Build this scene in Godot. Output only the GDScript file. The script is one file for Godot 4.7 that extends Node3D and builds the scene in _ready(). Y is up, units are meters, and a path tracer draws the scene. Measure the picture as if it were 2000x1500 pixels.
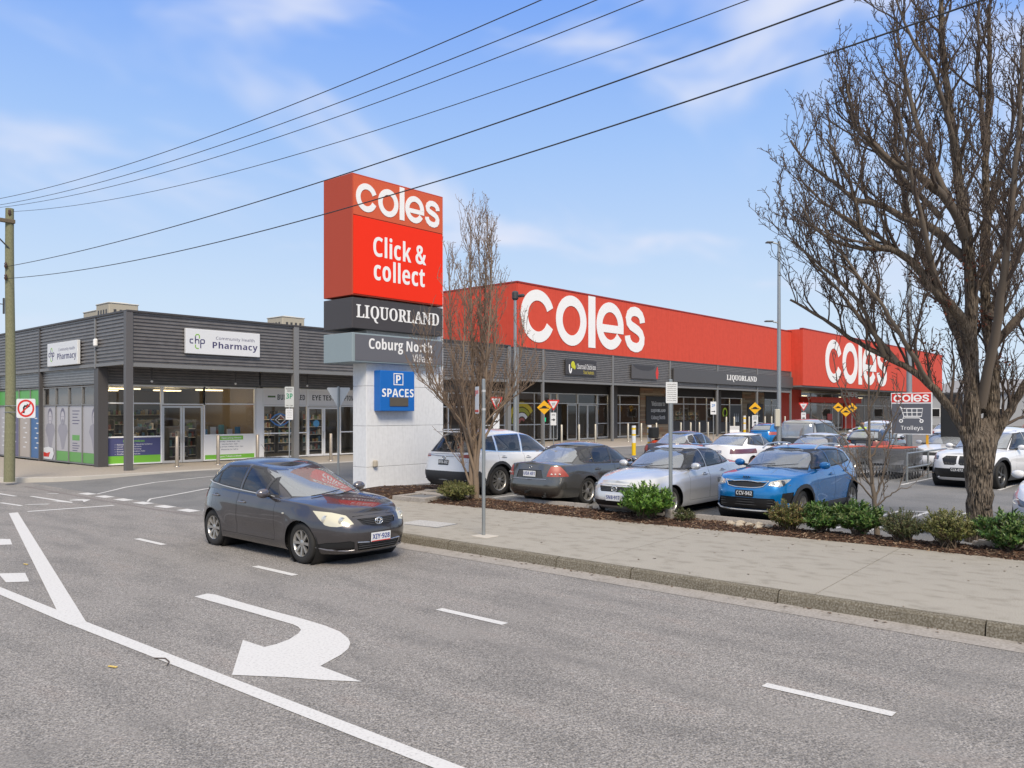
extends Node3D
# A shopping village seen across a road. World: x runs along the road to the right, -z runs into the car park, metres.

var rng := RandomNumberGenerator.new()
var mats := {}
var names := {}

# ------------------------------------------------------------------ mesh builder
class MB:
	var v := PackedVector3Array()
	var n := PackedVector3Array()
	var c := PackedColorArray()
	var ix := PackedInt32Array()
	var nt := Basis()
	var t := Transform3D():
		set(x):
			t = x
			nt = x.basis.inverse().transposed()
	var col := Color.WHITE
	var use_col := false

	func put(p: Vector3, nn: Vector3) -> int:
		v.append(t * p)
		n.append((nt * nn).normalized())
		if use_col:
			c.append(col)
		return v.size() - 1

	func tri(a: Vector3, b: Vector3, d: Vector3) -> void:      # counter-clockwise seen from outside
		var nn := (b - a).cross(d - a).normalized()
		var i := put(a, nn)
		put(b, nn)
		put(d, nn)
		ix.append_array([i, i + 2, i + 1])

	func tri_n(a: Vector3, b: Vector3, d: Vector3, na: Vector3, nb: Vector3, nd: Vector3) -> void:
		var i := put(a, na)
		put(b, nb)
		put(d, nd)
		ix.append_array([i, i + 2, i + 1])

	func quad(a: Vector3, b: Vector3, d: Vector3, e: Vector3) -> void:
		var nn := (b - a).cross(e - a)
		if nn.length_squared() < 1e-12:
			nn = (d - b).cross(e - b)
		nn = nn.normalized()
		var i := put(a, nn)
		put(b, nn)
		put(d, nn)
		put(e, nn)
		ix.append_array([i, i + 2, i + 1, i, i + 3, i + 2])

	func box(ce: Vector3, s: Vector3) -> void:
		var h := s * 0.5
		var x := h.x
		var y := h.y
		var z := h.z
		quad(ce + Vector3(-x, -y, z), ce + Vector3(x, -y, z), ce + Vector3(x, y, z), ce + Vector3(-x, y, z))
		quad(ce + Vector3(x, -y, -z), ce + Vector3(-x, -y, -z), ce + Vector3(-x, y, -z), ce + Vector3(x, y, -z))
		quad(ce + Vector3(x, -y, z), ce + Vector3(x, -y, -z), ce + Vector3(x, y, -z), ce + Vector3(x, y, z))
		quad(ce + Vector3(-x, -y, -z), ce + Vector3(-x, -y, z), ce + Vector3(-x, y, z), ce + Vector3(-x, y, -z))
		quad(ce + Vector3(-x, y, z), ce + Vector3(x, y, z), ce + Vector3(x, y, -z), ce + Vector3(-x, y, -z))
		quad(ce + Vector3(-x, -y, -z), ce + Vector3(x, -y, -z), ce + Vector3(x, -y, z), ce + Vector3(-x, -y, z))

	func box2(a: Vector3, b: Vector3) -> void:
		box((a + b) * 0.5, (b - a).abs())

	func rbox(ce: Vector3, s: Vector3, r: float) -> void:       # chamfered box
		var h := s * 0.5
		r = minf(r, minf(h.x, minf(h.y, h.z)) * 0.99)
		var g := func(sx: int, sy: int, sz: int, ax: int) -> Vector3:
			var p := Vector3(sx * (h.x - r), sy * (h.y - r), sz * (h.z - r))
			if ax == 0: p.x = sx * h.x
			if ax == 1: p.y = sy * h.y
			if ax == 2: p.z = sz * h.z
			return ce + p
		for s1 in [-1, 1]:
			var q := [[-1, -1], [1, -1], [1, 1], [-1, 1]]
			if s1 < 0: q.reverse()
			quad(g.call(q[0][0], q[0][1], s1, 2), g.call(q[1][0], q[1][1], s1, 2), g.call(q[2][0], q[2][1], s1, 2), g.call(q[3][0], q[3][1], s1, 2))
			quad(g.call(s1, q[0][0], q[0][1], 0), g.call(s1, q[1][0], q[1][1], 0), g.call(s1, q[2][0], q[2][1], 0), g.call(s1, q[3][0], q[3][1], 0))
			quad(g.call(q[0][1], s1, q[0][0], 1), g.call(q[1][1], s1, q[1][0], 1), g.call(q[2][1], s1, q[2][0], 1), g.call(q[3][1], s1, q[3][0], 1))
		for s1 in [-1, 1]:
			for s2 in [-1, 1]:
				_e(g.call(s1, s2, -1, 0), g.call(s1, s2, 1, 0), g.call(s1, s2, 1, 1), g.call(s1, s2, -1, 1), Vector3(s1, s2, 0))
				_e(g.call(s1, -1, s2, 0), g.call(s1, 1, s2, 0), g.call(s1, 1, s2, 2), g.call(s1, -1, s2, 2), Vector3(s1, 0, s2))
				_e(g.call(-1, s1, s2, 1), g.call(1, s1, s2, 1), g.call(1, s1, s2, 2), g.call(-1, s1, s2, 2), Vector3(0, s1, s2))
				for s3 in [-1, 1]:
					var a: Vector3 = g.call(s1, s2, s3, 0)
					var b: Vector3 = g.call(s1, s2, s3, 1)
					var d: Vector3 = g.call(s1, s2, s3, 2)
					if (b - a).cross(d - a).dot(Vector3(s1, s2, s3)) > 0: tri(a, b, d)
					else: tri(a, d, b)

	func _e(a: Vector3, b: Vector3, d: Vector3, e: Vector3, out: Vector3) -> void:
		if (b - a).cross(e - a).dot(out) > 0: quad(a, b, d, e)
		else: quad(a, e, d, b)

	func tube(pts: Array, rad: Array, k := 8, caps := true) -> void:
		var m := pts.size()
		var up := Vector3.UP
		var d0: Vector3 = (pts[1] - pts[0]).normalized()
		if absf(d0.dot(up)) > 0.9: up = Vector3.RIGHT
		var sx := d0.cross(up).normalized()
		var first := v.size()
		for i in m:
			var d: Vector3 = (pts[mini(i + 1, m - 1)] - pts[maxi(i - 1, 0)]).normalized()
			sx = (sx - d * sx.dot(d)).normalized()
			var sy := d.cross(sx)
			for j in k:
				var a := TAU * j / k
				var nn := sx * cos(a) + sy * sin(a)
				put(pts[i] + nn * rad[i], nn)
		for i in m - 1:
			for j in k:
				var a := first + i * k + j
				var b := first + i * k + (j + 1) % k
				ix.append_array([a, b + k, b, a, a + k, b + k])
		if caps:
			for e in 2:
				var i: int = 0 if e == 0 else m - 1
				if rad[i] < 0.0015: continue
				var d: Vector3 = (pts[0] - pts[1]).normalized() if e == 0 else (pts[m - 1] - pts[m - 2]).normalized()
				var o := v.size()
				var keep := t
				t = Transform3D()
				var nn := (keep.basis * d).normalized()
				for j in k: put(v[first + i * k + j], nn)
				t = keep
				for j in range(1, k - 1):
					if e == 0: ix.append_array([o, o + j, o + j + 1])
					else: ix.append_array([o, o + j + 1, o + j])

	func cyl(a: Vector3, b: Vector3, r: float, k := 16) -> void:
		tube([a, b], [r, r], k)

	func lathe(prof: Array, k := 24, smooth := true) -> void:   # [Vector2(radius, y)] about y, going up means outside on the right
		var m := prof.size()
		for i in m - 1:
			var p: Vector2 = prof[i]
			var q: Vector2 = prof[i + 1]
			if p.distance_to(q) < 1e-6: continue
			var fn := Vector2(q.y - p.y, p.x - q.x).normalized()
			var na := fn
			var nb := fn
			if smooth:
				if i > 0:
					var o: Vector2 = prof[i - 1]
					var f2 := Vector2(p.y - o.y, o.x - p.x).normalized()
					if f2.dot(fn) > 0.5: na = (f2 + fn).normalized()
				if i < m - 2:
					var o: Vector2 = prof[i + 2]
					var f2 := Vector2(o.y - q.y, q.x - o.x).normalized()
					if f2.dot(fn) > 0.5: nb = (f2 + fn).normalized()
			var o2 := v.size()
			for j in k + 1:
				var a := TAU * j / k
				var ca := cos(a)
				var sa := sin(a)
				put(Vector3(p.x * ca, p.y, p.x * sa), Vector3(na.x * ca, na.y, na.x * sa))
				put(Vector3(q.x * ca, q.y, q.x * sa), Vector3(nb.x * ca, nb.y, nb.x * sa))
			for j in k:
				var a := o2 + j * 2
				ix.append_array([a, a + 2, a + 1, a + 1, a + 2, a + 3])

	func ellipsoid(ce: Vector3, r: Vector3, k := 16) -> void:
		var keep := t
		t = t * Transform3D(Basis.from_scale(r), ce)
		var pr := []
		for i in 9:
			var a := PI * i / 8 - PI / 2
			pr.append(Vector2(maxf(cos(a), 0.0), sin(a)))
		lathe(pr, k)
		t = keep

	func poly(pts: PackedVector2Array, z := 0.0) -> void:        # flat in xy, facing +z
		var tr := Geometry2D.triangulate_polygon(pts)
		for i in range(0, tr.size(), 3):
			var a := Vector3(pts[tr[i]].x, pts[tr[i]].y, z)
			var b := Vector3(pts[tr[i + 1]].x, pts[tr[i + 1]].y, z)
			var d := Vector3(pts[tr[i + 2]].x, pts[tr[i + 2]].y, z)
			if (b - a).cross(d - a).z > 0: tri(a, b, d)
			else: tri(a, d, b)

	func slab(pts: PackedVector2Array, z0: float, z1: float) -> void:   # extruded outline, from z0 to z1
		poly(pts, z1)
		var m := pts.size()
		var ccw := not Geometry2D.is_polygon_clockwise(pts)
		for i in m:
			var p := pts[i]
			var q := pts[(i + 1) % m]
			if not ccw:
				var s := p
				p = q
				q = s
			quad(Vector3(p.x, p.y, z0), Vector3(q.x, q.y, z0), Vector3(q.x, q.y, z1), Vector3(p.x, p.y, z1))

	func ground_poly(pts: PackedVector2Array, y: float) -> void:    # (x, s) points, facing up
		var keep := t
		t = t * Transform3D(Basis(Vector3(1, 0, 0), Vector3(0, 0, -1), Vector3(0, 1, 0)), Vector3(0, y, 0))
		poly(pts)
		t = keep

	func band(pts: Array, w: float, z0: float, z1: float, closed := false) -> void:    # a stroke of width w along points in xy, extruded
		var m := pts.size()
		var L := PackedVector2Array()
		var R := PackedVector2Array()
		for i in m:
			var a: Vector2 = pts[(i - 1 + m) % m] if closed or i > 0 else pts[0]
			var b: Vector2 = pts[(i + 1) % m] if closed or i < m - 1 else pts[m - 1]
			var d := (b - a).normalized()
			var o := Vector2(-d.y, d.x) * w * 0.5
			L.append(pts[i] + o)
			R.append(pts[i] - o)
		for i in (m if closed else m - 1):
			var j := (i + 1) % m
			quad(Vector3(R[i].x, R[i].y, z1), Vector3(R[j].x, R[j].y, z1), Vector3(L[j].x, L[j].y, z1), Vector3(L[i].x, L[i].y, z1))
			quad(Vector3(L[i].x, L[i].y, z1), Vector3(L[j].x, L[j].y, z1), Vector3(L[j].x, L[j].y, z0), Vector3(L[i].x, L[i].y, z0))
			quad(Vector3(R[j].x, R[j].y, z1), Vector3(R[i].x, R[i].y, z1), Vector3(R[i].x, R[i].y, z0), Vector3(R[j].x, R[j].y, z0))
		if not closed:
			quad(Vector3(L[0].x, L[0].y, z1), Vector3(L[0].x, L[0].y, z0), Vector3(R[0].x, R[0].y, z0), Vector3(R[0].x, R[0].y, z1))
			var e := m - 1
			quad(Vector3(R[e].x, R[e].y, z1), Vector3(R[e].x, R[e].y, z0), Vector3(L[e].x, L[e].y, z0), Vector3(L[e].x, L[e].y, z1))

	func mesh() -> ArrayMesh:
		var a := []
		a.resize(Mesh.ARRAY_MAX)
		a[Mesh.ARRAY_VERTEX] = v
		a[Mesh.ARRAY_NORMAL] = n
		if use_col: a[Mesh.ARRAY_COLOR] = c
		a[Mesh.ARRAY_INDEX] = ix
		var m := ArrayMesh.new()
		if v.size() > 0: m.add_surface_from_arrays(Mesh.PRIMITIVE_TRIANGLES, a)
		return m

# ------------------------------------------------------------------ nodes
func W(x: float, y: float, s: float) -> Vector3:
	return Vector3(x, y, -s)

func uname(called: String) -> String:
	if not names.has(called):
		names[called] = 0
		return called
	names[called] += 1
	return "%s_%03d" % [called, names[called]]

func thing(called: String, label: String, cat: String, at := Vector3.ZERO, turn := 0.0, grp := "") -> Node3D:
	var o := Node3D.new()
	o.name = uname(called)
	add_child(o)
	o.position = at
	o.rotation.y = turn
	tag(o, label, cat, grp)
	return o

func tag(o: Node3D, label: String, cat: String, grp := "") -> void:
	o.set_meta("label", label)
	o.set_meta("category", cat)
	if grp: o.set_meta("group", grp)

func part(called: String, b, m: Material, parent: Node, stuff := false) -> MeshInstance3D:
	var o := MeshInstance3D.new()
	o.mesh = b.mesh() if b is MB else b
	o.material_override = m
	if parent == self:
		o.name = uname(called)
	else:
		var k := 0
		var nm := called
		while parent.has_node(NodePath(nm)):
			k += 1
			nm = "%s_%03d" % [called, k]
		o.name = nm
	parent.add_child(o, true)
	if stuff: o.set_meta("kind", "stuff")
	return o

func struct(called: String, b, m: Material) -> MeshInstance3D:
	var o := part(called, b, m, self)
	o.set_meta("kind", "structure")
	return o

func place(o: Node3D, at: Vector3, turn: float, label: String, grp := "") -> Node3D:
	o.position = at
	o.rotation.y = turn
	o.set_meta("label", label)
	if grp: o.set_meta("group", grp)
	return o

func copy(src: Node3D, called: String, at: Vector3, turn: float, label: String, grp := "") -> Node3D:
	var o: Node3D = src.duplicate()
	o.name = uname(called)
	add_child(o)
	return place(o, at, turn, label, grp)

# ------------------------------------------------------------------ materials
func lin(r: float, g: float, b: float) -> Color:
	return Color(r, g, b).linear_to_srgb()

func mat(key: String, r: float, g: float, b: float, rough := 0.6, metal := 0.0, spec := 0.5) -> StandardMaterial3D:
	if mats.has(key): return mats[key]
	var m := StandardMaterial3D.new()
	m.resource_name = key
	m.albedo_color = lin(r, g, b)
	m.roughness = rough
	m.metallic = metal
	m.metallic_specular = spec
	mats[key] = m
	return m

func noise_tex(seed_: int, type: int, freq: float, oct: int, ramp: Array, size := 512, normal := false, bump := 4.0) -> NoiseTexture2D:
	var f := FastNoiseLite.new()
	f.seed = seed_
	f.noise_type = type
	f.frequency = freq
	f.fractal_octaves = oct
	f.fractal_type = FastNoiseLite.FRACTAL_FBM if oct > 1 else FastNoiseLite.FRACTAL_NONE
	var t := NoiseTexture2D.new()
	t.width = size
	t.height = size
	t.seamless = true
	t.seamless_blend_skirt = 0.2
	t.as_normal_map = normal
	t.bump_strength = bump
	if not ramp.is_empty():
		var g := Gradient.new()
		var off := PackedFloat32Array()
		var cs := PackedColorArray()
		for k in ramp:
			off.append(k[0])
			cs.append(lin(k[1], k[2], k[3]))
		g.offsets = off
		g.colors = cs
		t.color_ramp = g
	t.noise = f
	return t

# a material of computed textures laid on by world position: fine colour, a broad multiplying layer, relief
func tex_mat(key: String, fine: Texture2D, fine_m: float, broad: Texture2D, broad_m: float, rough: float, nrm: Texture2D = null, nscale := 0.5, spec := 0.4) -> StandardMaterial3D:
	var m := mat(key, 1, 1, 1, rough, 0.0, spec)
	m.albedo_texture = fine
	m.uv1_triplanar = true
	m.uv1_world_triplanar = true
	m.uv1_scale = Vector3.ONE / fine_m
	if broad:
		m.detail_enabled = true
		m.detail_albedo = broad
		m.detail_blend_mode = BaseMaterial3D.BLEND_MODE_MUL
		m.detail_uv_layer = BaseMaterial3D.DETAIL_UV_2
		m.uv2_triplanar = true
		m.uv2_world_triplanar = true
		m.uv2_scale = Vector3.ONE / broad_m
	if nrm:
		m.normal_enabled = true
		m.normal_texture = nrm
		m.normal_scale = nscale
	return m

func glow(key: String, r: float, g: float, b: float, e: float) -> StandardMaterial3D:
	var m := mat(key, r, g, b, 0.5)
	m.emission_enabled = true
	m.emission = lin(r, g, b)
	m.emission_energy_multiplier = e
	return m

func glass(key: String, r: float, g: float, b: float, alpha: float, spec := 0.7) -> StandardMaterial3D:
	var m := mat(key, r, g, b, 0.02, 0.0, spec)
	m.transparency = BaseMaterial3D.TRANSPARENCY_ALPHA
	m.albedo_color.a = alpha
	return m

func paint(key: String, r: float, g: float, b: float, metal := 0.0, rough := 0.35) -> StandardMaterial3D:
	var m := mat(key, r, g, b, rough, metal, 0.5)
	m.clearcoat_enabled = true
	m.clearcoat = 1.0
	m.clearcoat_roughness = 0.03
	return m

# ------------------------------------------------------------------ lettering
var fonts := {}
func font(kind: String) -> Font:
	if fonts.has(kind): return fonts[kind]
	var f := SystemFont.new()
	f.font_names = PackedStringArray(["Droid Serif" if kind.begins_with("serif") else "Droid Sans"])
	f.font_weight = 700 if kind.ends_with("bold") else 400
	fonts[kind] = f
	return f

# writing w metres wide and h metres high (of its ink), centred at p, facing along turn; a part of parent
func text(called: String, s: String, w: float, h: float, p: Vector3, turn: float, m: Material, parent: Node, kind := "sans_bold", depth := 0.004) -> MeshInstance3D:
	var tm := TextMesh.new()
	tm.text = s
	tm.font = font(kind)
	tm.font_size = 48
	tm.pixel_size = 0.01
	tm.depth = 0.05
	tm.curve_step = 1.0
	var o := part(called, tm, m, parent)
	var bb := tm.get_aabb()
	var sy := h / maxf(bb.size.y, 0.01)
	var sx := w / maxf(bb.size.x, 0.01) if w > 0.0 else sy
	var ctr := bb.get_center()
	var bs := Basis(Vector3.UP, turn) * Basis.from_scale(Vector3(sx, sy, depth / 0.05))
	o.transform = Transform3D(bs, p - bs * Vector3(ctr.x, ctr.y, ctr.z - 0.0))
	return o

# the grocer's round lower-case lettering: five letters as strokes, each its own part
func arc(ce: Vector2, rx: float, ry: float, a0: float, a1: float, k := 20) -> Array:
	var r := []
	for i in k + 1:
		var a := deg_to_rad(lerpf(a0, a1, float(i) / k))
		r.append(ce + Vector2(cos(a) * rx, sin(a) * ry))
	return r

func round_letters(parent: Node, p: Vector3, turn: float, w: float, h: float, m: Material, d := 0.03, tall := 1.06) -> void:
	# in units of x-height 1: c, o, l, e, s
	var tot := 4.29
	var st := 0.205
	var r := 0.5 - st * 0.5
	var ring := arc(Vector2(1.555, 0.5), r, r, 0, 360, 40)
	ring.pop_back()
	var ess := []
	for q in [[4.165, 0.665], [4.15, 0.745], [4.09, 0.83], [3.985, 0.885], [3.86, 0.90], [3.735, 0.88], [3.64, 0.815], [3.60, 0.72], [3.625, 0.63], [3.71, 0.57], [3.84, 0.53], [3.98, 0.485], [4.095, 0.42], [4.15, 0.325], [4.14, 0.225], [4.075, 0.145], [3.97, 0.105], [3.86, 0.10], [3.73, 0.125], [3.63, 0.19], [3.575, 0.275], [3.565, 0.345]]: ess.append(Vector2(q[0], q[1]))
	var shapes := [[arc(Vector2(0.5, 0.5), r, r, 22, 335, 36)], [ring], [[Vector2(2.245, 0.0), Vector2(2.245, tall)]],
		[arc(Vector2(2.91, 0.5), r, r, 0, 328, 36), [Vector2(2.91 - r + 0.05, 0.44), Vector2(2.91 + r + st * 0.5, 0.44)]], [ess]]
	for k in 5:
		var b := MB.new()
		b.t = Transform3D(Basis(Vector3.UP, turn) * Basis.from_scale(Vector3(w / tot, h, 1)), p + Basis(Vector3.UP, turn) * Vector3(-w * 0.5, -h * 0.5, 0))
		var num := 0
		for sh in shapes[k]:
			b.band(sh, 0.24 if k == 2 else (0.165 if num == 1 else st), 0.0, d - 0.003 * num, k == 1)
			num += 1
		part("letter", b, m, parent)

# ------------------------------------------------------------------ light, sky, camera
func sky_image() -> Image:
	var w := 1536
	var h := 768
	var im := Image.create(w, h, false, Image.FORMAT_RGBF)
	var f := FastNoiseLite.new()
	f.seed = 11
	f.noise_type = FastNoiseLite.TYPE_SIMPLEX
	f.frequency = 1.0
	f.fractal_type = FastNoiseLite.FRACTAL_FBM
	f.fractal_octaves = 5
	f.fractal_gain = 0.55
	var f2 := FastNoiseLite.new()
	f2.seed = 5
	f2.noise_type = FastNoiseLite.TYPE_SIMPLEX
	f2.frequency = 0.55
	f2.fractal_octaves = 3
	var keys := [[0.0, Vector3(0.66, 0.76, 0.85)], [0.127, Vector3(0.55, 0.69, 0.86)], [0.31, Vector3(0.335, 0.52, 0.865)], [0.45, Vector3(0.195, 0.375, 0.845)], [1.0, Vector3(0.18, 0.35, 0.80)]]
	for y in h:
		var el := (0.5 - (y + 0.5) / h) * PI
		if el < -0.03:
			im.fill_rect(Rect2i(0, y, w, h - y), Color(0.26, 0.25, 0.24))
			break
		var se := sin(maxf(el, 0.0))
		var base := Vector3.ZERO
		for k in 4:
			if se >= keys[k][0]: base = keys[k][1].lerp(keys[k + 1][1], (se - keys[k][0]) / (keys[k + 1][0] - keys[k][0]))
		for x in w:
			var az := ((x + 0.5) / w - 0.5) * TAU      # 0 looks along -z
			var d := Vector3(sin(az) * cos(el), se, -cos(az) * cos(el))
			var p := d / (0.28 + se) * 1.1
			p.y = 0.0
			var q := Vector3(p.x * 1.15 + p.z * 0.35, 0.0, p.z * 0.8 - p.x * 0.25)
			var wv := f2.get_noise_3dv(q * 1.1 + Vector3(3.7, 1, 8.2))
			var cl := f.get_noise_3dv(q * 1.25 + Vector3(wv, 0.3, wv) * 0.5)
			var cover := f2.get_noise_3dv(q * 0.75 + Vector3(20.3, 0, 3.1))
			var bias := 0.07 + 0.2 * cos(az - 0.45) + 0.85 * smoothstep(0.47, 0.8, se)
			var a := smoothstep(0.02, 0.75, cl + cover * 0.5 + bias) * 0.9
			a *= smoothstep(0.02, 0.2, se)
			var cc := Vector3(0.70, 0.74, 0.87).lerp(Vector3(0.95, 0.94, 0.93), smoothstep(0.5, 0.9, se))
			var c := base.lerp(cc, a)
			im.set_pixel(x, y, Color(c.x, c.y, c.z))
	return im

func setup_view() -> void:
	var cam := Camera3D.new()
	cam.name = "camera"
	add_child(cam)
	cam.position = Vector3(0, 2.3, 0)
	cam.rotation.y = deg_to_rad(41.55)
	var near := 0.1
	var size := near * 1500.0 / 1590.0
	cam.set_frustum(size, Vector2(0, near * 55.0 / 1590.0), near, 900.0)
	cam.current = true
	var sky := Sky.new()
	var pm := PanoramaSkyMaterial.new()
	pm.panorama = ImageTexture.create_from_image(sky_image())
	sky.sky_material = pm
	var env := Environment.new()
	env.background_mode = Environment.BG_SKY
	env.sky = sky
	env.background_energy_multiplier = 1.0
	env.tonemap_mode = Environment.TONE_MAPPER_LINEAR
	env.tonemap_exposure = 1.1
	env.sdfgi_enabled = true
	env.ssao_enabled = true
	env.ssil_enabled = true
	var we := WorldEnvironment.new()
	we.name = "world_environment"
	we.environment = env
	add_child(we)
	var sun := DirectionalLight3D.new()
	sun.name = "sun"
	sun.light_energy = 1.0
	sun.light_color = Color(1.0, 0.945, 0.855)
	sun.light_angular_distance = 20.0
	sun.shadow_enabled = true
	add_child(sun)
	sun.look_at_from_position(Vector3(21, 25, 15), Vector3.ZERO)

# ------------------------------------------------------------------ ground, road, paths
func gy(x: float, s: float) -> float:       # height of the ground at (x, s)
	return lerpf(0.0, 0.12, smoothstep(9.4, 15.0, s))

func build_materials() -> void:
	var SX := FastNoiseLite.TYPE_SIMPLEX
	var CE := FastNoiseLite.TYPE_CELLULAR
	var VA := FastNoiseLite.TYPE_VALUE
	var grain := noise_tex(3, VA, 0.55, 1, [[0.0, 0.10, 0.094, 0.088], [0.3, 0.195, 0.183, 0.172], [0.5, 0.255, 0.24, 0.226], [0.7, 0.325, 0.305, 0.287], [1.0, 0.52, 0.49, 0.46]], 1024)
	var stain := noise_tex(8, SX, 0.009, 5, [[0.0, 0.78, 0.785, 0.79], [0.36, 0.90, 0.90, 0.90], [0.52, 0.97, 0.965, 0.96], [0.72, 1.0, 1.0, 1.0], [1.0, 1.0, 0.96, 0.94]], 1024)
	var bump := noise_tex(4, VA, 0.5, 1, [], 512, true, 3.0)
	tex_mat("asphalt", grain, 4.3, stain, 17.0, 0.88, bump, 0.4).uv2_scale = Vector3(1.0 / 26.0, 0.1, 1.0 / 7.7)
	var grain2 := noise_tex(13, VA, 0.5, 2, [[0.0, 0.12, 0.12, 0.12], [0.5, 0.205, 0.203, 0.20], [1.0, 0.29, 0.286, 0.28]], 1024)
	tex_mat("lot_asphalt", grain2, 4.7, stain, 23.0, 0.9, bump, 0.4)
	var con := noise_tex(21, SX, 0.10, 4, [[0.0, 0.255, 0.235, 0.20], [0.42, 0.345, 0.32, 0.275], [0.6, 0.39, 0.363, 0.315], [1.0, 0.46, 0.43, 0.38]], 1024)
	var con_b := noise_tex(22, SX, 0.014, 6, [[0.0, 0.72, 0.71, 0.69], [0.30, 0.90, 0.895, 0.88], [0.46, 0.97, 0.965, 0.96], [1.0, 1.0, 1.0, 0.99]], 1024)
	var fine_n := noise_tex(23, SX, 0.12, 4, [], 512, true, 2.0)
	tex_mat("path_concrete", con, 1.9, con_b, 6.3, 0.9, fine_n, 0.3).uv2_scale = Vector3(1.0 / 8.5, 1.0 / 5.0, 1.0 / 5.3)
	var kerbt := noise_tex(31, SX, 0.06, 5, [[0.0, 0.09, 0.075, 0.05], [0.45, 0.17, 0.15, 0.115], [0.7, 0.24, 0.22, 0.18], [1.0, 0.34, 0.32, 0.28]], 512)
	tex_mat("kerb_concrete", kerbt, 1.1, con_b, 4.1, 0.9, fine_n, 0.5)
	var gut := noise_tex(33, SX, 0.05, 4, [[0.0, 0.27, 0.245, 0.22], [1.0, 0.42, 0.39, 0.36]], 512)
	tex_mat("gutter_concrete", gut, 1.4, con_b, 5.0, 0.9)
	var mul := noise_tex(41, CE, 0.05, 2, [[0.0, 0.022, 0.012, 0.008], [0.5, 0.05, 0.028, 0.018], [0.8, 0.10, 0.055, 0.032], [1.0, 0.16, 0.10, 0.06]], 1024)
	var mul_n := noise_tex(42, CE, 0.05, 2, [], 512, true, 10.0)
	tex_mat("mulch", mul, 1.3, con_b, 5.0, 0.95, mul_n, 1.0)
	var pnt := noise_tex(51, SX, 0.035, 5, [[0.0, 0.40, 0.39, 0.38], [0.22, 0.54, 0.53, 0.515], [0.4, 0.61, 0.60, 0.585], [1.0, 0.64, 0.63, 0.61]], 1024)
	tex_mat("road_paint", pnt, 1.6, null, 1.0, 0.75)
	var red := noise_tex(61, SX, 0.02, 4, [[0.0, 0.60, 0.075, 0.045], [0.5, 0.63, 0.08, 0.048], [1.0, 0.65, 0.085, 0.052]], 512)
	var streak := noise_tex(62, SX, 0.02, 4, [[0.0, 0.92, 0.90, 0.90], [0.5, 1.0, 1.0, 1.0], [1.0, 1.0, 1.0, 1.0]], 512)
	var rm := tex_mat("red_wall", red, 6.0, streak, 9.0, 0.6, null, 0.5, 0.25)
	rm.uv2_scale = Vector3(1.0 / 2.5, 1.0 / 40.0, 1.0 / 2.5)
	var wh := noise_tex(71, SX, 0.03, 4, [[0.0, 0.70, 0.705, 0.71], [0.5, 0.74, 0.745, 0.75], [1.0, 0.77, 0.775, 0.78]], 512)
	var drip := noise_tex(72, SX, 0.03, 4, [[0.0, 0.90, 0.90, 0.90], [0.3, 0.98, 0.98, 0.98], [0.6, 1.0, 1.0, 1.0], [1.0, 1.0, 1.0, 1.0]], 512)
	var wm := tex_mat("white_render", wh, 3.0, drip, 4.0, 0.7)
	wm.uv2_scale = Vector3(1.0 / 1.5, 1.0 / 14.0, 1.0 / 1.5)
	var clad := noise_tex(81, SX, 0.02, 3, [[0.0, 0.125, 0.116, 0.113], [0.5, 0.15, 0.14, 0.136], [1.0, 0.175, 0.164, 0.16]], 256)
	var cm := tex_mat("cladding", clad, 2.5, null, 1.0, 0.38)
	cm.metallic_specular = 0.6
	var clad2 := noise_tex(82, SX, 0.02, 3, [[0.0, 0.24, 0.235, 0.23], [1.0, 0.31, 0.305, 0.30]], 256)
	tex_mat("pale_cladding", clad2, 2.5, null, 1.0, 0.35).metallic = 0.5
	mat("frame_dark", 0.075, 0.070, 0.070, 0.45)
	mat("frame_beam", 0.19, 0.19, 0.19, 0.45)
	mat("frame_white", 0.86, 0.86, 0.85, 0.4)
	mat("alu", 0.62, 0.62, 0.61, 0.35, 0.4)
	mat("steel_galv", 0.36, 0.38, 0.38, 0.42, 0.7)
	mat("steel_bright", 0.55, 0.52, 0.48, 0.3, 0.9)
	glass("shop_glass", 0.02, 0.025, 0.025, 0.2, 1.0)
	mat("black", 0.012, 0.012, 0.012, 0.5)
	mat("dark_grey", 0.05, 0.05, 0.052, 0.5)
	mat("mid_grey", 0.16, 0.165, 0.17, 0.5)
	mat("white", 0.84, 0.835, 0.82, 0.55, 0.0, 0.3)
	mat("sign_white", 0.70, 0.71, 0.72, 0.4)
	mat("navy", 0.025, 0.03, 0.10, 0.5)
	mat("sign_red", 0.62, 0.03, 0.02, 0.4)
	mat("sign_yellow", 0.80, 0.42, 0.01, 0.45)
	mat("fluoro", 0.62, 0.85, 0.04, 0.6)
	mat("interior", 0.23, 0.185, 0.14, 0.8)
	mat("interior_floor", 0.10, 0.095, 0.09, 0.5)
	mat("interior_ceiling", 0.45, 0.45, 0.43, 0.8)
	mat("yellow_plastic", 0.80, 0.52, 0.01, 0.45)

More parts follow.
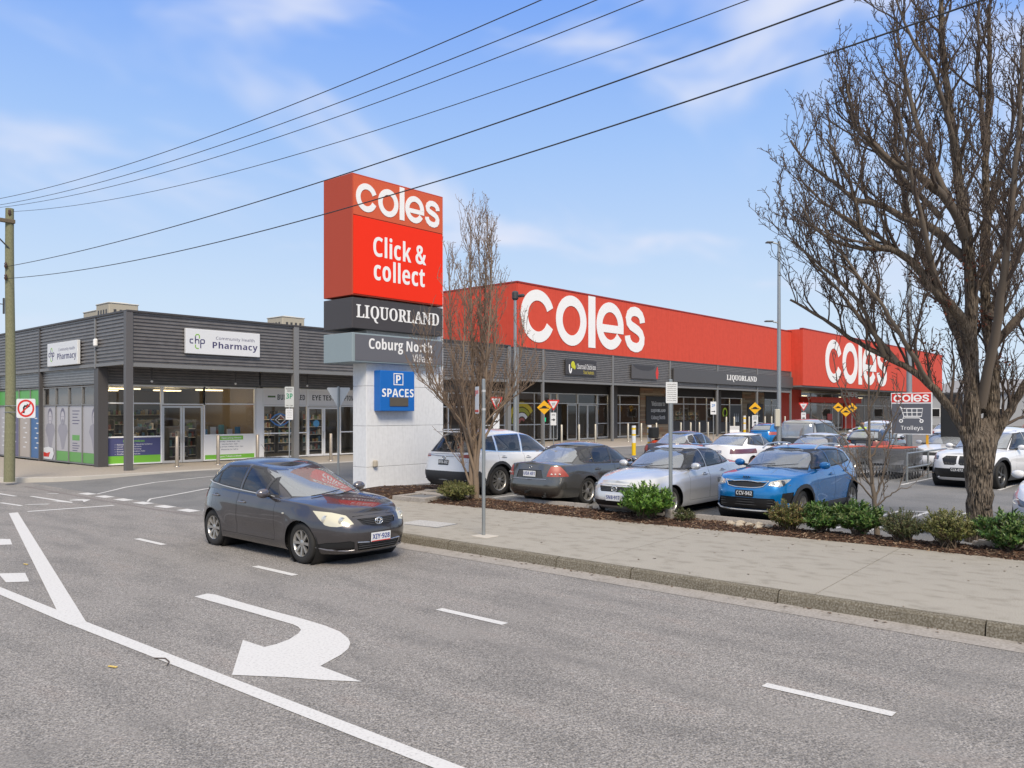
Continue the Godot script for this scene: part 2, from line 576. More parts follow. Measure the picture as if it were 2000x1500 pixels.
# a flat sheet following gy() over an outline, cut into cells
func sheet(pts: PackedVector2Array, lift: float, step := 1.5) -> MB:
	var b := MB.new()
	var r := Rect2(pts[0], Vector2.ZERO)
	for p in pts: r = r.expand(p)
	var ys := [r.position.y]
	for k in [9.4, 10.1, 10.8, 11.5, 12.2, 12.9, 13.6, 14.3, 15.0]:
		if k > r.position.y + 0.01 and k < r.end.y - 0.01: ys.append(k)
	ys.append(r.end.y)
	for i in ys.size() - 1:
		var cell := PackedVector2Array([Vector2(r.position.x - 1, ys[i]), Vector2(r.end.x + 1, ys[i]), Vector2(r.end.x + 1, ys[i + 1]), Vector2(r.position.x - 1, ys[i + 1])])
		for pc in Geometry2D.intersect_polygons(pts, cell):
			var tr := Geometry2D.triangulate_polygon(pc)
			for k in range(0, tr.size(), 3):
				var q := []
				for j in 3: q.append(W(pc[tr[k + j]].x, gy(0, pc[tr[k + j]].y) + lift, pc[tr[k + j]].y))
				if (q[1] - q[0]).cross(q[2] - q[0]).y > 0: b.tri(q[0], q[1], q[2])
				else: b.tri(q[0], q[2], q[1])
	return b

func pv(a: Array) -> PackedVector2Array:
	var r := PackedVector2Array()
	for i in range(0, a.size(), 2): r.append(Vector2(a[i], a[i + 1]))
	return r

func build_ground() -> void:
	var g := MB.new()
	g.ground_poly(pv([-700, -400, 500, -400, 500, 700, -700, 700]), -0.06)
	struct("ground", g, mat("earth", 0.16, 0.155, 0.13, 0.95))
	var road := MB.new()
	road.ground_poly(pv([-260, -9, 200, -9, 200, 9.06, -17.0, 9.06, -17.0, 9.41, -30.0, 9.41, -34, 8.7, -260, 8.7]), 0.0)
	var rd := struct("road", road, mats["asphalt"])
	var lot := sheet(pv([-30.5, 9.4, -17.05, 9.4, -17.05, 14.4, 60, 14.4, 60, 120, -30.5, 120]), 0.0)
	var lotn := struct("car_park", lot, mats["lot_asphalt"])
	# strip of newer seal across the driveway mouth
	part("seam", sheet(pv([-28.0, 8.83, -25, 8.78, -21.7, 8.74, -19, 8.76, -17.2, 8.88, -17.2, 8.98, -19, 8.86, -21.7, 8.84, -25, 8.88, -28.0, 8.93]), 0.003), mat("seal_grey", 0.20, 0.175, 0.165, 0.9), rd)
	var pm: Material = mats["road_paint"]
	var mk := func(called: String, pts: Array, parent: Node, lift := 0.005) -> void:
		part(called, sheet(pv(pts), lift), pm, parent)
	mk.call("turn_arrow", [-9.68, 4.96, -9.72, 5.15, -9.6, 5.19, -8.86, 5.19, -8.23, 5.205, -7.75, 5.225, -7.30, 5.22, -7.00, 5.18, -6.72, 5.08, -6.57, 4.99, -6.43, 4.86, -6.32, 4.69, -6.18, 4.36, -5.56, 4.34, -5.82, 4.16, -6.14, 3.98, -6.55, 3.70, -7.01, 4.02, -7.47, 4.34, -7.09, 4.35, -7.09, 4.48, -7.14, 4.66, -7.26, 4.85, -7.36, 4.95, -7.49, 5.00, -7.62, 5.02, -8.54, 5.0], rd)
	mk.call("centre_line", [-9.40, 3.42, -3.8, 3.60, 0.0, 3.70, 60, 3.70, 60, 3.83, 0.0, 3.83, -3.8, 3.73, -9.41, 3.58], rd)
	mk.call("island_edge_line", [-20.83, 6.26, -20.85, 6.45, -9.41, 3.58, -10.16, 3.55], rd)
	mk.call("island_edge_line", [-40.0, 3.66, -40.0, 3.50, -11.58, 3.39, -9.39, 3.41, -9.40, 3.584, -10.16, 3.57, -12.13, 3.54], rd, 0.006)
	for q in [[-16.9, 4.76, -16.56, 5.00, -15.86, 4.82, -15.96, 4.66], [-13.16, 3.82, -12.92, 4.09, -12.22, 3.92, -12.39, 3.69], [-22.4, 5.6, -22.0, 5.95, -20.9, 5.75, -21.2, 5.4]]:
		mk.call("island_bar", q, rd)
	for k in 9:
		var x := -14.9 + k * 3.98
		mk.call("lane_dash", [x, 6.49, x + 1.03, 6.50, x + 1.03, 6.61, x, 6.60], rd)
	for k in 6:
		var x := -24.4 + k * 1.17
		mk.call("give_way_bar", [x, 9.06, x - 0.06, 9.36, x + 0.55, 9.38, x + 0.61, 9.08], rd)
	mk.call("driveway_line", [-23.95, 9.40, -23.8, 9.36, -25.1, 10.7, -25.75, 11.9, -26.0, 14.2, -26.1, 14.2, -25.88, 11.9, -25.25, 10.7], lotn)
	mk.call("driveway_line", [-20.9, 9.42, -20.78, 9.42, -21.38, 9.77, -22.45, 11.84, -22.9, 14.0, -23.0, 14.0, -22.58, 11.84, -21.5, 9.77], lotn)
	mk.call("turn_bay_line", [-20.93, 6.65, -20.78, 6.65, -20.56, 8.50, -20.72, 8.50], rd)
	mk.call("worn_arrow", [-23.05, 8.30, -22.9, 8.45, -22.46, 8.66, -21.95, 8.3, -22.35, 8.42, -22.6, 8.2, -22.75, 8.25, -22.6, 8.42], rd)
	mk.call("worn_marking", [-24.6, 7.88, -24.55, 7.98, -22.2, 8.12, -22.0, 8.04, -22.9, 7.82, -22.75, 7.96], rd)
	mk.call("worn_marking", [-25.0, 8.44, -25.02, 8.54, -24.8, 8.72, -24.72, 8.64], rd)
	mk.call("worn_marking", [-22.45, 7.08, -22.5, 7.2, -22.2, 7.6, -22.1, 7.5], rd)
	mk.call("worn_marking", [-23.4, 6.8, -23.4, 6.9, -22.3, 7.02, -22.2, 6.92], rd)
	mk.call("worn_marking", [-26.4, 7.5, -26.4, 7.62, -24.9, 7.7, -24.9, 7.6], rd)
	# bay lines of the car park
	for k in 9:
		var x := -16.55 + k * 2.45
		if k == 0 or k == 4: continue
		mk.call("bay_line", [x - 0.05, 15.2, x + 0.05, 15.2, x + 0.05, 20.2, x - 0.05, 20.2], lotn)
	mk.call("bay_line", [-5.05, 15.4, -4.97, 15.4, -4.93, 19.3, -5.02, 19.3], lotn)
	mk.call("bay_line", [-5.62, 15.4, -5.54, 15.4, -5.46, 19.0, -4.97, 19.31, -5.02, 19.4, -5.54, 19.06], lotn, 0.007)
	for k in 9:
		var x := -20.2 + k * 2.55
		mk.call("bay_line", [x - 0.05, 26.0, x + 0.05, 26.0, x + 0.05, 31.0, x - 0.05, 31.0], lotn)
	# footpath with scored joints, and the path in front of the shops
	var joints := [-17.1, -13.6, -10.2, -7.0, -3.7, -0.4, 3.0, 8.0, 14.0, 60.0]
	var ft := MB.new()
	ft.ground_poly(pv([-17.2, 9.56, 60, 9.56, 60, 13.78, -5, 13.75, -9, 13.37, -13.4, 13.2, -16.4, 12.95, -17.2, 12.4]), 0.12)
	var fp := struct("footpath", ft, mats["path_concrete"])
	for k in joints.size() - 1:
		var x0: float = joints[k] + 0.006
		var x1: float = joints[k + 1] - 0.006
		var top := func(x: float) -> float: return lerpf(12.95, 13.2, clampf((x + 16.4) / 3.0, 0, 1)) if x < -13.4 else (lerpf(13.2, 13.37, (x + 13.4) / 4.4) if x < -9 else lerpf(13.37, 13.75, clampf((x + 9) / 4.0, 0, 1)))
		var sb := MB.new()
		var sk := 0.25 if k > 0 else 0.0
		sb.t = Transform3D(Basis(Vector3(1, 0, 0), Vector3(0, 0, -1), Vector3(0, 1, 0)), Vector3.ZERO)
		sb.slab(pv([x0, 9.565, x1, 9.565, x1 - 0.25, top.call(x1), x0 - sk, top.call(x0)]), 0.121, 0.15)
		part("path_slab", sb, mats["path_concrete"], fp)
	var shop_path := MB.new()
	shop_path.t = Transform3D(Basis(Vector3(1, 0, 0), Vector3(0, 0, -1), Vector3(0, 1, 0)), Vector3.ZERO)
	shop_path.slab(pv([-75, 8.21, -33, 8.21, -31.9, 8.31, -31.0, 8.56, -30.2, 8.96, -29.61, 9.46, -29.16, 10.1, -28.96, 10.8, -28.96, 73, -60, 73, -60, 40, -36, 40, -36, 13.0, -75, 13.0]), 0.0, 0.155)
	struct("shop_footpath", shop_path, mats["shop_path"])
	var kl := MB.new()
	var kp := [Vector2(-75, 8.2), Vector2(-33, 8.2), Vector2(-31.9, 8.3), Vector2(-31.0, 8.55), Vector2(-30.2, 8.95), Vector2(-29.6, 9.45), Vector2(-29.15, 10.1), Vector2(-28.95, 10.8), Vector2(-28.95, 73)]
	var ko := []
	for i in kp.size():
		var d: Vector2 = (kp[mini(i + 1, kp.size() - 1)] - kp[maxi(i - 1, 0)]).normalized()
		ko.append(kp[i] + Vector2(d.y, -d.x) * 0.16)
	for i in kp.size() - 1:
		var a: Vector2 = kp[i]
		var e: Vector2 = kp[i + 1]
		var a2: Vector2 = ko[i]
		var e2: Vector2 = ko[i + 1]
		kl.quad(W(a.x, 0.158, a.y), W(a2.x, 0.15, a2.y), W(e2.x, 0.15, e2.y), W(e.x, 0.158, e.y))
		kl.quad(W(a2.x, 0.15, a2.y), W(a2.x, -0.02, a2.y), W(e2.x, -0.02, e2.y), W(e2.x, 0.15, e2.y))
	struct("shop_kerb", kl, mat("kerb_pale", 0.50, 0.47, 0.42, 0.85))
	# kerb of separate stones along the road, and the concrete gutter
	var gut := MB.new()
	gut.quad(W(-17.2, 0.004, 9.04), W(60, 0.004, 9.04), W(60, 0.012, 9.42), W(-17.2, 0.012, 9.42))
	struct("gutter", gut, mats["gutter_concrete"])
	var kn := MB.new()
	kn.box2(W(-17.2, 0.0, 9.5), W(60, 0.10, 9.555))
	var kerb := struct("kerb", kn, mats["kerb_concrete"])
	var kx := [-17.2, -14.6, -12.1, -9.8, -7.5, -6.2, -4.1, -1.9, 0.4, 2.6, 5.0, 8.0, 12.0, 18.0, 30.0, 60.0]
	for k in kx.size() - 1:
		var kb := MB.new()
		var a: float = kx[k] + 0.008
		var e: float = kx[k + 1] - 0.008
		var pr := [[9.43, 0.006], [9.455, 0.115], [9.475, 0.141], [9.51, 0.153], [9.563, 0.153], [9.563, 0.0]]
		var wob := [rng.randf_range(-0.006, 0.006), rng.randf_range(-0.006, 0.006)]
		for i in pr.size() - 1:
			kb.quad(W(a, pr[i][1], pr[i][0] + wob[0]), W(e, pr[i][1], pr[i][0] + wob[1]), W(e, pr[i + 1][1], pr[i + 1][0]), W(a, pr[i + 1][1], pr[i + 1][0]))
		kb.quad(W(a, 0.006, 9.43), W(a, 0.115, 9.455), W(a, 0.153, 9.51), W(a, 0.0, 9.56))
		kb.quad(W(e, 0.0, 9.56), W(e, 0.153, 9.51), W(e, 0.115, 9.455), W(e, 0.006, 9.43))
		part("kerb_stone", kb, mats["kerb_concrete"], kerb)
	# dry leaf scraps that have blown over the path
	var scrap := MB.new()
	scrap.quad(Vector3(-0.012, 0, 0.03), Vector3(0.014, 0.004, 0.02), Vector3(0.010, 0.0, -0.03), Vector3(-0.014, 0.006, -0.02))
	var lm := MultiMesh.new()
	lm.transform_format = MultiMesh.TRANSFORM_3D
	lm.use_colors = true
	lm.mesh = scrap.mesh()
	lm.instance_count = 230
	for k in 230:
		var s := rng.randf_range(9.06, 13.1)
		if k % 5 < 2: s = 9.42 - absf(rng.randfn(0, 0.07))
		elif k % 5 < 4: s = 13.25 - absf(rng.randfn(0, 0.35))
		var y := 0.154 if s > 9.6 else 0.016
		lm.set_instance_transform(k, Transform3D(Basis(Vector3.UP, rng.randf() * TAU) * Basis.from_scale(Vector3.ONE * rng.randf_range(0.4, 1.0)), W(rng.randf_range(-16.5, 1.5), y, s)))
		var v := rng.randf_range(0.5, 1.5)
		lm.set_instance_color(k, Color(0.13 * v, 0.08 * v, 0.045 * v))
	var li := MultiMeshInstance3D.new()
	li.multimesh = lm
	var lmat := mat("leaf_scrap", 1, 1, 1, 0.95)
	lmat.vertex_color_use_as_albedo = true
	li.material_override = lmat
	li.name = "leaf_litter"
	li.set_meta("kind", "stuff")
	li.set_meta("label", "scattered dry leaf scraps along the gutter and path edges")
	li.set_meta("category", "leaf litter")
	add_child(li)
	# planted bed: uneven mulch
	var bed := MB.new()
	var hn := FastNoiseLite.new()
	hn.seed = 9
	hn.frequency = 1.6
	var nx := 240
	var ns := 14
	var bv := func(i: int, j: int) -> Vector3:
		var x := -17.5 + 40.0 * i / nx
		var front := lerpf(12.9, 13.2, clampf((x + 17.0) / 3.6, 0, 1)) if x < -13.4 else (lerpf(13.2, 13.37, (x + 13.4) / 4.4) if x < -9 else lerpf(13.37, 13.75, clampf((x + 9) / 4.0, 0, 1)))
		var back := 17.7 if x < -16.2 else 14.75
		var f := float(j) / ns
		var s := lerpf(front, back, f)
		var y := 0.135 + 0.06 * sin(f * PI) + 0.035 * hn.get_noise_2d(x, s) + 0.014 * hn.get_noise_2d(x * 6.0, s * 6.0)
		if x < -15.8: y += 0.10 * exp(-pow((s - 14.3) / 1.0, 2.0)) * smoothstep(-15.8, -16.6, x)
		if j == 0: y = 0.142
		return W(x, y, s)
	for i in nx:
		for j in ns:
			var p: Array = [bv.call(i, j), bv.call(i + 1, j), bv.call(i + 1, j + 1), bv.call(i, j + 1)]
			bed.quad(p[0], p[1], p[2], p[3])
	struct("garden_bed", bed, mats["mulch"])
	# loose chips of bark on the bed
	var chip := MB.new()
	chip.rbox(Vector3.ZERO, Vector3(0.055, 0.010, 0.018), 0.003)
	var mm := MultiMesh.new()
	mm.transform_format = MultiMesh.TRANSFORM_3D
	mm.use_colors = true
	mm.mesh = chip.mesh()
	mm.instance_count = 9000
	for k in 9000:
		var x := rng.randf_range(-17.3, 0.8)
		var i := int((x + 17.5) / 40.0 * nx)
		var p: Vector3 = bv.call(i, rng.randi_range(0, ns))
		p += Vector3(rng.randf_range(0, 0.16), 0.008, rng.randf_range(-0.05, 0.05))
		if -p.z < 13.1: p.z -= 0.1
		var bs := Basis.from_euler(Vector3(rng.randf_range(-0.6, 0.6), rng.randf_range(0, TAU), rng.randf_range(-0.6, 0.6))).scaled(Vector3.ONE * rng.randf_range(0.5, 1.5))
		mm.set_instance_transform(k, Transform3D(bs, p))
		var g2 := rng.randf_range(0.5, 1.6)
		var cc := Color(0.085, 0.045, 0.026) if rng.randf() < 0.8 else Color(0.20, 0.14, 0.09)
		mm.set_instance_color(k, Color(cc.r * g2, cc.g * g2, cc.b * g2))
	var mi := MultiMeshInstance3D.new()
	mi.multimesh = mm
	var cmat := mat("bark_chip", 1, 1, 1, 0.95)
	cmat.vertex_color_use_as_albedo = true
	mi.material_override = cmat
	mi.name = "bark_chips"
	mi.set_meta("kind", "stuff")
	mi.set_meta("label", "loose brown bark chips scattered over the garden bed")
	mi.set_meta("category", "bark chips")
	add_child(mi)

# ------------------------------------------------------------------ buildings
# local frame of a wall: x along the wall to the viewer's right, y up, z out of the wall
func frame_at(turn: float, at: Vector3) -> Transform3D:
	return Transform3D(Basis(Vector3.UP, turn), at)

func nb(t: Transform3D) -> MB:
	var b := MB.new()
	b.t = t
	return b

func bar(t: Transform3D, a: Vector3, e: Vector3, r := 0.006) -> MB:
	var b := nb(t)
	b.rbox((a + e) * 0.5, (e - a).abs(), r)
	return b

# horizontally ribbed steel sheet
func corrug(t: Transform3D, x0: float, x1: float, y0: float, y1: float, z: float, pitch := 0.135, depth := 0.045) -> MB:
	var b := nb(t)
	var k := int(round((y1 - y0) / pitch))
	var p := (y1 - y0) / k
	for i in k:
		var y := y0 + i * p
		var pr := [[0.0, 0.0], [0.14, -depth], [0.40, -depth], [0.54, 0.0], [1.0, 0.0]]
		for j in 4:
			b.quad(Vector3(x0, y + pr[j][0] * p, z + pr[j][1]), Vector3(x1, y + pr[j][0] * p, z + pr[j][1]), Vector3(x1, y + pr[j + 1][0] * p, z + pr[j + 1][1]), Vector3(x0, y + pr[j + 1][0] * p, z + pr[j + 1][1]))
	return b

# a glazed opening: one frame, each pane a child of it
func glazing(parent: Node, t: Transform3D, xs: Array, ys: Array, z: float, fm: Material, w := 0.055, skip := []) -> Node3D:
	var f := nb(t)
	for x in xs:
		f.rbox(Vector3(x, (ys[0] + ys[-1]) * 0.5, z), Vector3(w, ys[-1] - ys[0] + w, 0.10), 0.006)
	for y in ys:
		for i in xs.size() - 1:
			f.rbox(Vector3((xs[i] + xs[i + 1]) * 0.5, y, z), Vector3(xs[i + 1] - xs[i] - w - 0.002, w, 0.088), 0.006)
	var o := part("window", f, fm, parent)
	for i in xs.size() - 1:
		for j in ys.size() - 1:
			if [i, j] in skip: continue
			var p := nb(t)
			var x0: float = xs[i] + w * 0.5
			var x1: float = xs[i + 1] - w * 0.5
			p.quad(Vector3(x0, ys[j] + w * 0.5, z - 0.01), Vector3(x1, ys[j] + w * 0.5, z - 0.01), Vector3(x1, ys[j + 1] - w * 0.5, z - 0.01), Vector3(x0, ys[j + 1] - w * 0.5, z - 0.01))
			part("pane", p, mats["shop_glass"], o)
	return o

func shop_door(parent: Node, t: Transform3D, x0: float, x1: float, y0: float, y1: float, z: float, hinge_right: bool, fm: Material) -> Node3D:
	var f := nb(t)
	var w := 0.085
	f.rbox(Vector3(x0 + w * 0.5, (y0 + y1) * 0.5, z), Vector3(w, y1 - y0, 0.06), 0.006)
	f.rbox(Vector3(x1 - w * 0.5, (y0 + y1) * 0.5, z), Vector3(w, y1 - y0, 0.06), 0.006)
	f.rbox(Vector3((x0 + x1) * 0.5, y1 - w * 0.5, z), Vector3(x1 - x0 - 2 * w, w, 0.055), 0.006)
	f.rbox(Vector3((x0 + x1) * 0.5, y0 + w * 0.6, z), Vector3(x1 - x0 - 2 * w, w * 1.2, 0.055), 0.006)
	var o := part("door", f, fm, parent)
	var p := nb(t)
	p.quad(Vector3(x0 + w, y0 + w, z), Vector3(x1 - w, y0 + w, z), Vector3(x1 - w, y1 - w, z), Vector3(x0 + w, y1 - w, z))
	part("pane", p, mats["shop_glass"], o)
	var h := nb(t)
	var hx := x0 + 0.05 if hinge_right else x1 - 0.05
	h.tube([Vector3(hx, y0 + 0.85, z + 0.03), Vector3(hx, y0 + 0.87, z + 0.075), Vector3(hx, y0 + 1.18, z + 0.075), Vector3(hx, y0 + 1.2, z + 0.03)], [0.012, 0.012, 0.012, 0.012], 8)
	part("handle", h, mats["steel_bright"], o)
	return o

func room(parent: Node, t: Transform3D, x0: float, x1: float, y0: float, y1: float, depth: float, wallm: Material) -> void:
	var f := nb(t)
	f.box2(Vector3(x0, y0 - 0.1, -depth), Vector3(x1, y0, -0.06))
	part("interior_floor", f, mats["interior_floor"], parent)
	var c := nb(t)
	c.box2(Vector3(x0, y1, -depth), Vector3(x1, y1 + 0.1, -0.06))
	part("interior_ceiling", c, mats["interior_ceiling"], parent)
	var w := nb(t)
	w.box2(Vector3(x0, y0, -depth - 0.15), Vector3(x1, y1, -depth))
	w.box2(Vector3(x0 - 0.14, y0, -depth), Vector3(x0, y1, -0.07))
	w.box2(Vector3(x1, y0, -depth), Vector3(x1 + 0.14, y1, -0.07))
	part("interior_wall", w, wallm, parent)

var lamp_n := 0
func ceiling_tube(parent: Node, t: Transform3D, x: float, y: float, z: float, len: float) -> void:
	var b := nb(t)
	b.rbox(Vector3(x, y, z), Vector3(len, 0.06, 0.12), 0.02)
	part("ceiling_lamp", b, glow("lamp_glow", 1.0, 0.82, 0.5, 2.2), parent)
	var l := OmniLight3D.new()
	lamp_n += 1
	l.name = "ceiling_lamp_light_%03d" % lamp_n
	l.light_color = Color(1.0, 0.9, 0.72)
	l.light_energy = 0.75
	l.light_size = 0.25
	l.omni_range = 20.0
	l.omni_attenuation = 2.0
	l.shadow_enabled = true
	l.position = t * Vector3(x, y - 0.3, z)
	parent.add_child(l)

var product_cols := [[0.45, 0.45, 0.45], [0.12, 0.22, 0.36], [0.12, 0.28, 0.32], [0.40, 0.33, 0.18], [0.28, 0.12, 0.10], [0.55, 0.53, 0.5], [0.14, 0.24, 0.14], [0.06, 0.06, 0.08]]
func shelf_unit(at: Vector3, turn: float, w: float, h: float, label: String) -> void:
	var o := thing("display_shelf", label, "display shelf", at, turn, "display shelves behind the shop windows")
	var f := MB.new()
	f.rbox(Vector3(0, h * 0.5, -0.22), Vector3(w, h, 0.03), 0.005)
	part("back_panel", f, mats["mid_grey"], o)
	for s in [-1, 1]:
		var e := MB.new()
		e.rbox(Vector3(s * w * 0.5, h * 0.5, 0), Vector3(0.04, h, 0.42), 0.005)
		part("side_panel", e, mats["mid_grey"], o)
	var rows := int(h / 0.42)
	for r in rows:
		var y := 0.12 + r * (h - 0.15) / rows
		var sh := MB.new()
		sh.rbox(Vector3(0, y, 0), Vector3(w - 0.05, 0.03, 0.40), 0.004)
		part("shelf_board", sh, mats["white"], o)
		var pr := MB.new()
		pr.use_col = true
		var x := -w * 0.5 + 0.06
		while x < w * 0.5 - 0.16:
			var pw := rng.randf_range(0.07, 0.15)
			var ph := rng.randf_range(0.12, 0.30)
			var cc: Array = product_cols[rng.randi_range(0, 7)]
			pr.col = Color(cc[0], cc[1], cc[2])
			pr.rbox(Vector3(x + pw * 0.5, y + 0.015 + ph * 0.5, 0.06), Vector3(pw * 0.92, ph, 0.16), 0.01)
			x += pw
		var pm := mat("product", 1, 1, 1, 0.45)
		pm.vertex_color_use_as_albedo = true
		part("products", pr, pm, o, true)

func poster(parent: Node, t: Transform3D, x0: float, x1: float, y0: float, y1: float, z: float, m: Material, called := "poster") -> MeshInstance3D:
	var b := nb(t)
	b.quad(Vector3(x0, y0, z), Vector3(x1, y0, z), Vector3(x1, y1, z), Vector3(x0, y1, z))
	return part(called, b, m, parent)

func txt(parent: Node, t: Transform3D, called: String, s: String, w: float, h: float, x: float, y: float, z: float, m: Material, kind := "sans_bold", depth := 0.003) -> MeshInstance3D:
	var o := text(called, s, w, h, Vector3.ZERO, 0.0, m, parent, kind, depth)
	o.transform = t * Transform3D(Basis(), Vector3(x, y, z)) * o.transform
	return o

# the pharmacy's sign: a linked c h p mark and the name
func pharmacy_sign(t: Transform3D, w: float, h: float, label: String) -> void:
	var o := thing("pharmacy_sign", label, "sign")
	o.transform = t
	var id := Transform3D()
	var b := MB.new()
	b.rbox(Vector3(0, 0, 0.06), Vector3(w, h, 0.12), 0.012)
	part("panel", b, mats["sign_white"], o)
	var nav := mat("sign_navy", 0.055, 0.05, 0.13, 0.5)
	var gr := mat("sign_green", 0.22, 0.45, 0.06, 0.5)
	var cx := -w * 0.5 + w * 0.155
	var u := h * 0.10
	var mk := func(called: String, pts: Array, m: Material) -> void:
		var q := MB.new()
		q.t = Transform3D(Basis(), Vector3(cx, 0.0, 0))
		var sc := []
		for p in pts: sc.append(p * u)
		q.band(sc, u * 0.42, 0.118, 0.126)
		part(called, q, m, o)
	mk.call("letter_c", [Vector2(-2.0, -0.75), Vector2(-3.1, -0.75), Vector2(-3.3, -0.5), Vector2(-3.3, 0.5), Vector2(-3.1, 0.75), Vector2(-2.0, 0.75)], nav)
	mk.call("letter_h", [Vector2(-1.1, -0.9), Vector2(-1.1, 2.0)], nav)
	mk.call("letter_h", [Vector2(-1.1, 0.45), Vector2(-0.4, 0.75), Vector2(0.1, 0.75), Vector2(0.35, 0.4), Vector2(0.35, -0.9)], nav)
	mk.call("letter_p", [Vector2(1.15, -2.6), Vector2(1.15, 0.6), Vector2(1.35, 0.8), Vector2(2.5, 0.8), Vector2(2.7, 0.6), Vector2(2.7, -0.4), Vector2(2.5, -0.65), Vector2(1.35, -0.65)], nav)
	mk.call("green_link", [Vector2(-1.1, 2.2), Vector2(-0.6, 2.8), Vector2(0.2, 2.8), Vector2(0.6, 2.3), Vector2(0.6, 1.2)], gr)
	mk.call("green_link", [Vector2(-1.1, -1.3), Vector2(-1.1, -2.3), Vector2(-0.6, -2.8), Vector2(0.3, -2.8)], gr)
	txt(o, id, "name_line", "Community Health", w * 0.53, h * 0.17, w * 0.155, h * 0.17, 0.12, nav, "sans")
	txt(o, id, "name_line", "Pharmacy", w * 0.62, h * 0.36, w * 0.155, -h * 0.14, 0.12, nav, "sans_bold")

func rooftop_vent(at: Vector3, sz: Vector3, label: String) -> void:
	var o := thing("rooftop_vent", label, "roof vent", at, 0.0, "pale vent boxes on the pharmacy roof")
	var m := mat("vent_beige", 0.42, 0.38, 0.30, 0.7)
	var b := MB.new()
	b.rbox(Vector3(0, sz.y * 0.5, 0), sz, 0.04)
	part("casing", b, m, o)
	var c := MB.new()
	c.rbox(Vector3(0, sz.y + 0.01, 0), Vector3(sz.x + 0.06, 0.06, sz.z + 0.06), 0.03)
	c.rbox(Vector3(0, sz.y + 0.07, 0), Vector3(sz.x * 0.55, 0.06, sz.z * 0.55), 0.03)
	part("cap", c, mat("vent_cap", 0.52, 0.50, 0.45, 0.6), o)
	for k in 4:
		var l := MB.new()
		var x := (-0.3 + 0.2 * k) * sz.x
		l.rbox(Vector3(x, sz.y * 0.58, sz.z * 0.5 + 0.003), Vector3(sz.x * 0.09, sz.y * 0.42, 0.02), 0.004)
		l.rbox(Vector3(sz.x * 0.5 + 0.003, sz.y * 0.58, (-0.3 + 0.2 * k) * sz.z), Vector3(0.02, sz.y * 0.42, sz.z * 0.09), 0.004)
		part("louvre_slot", l, mats["dark_grey"], o)

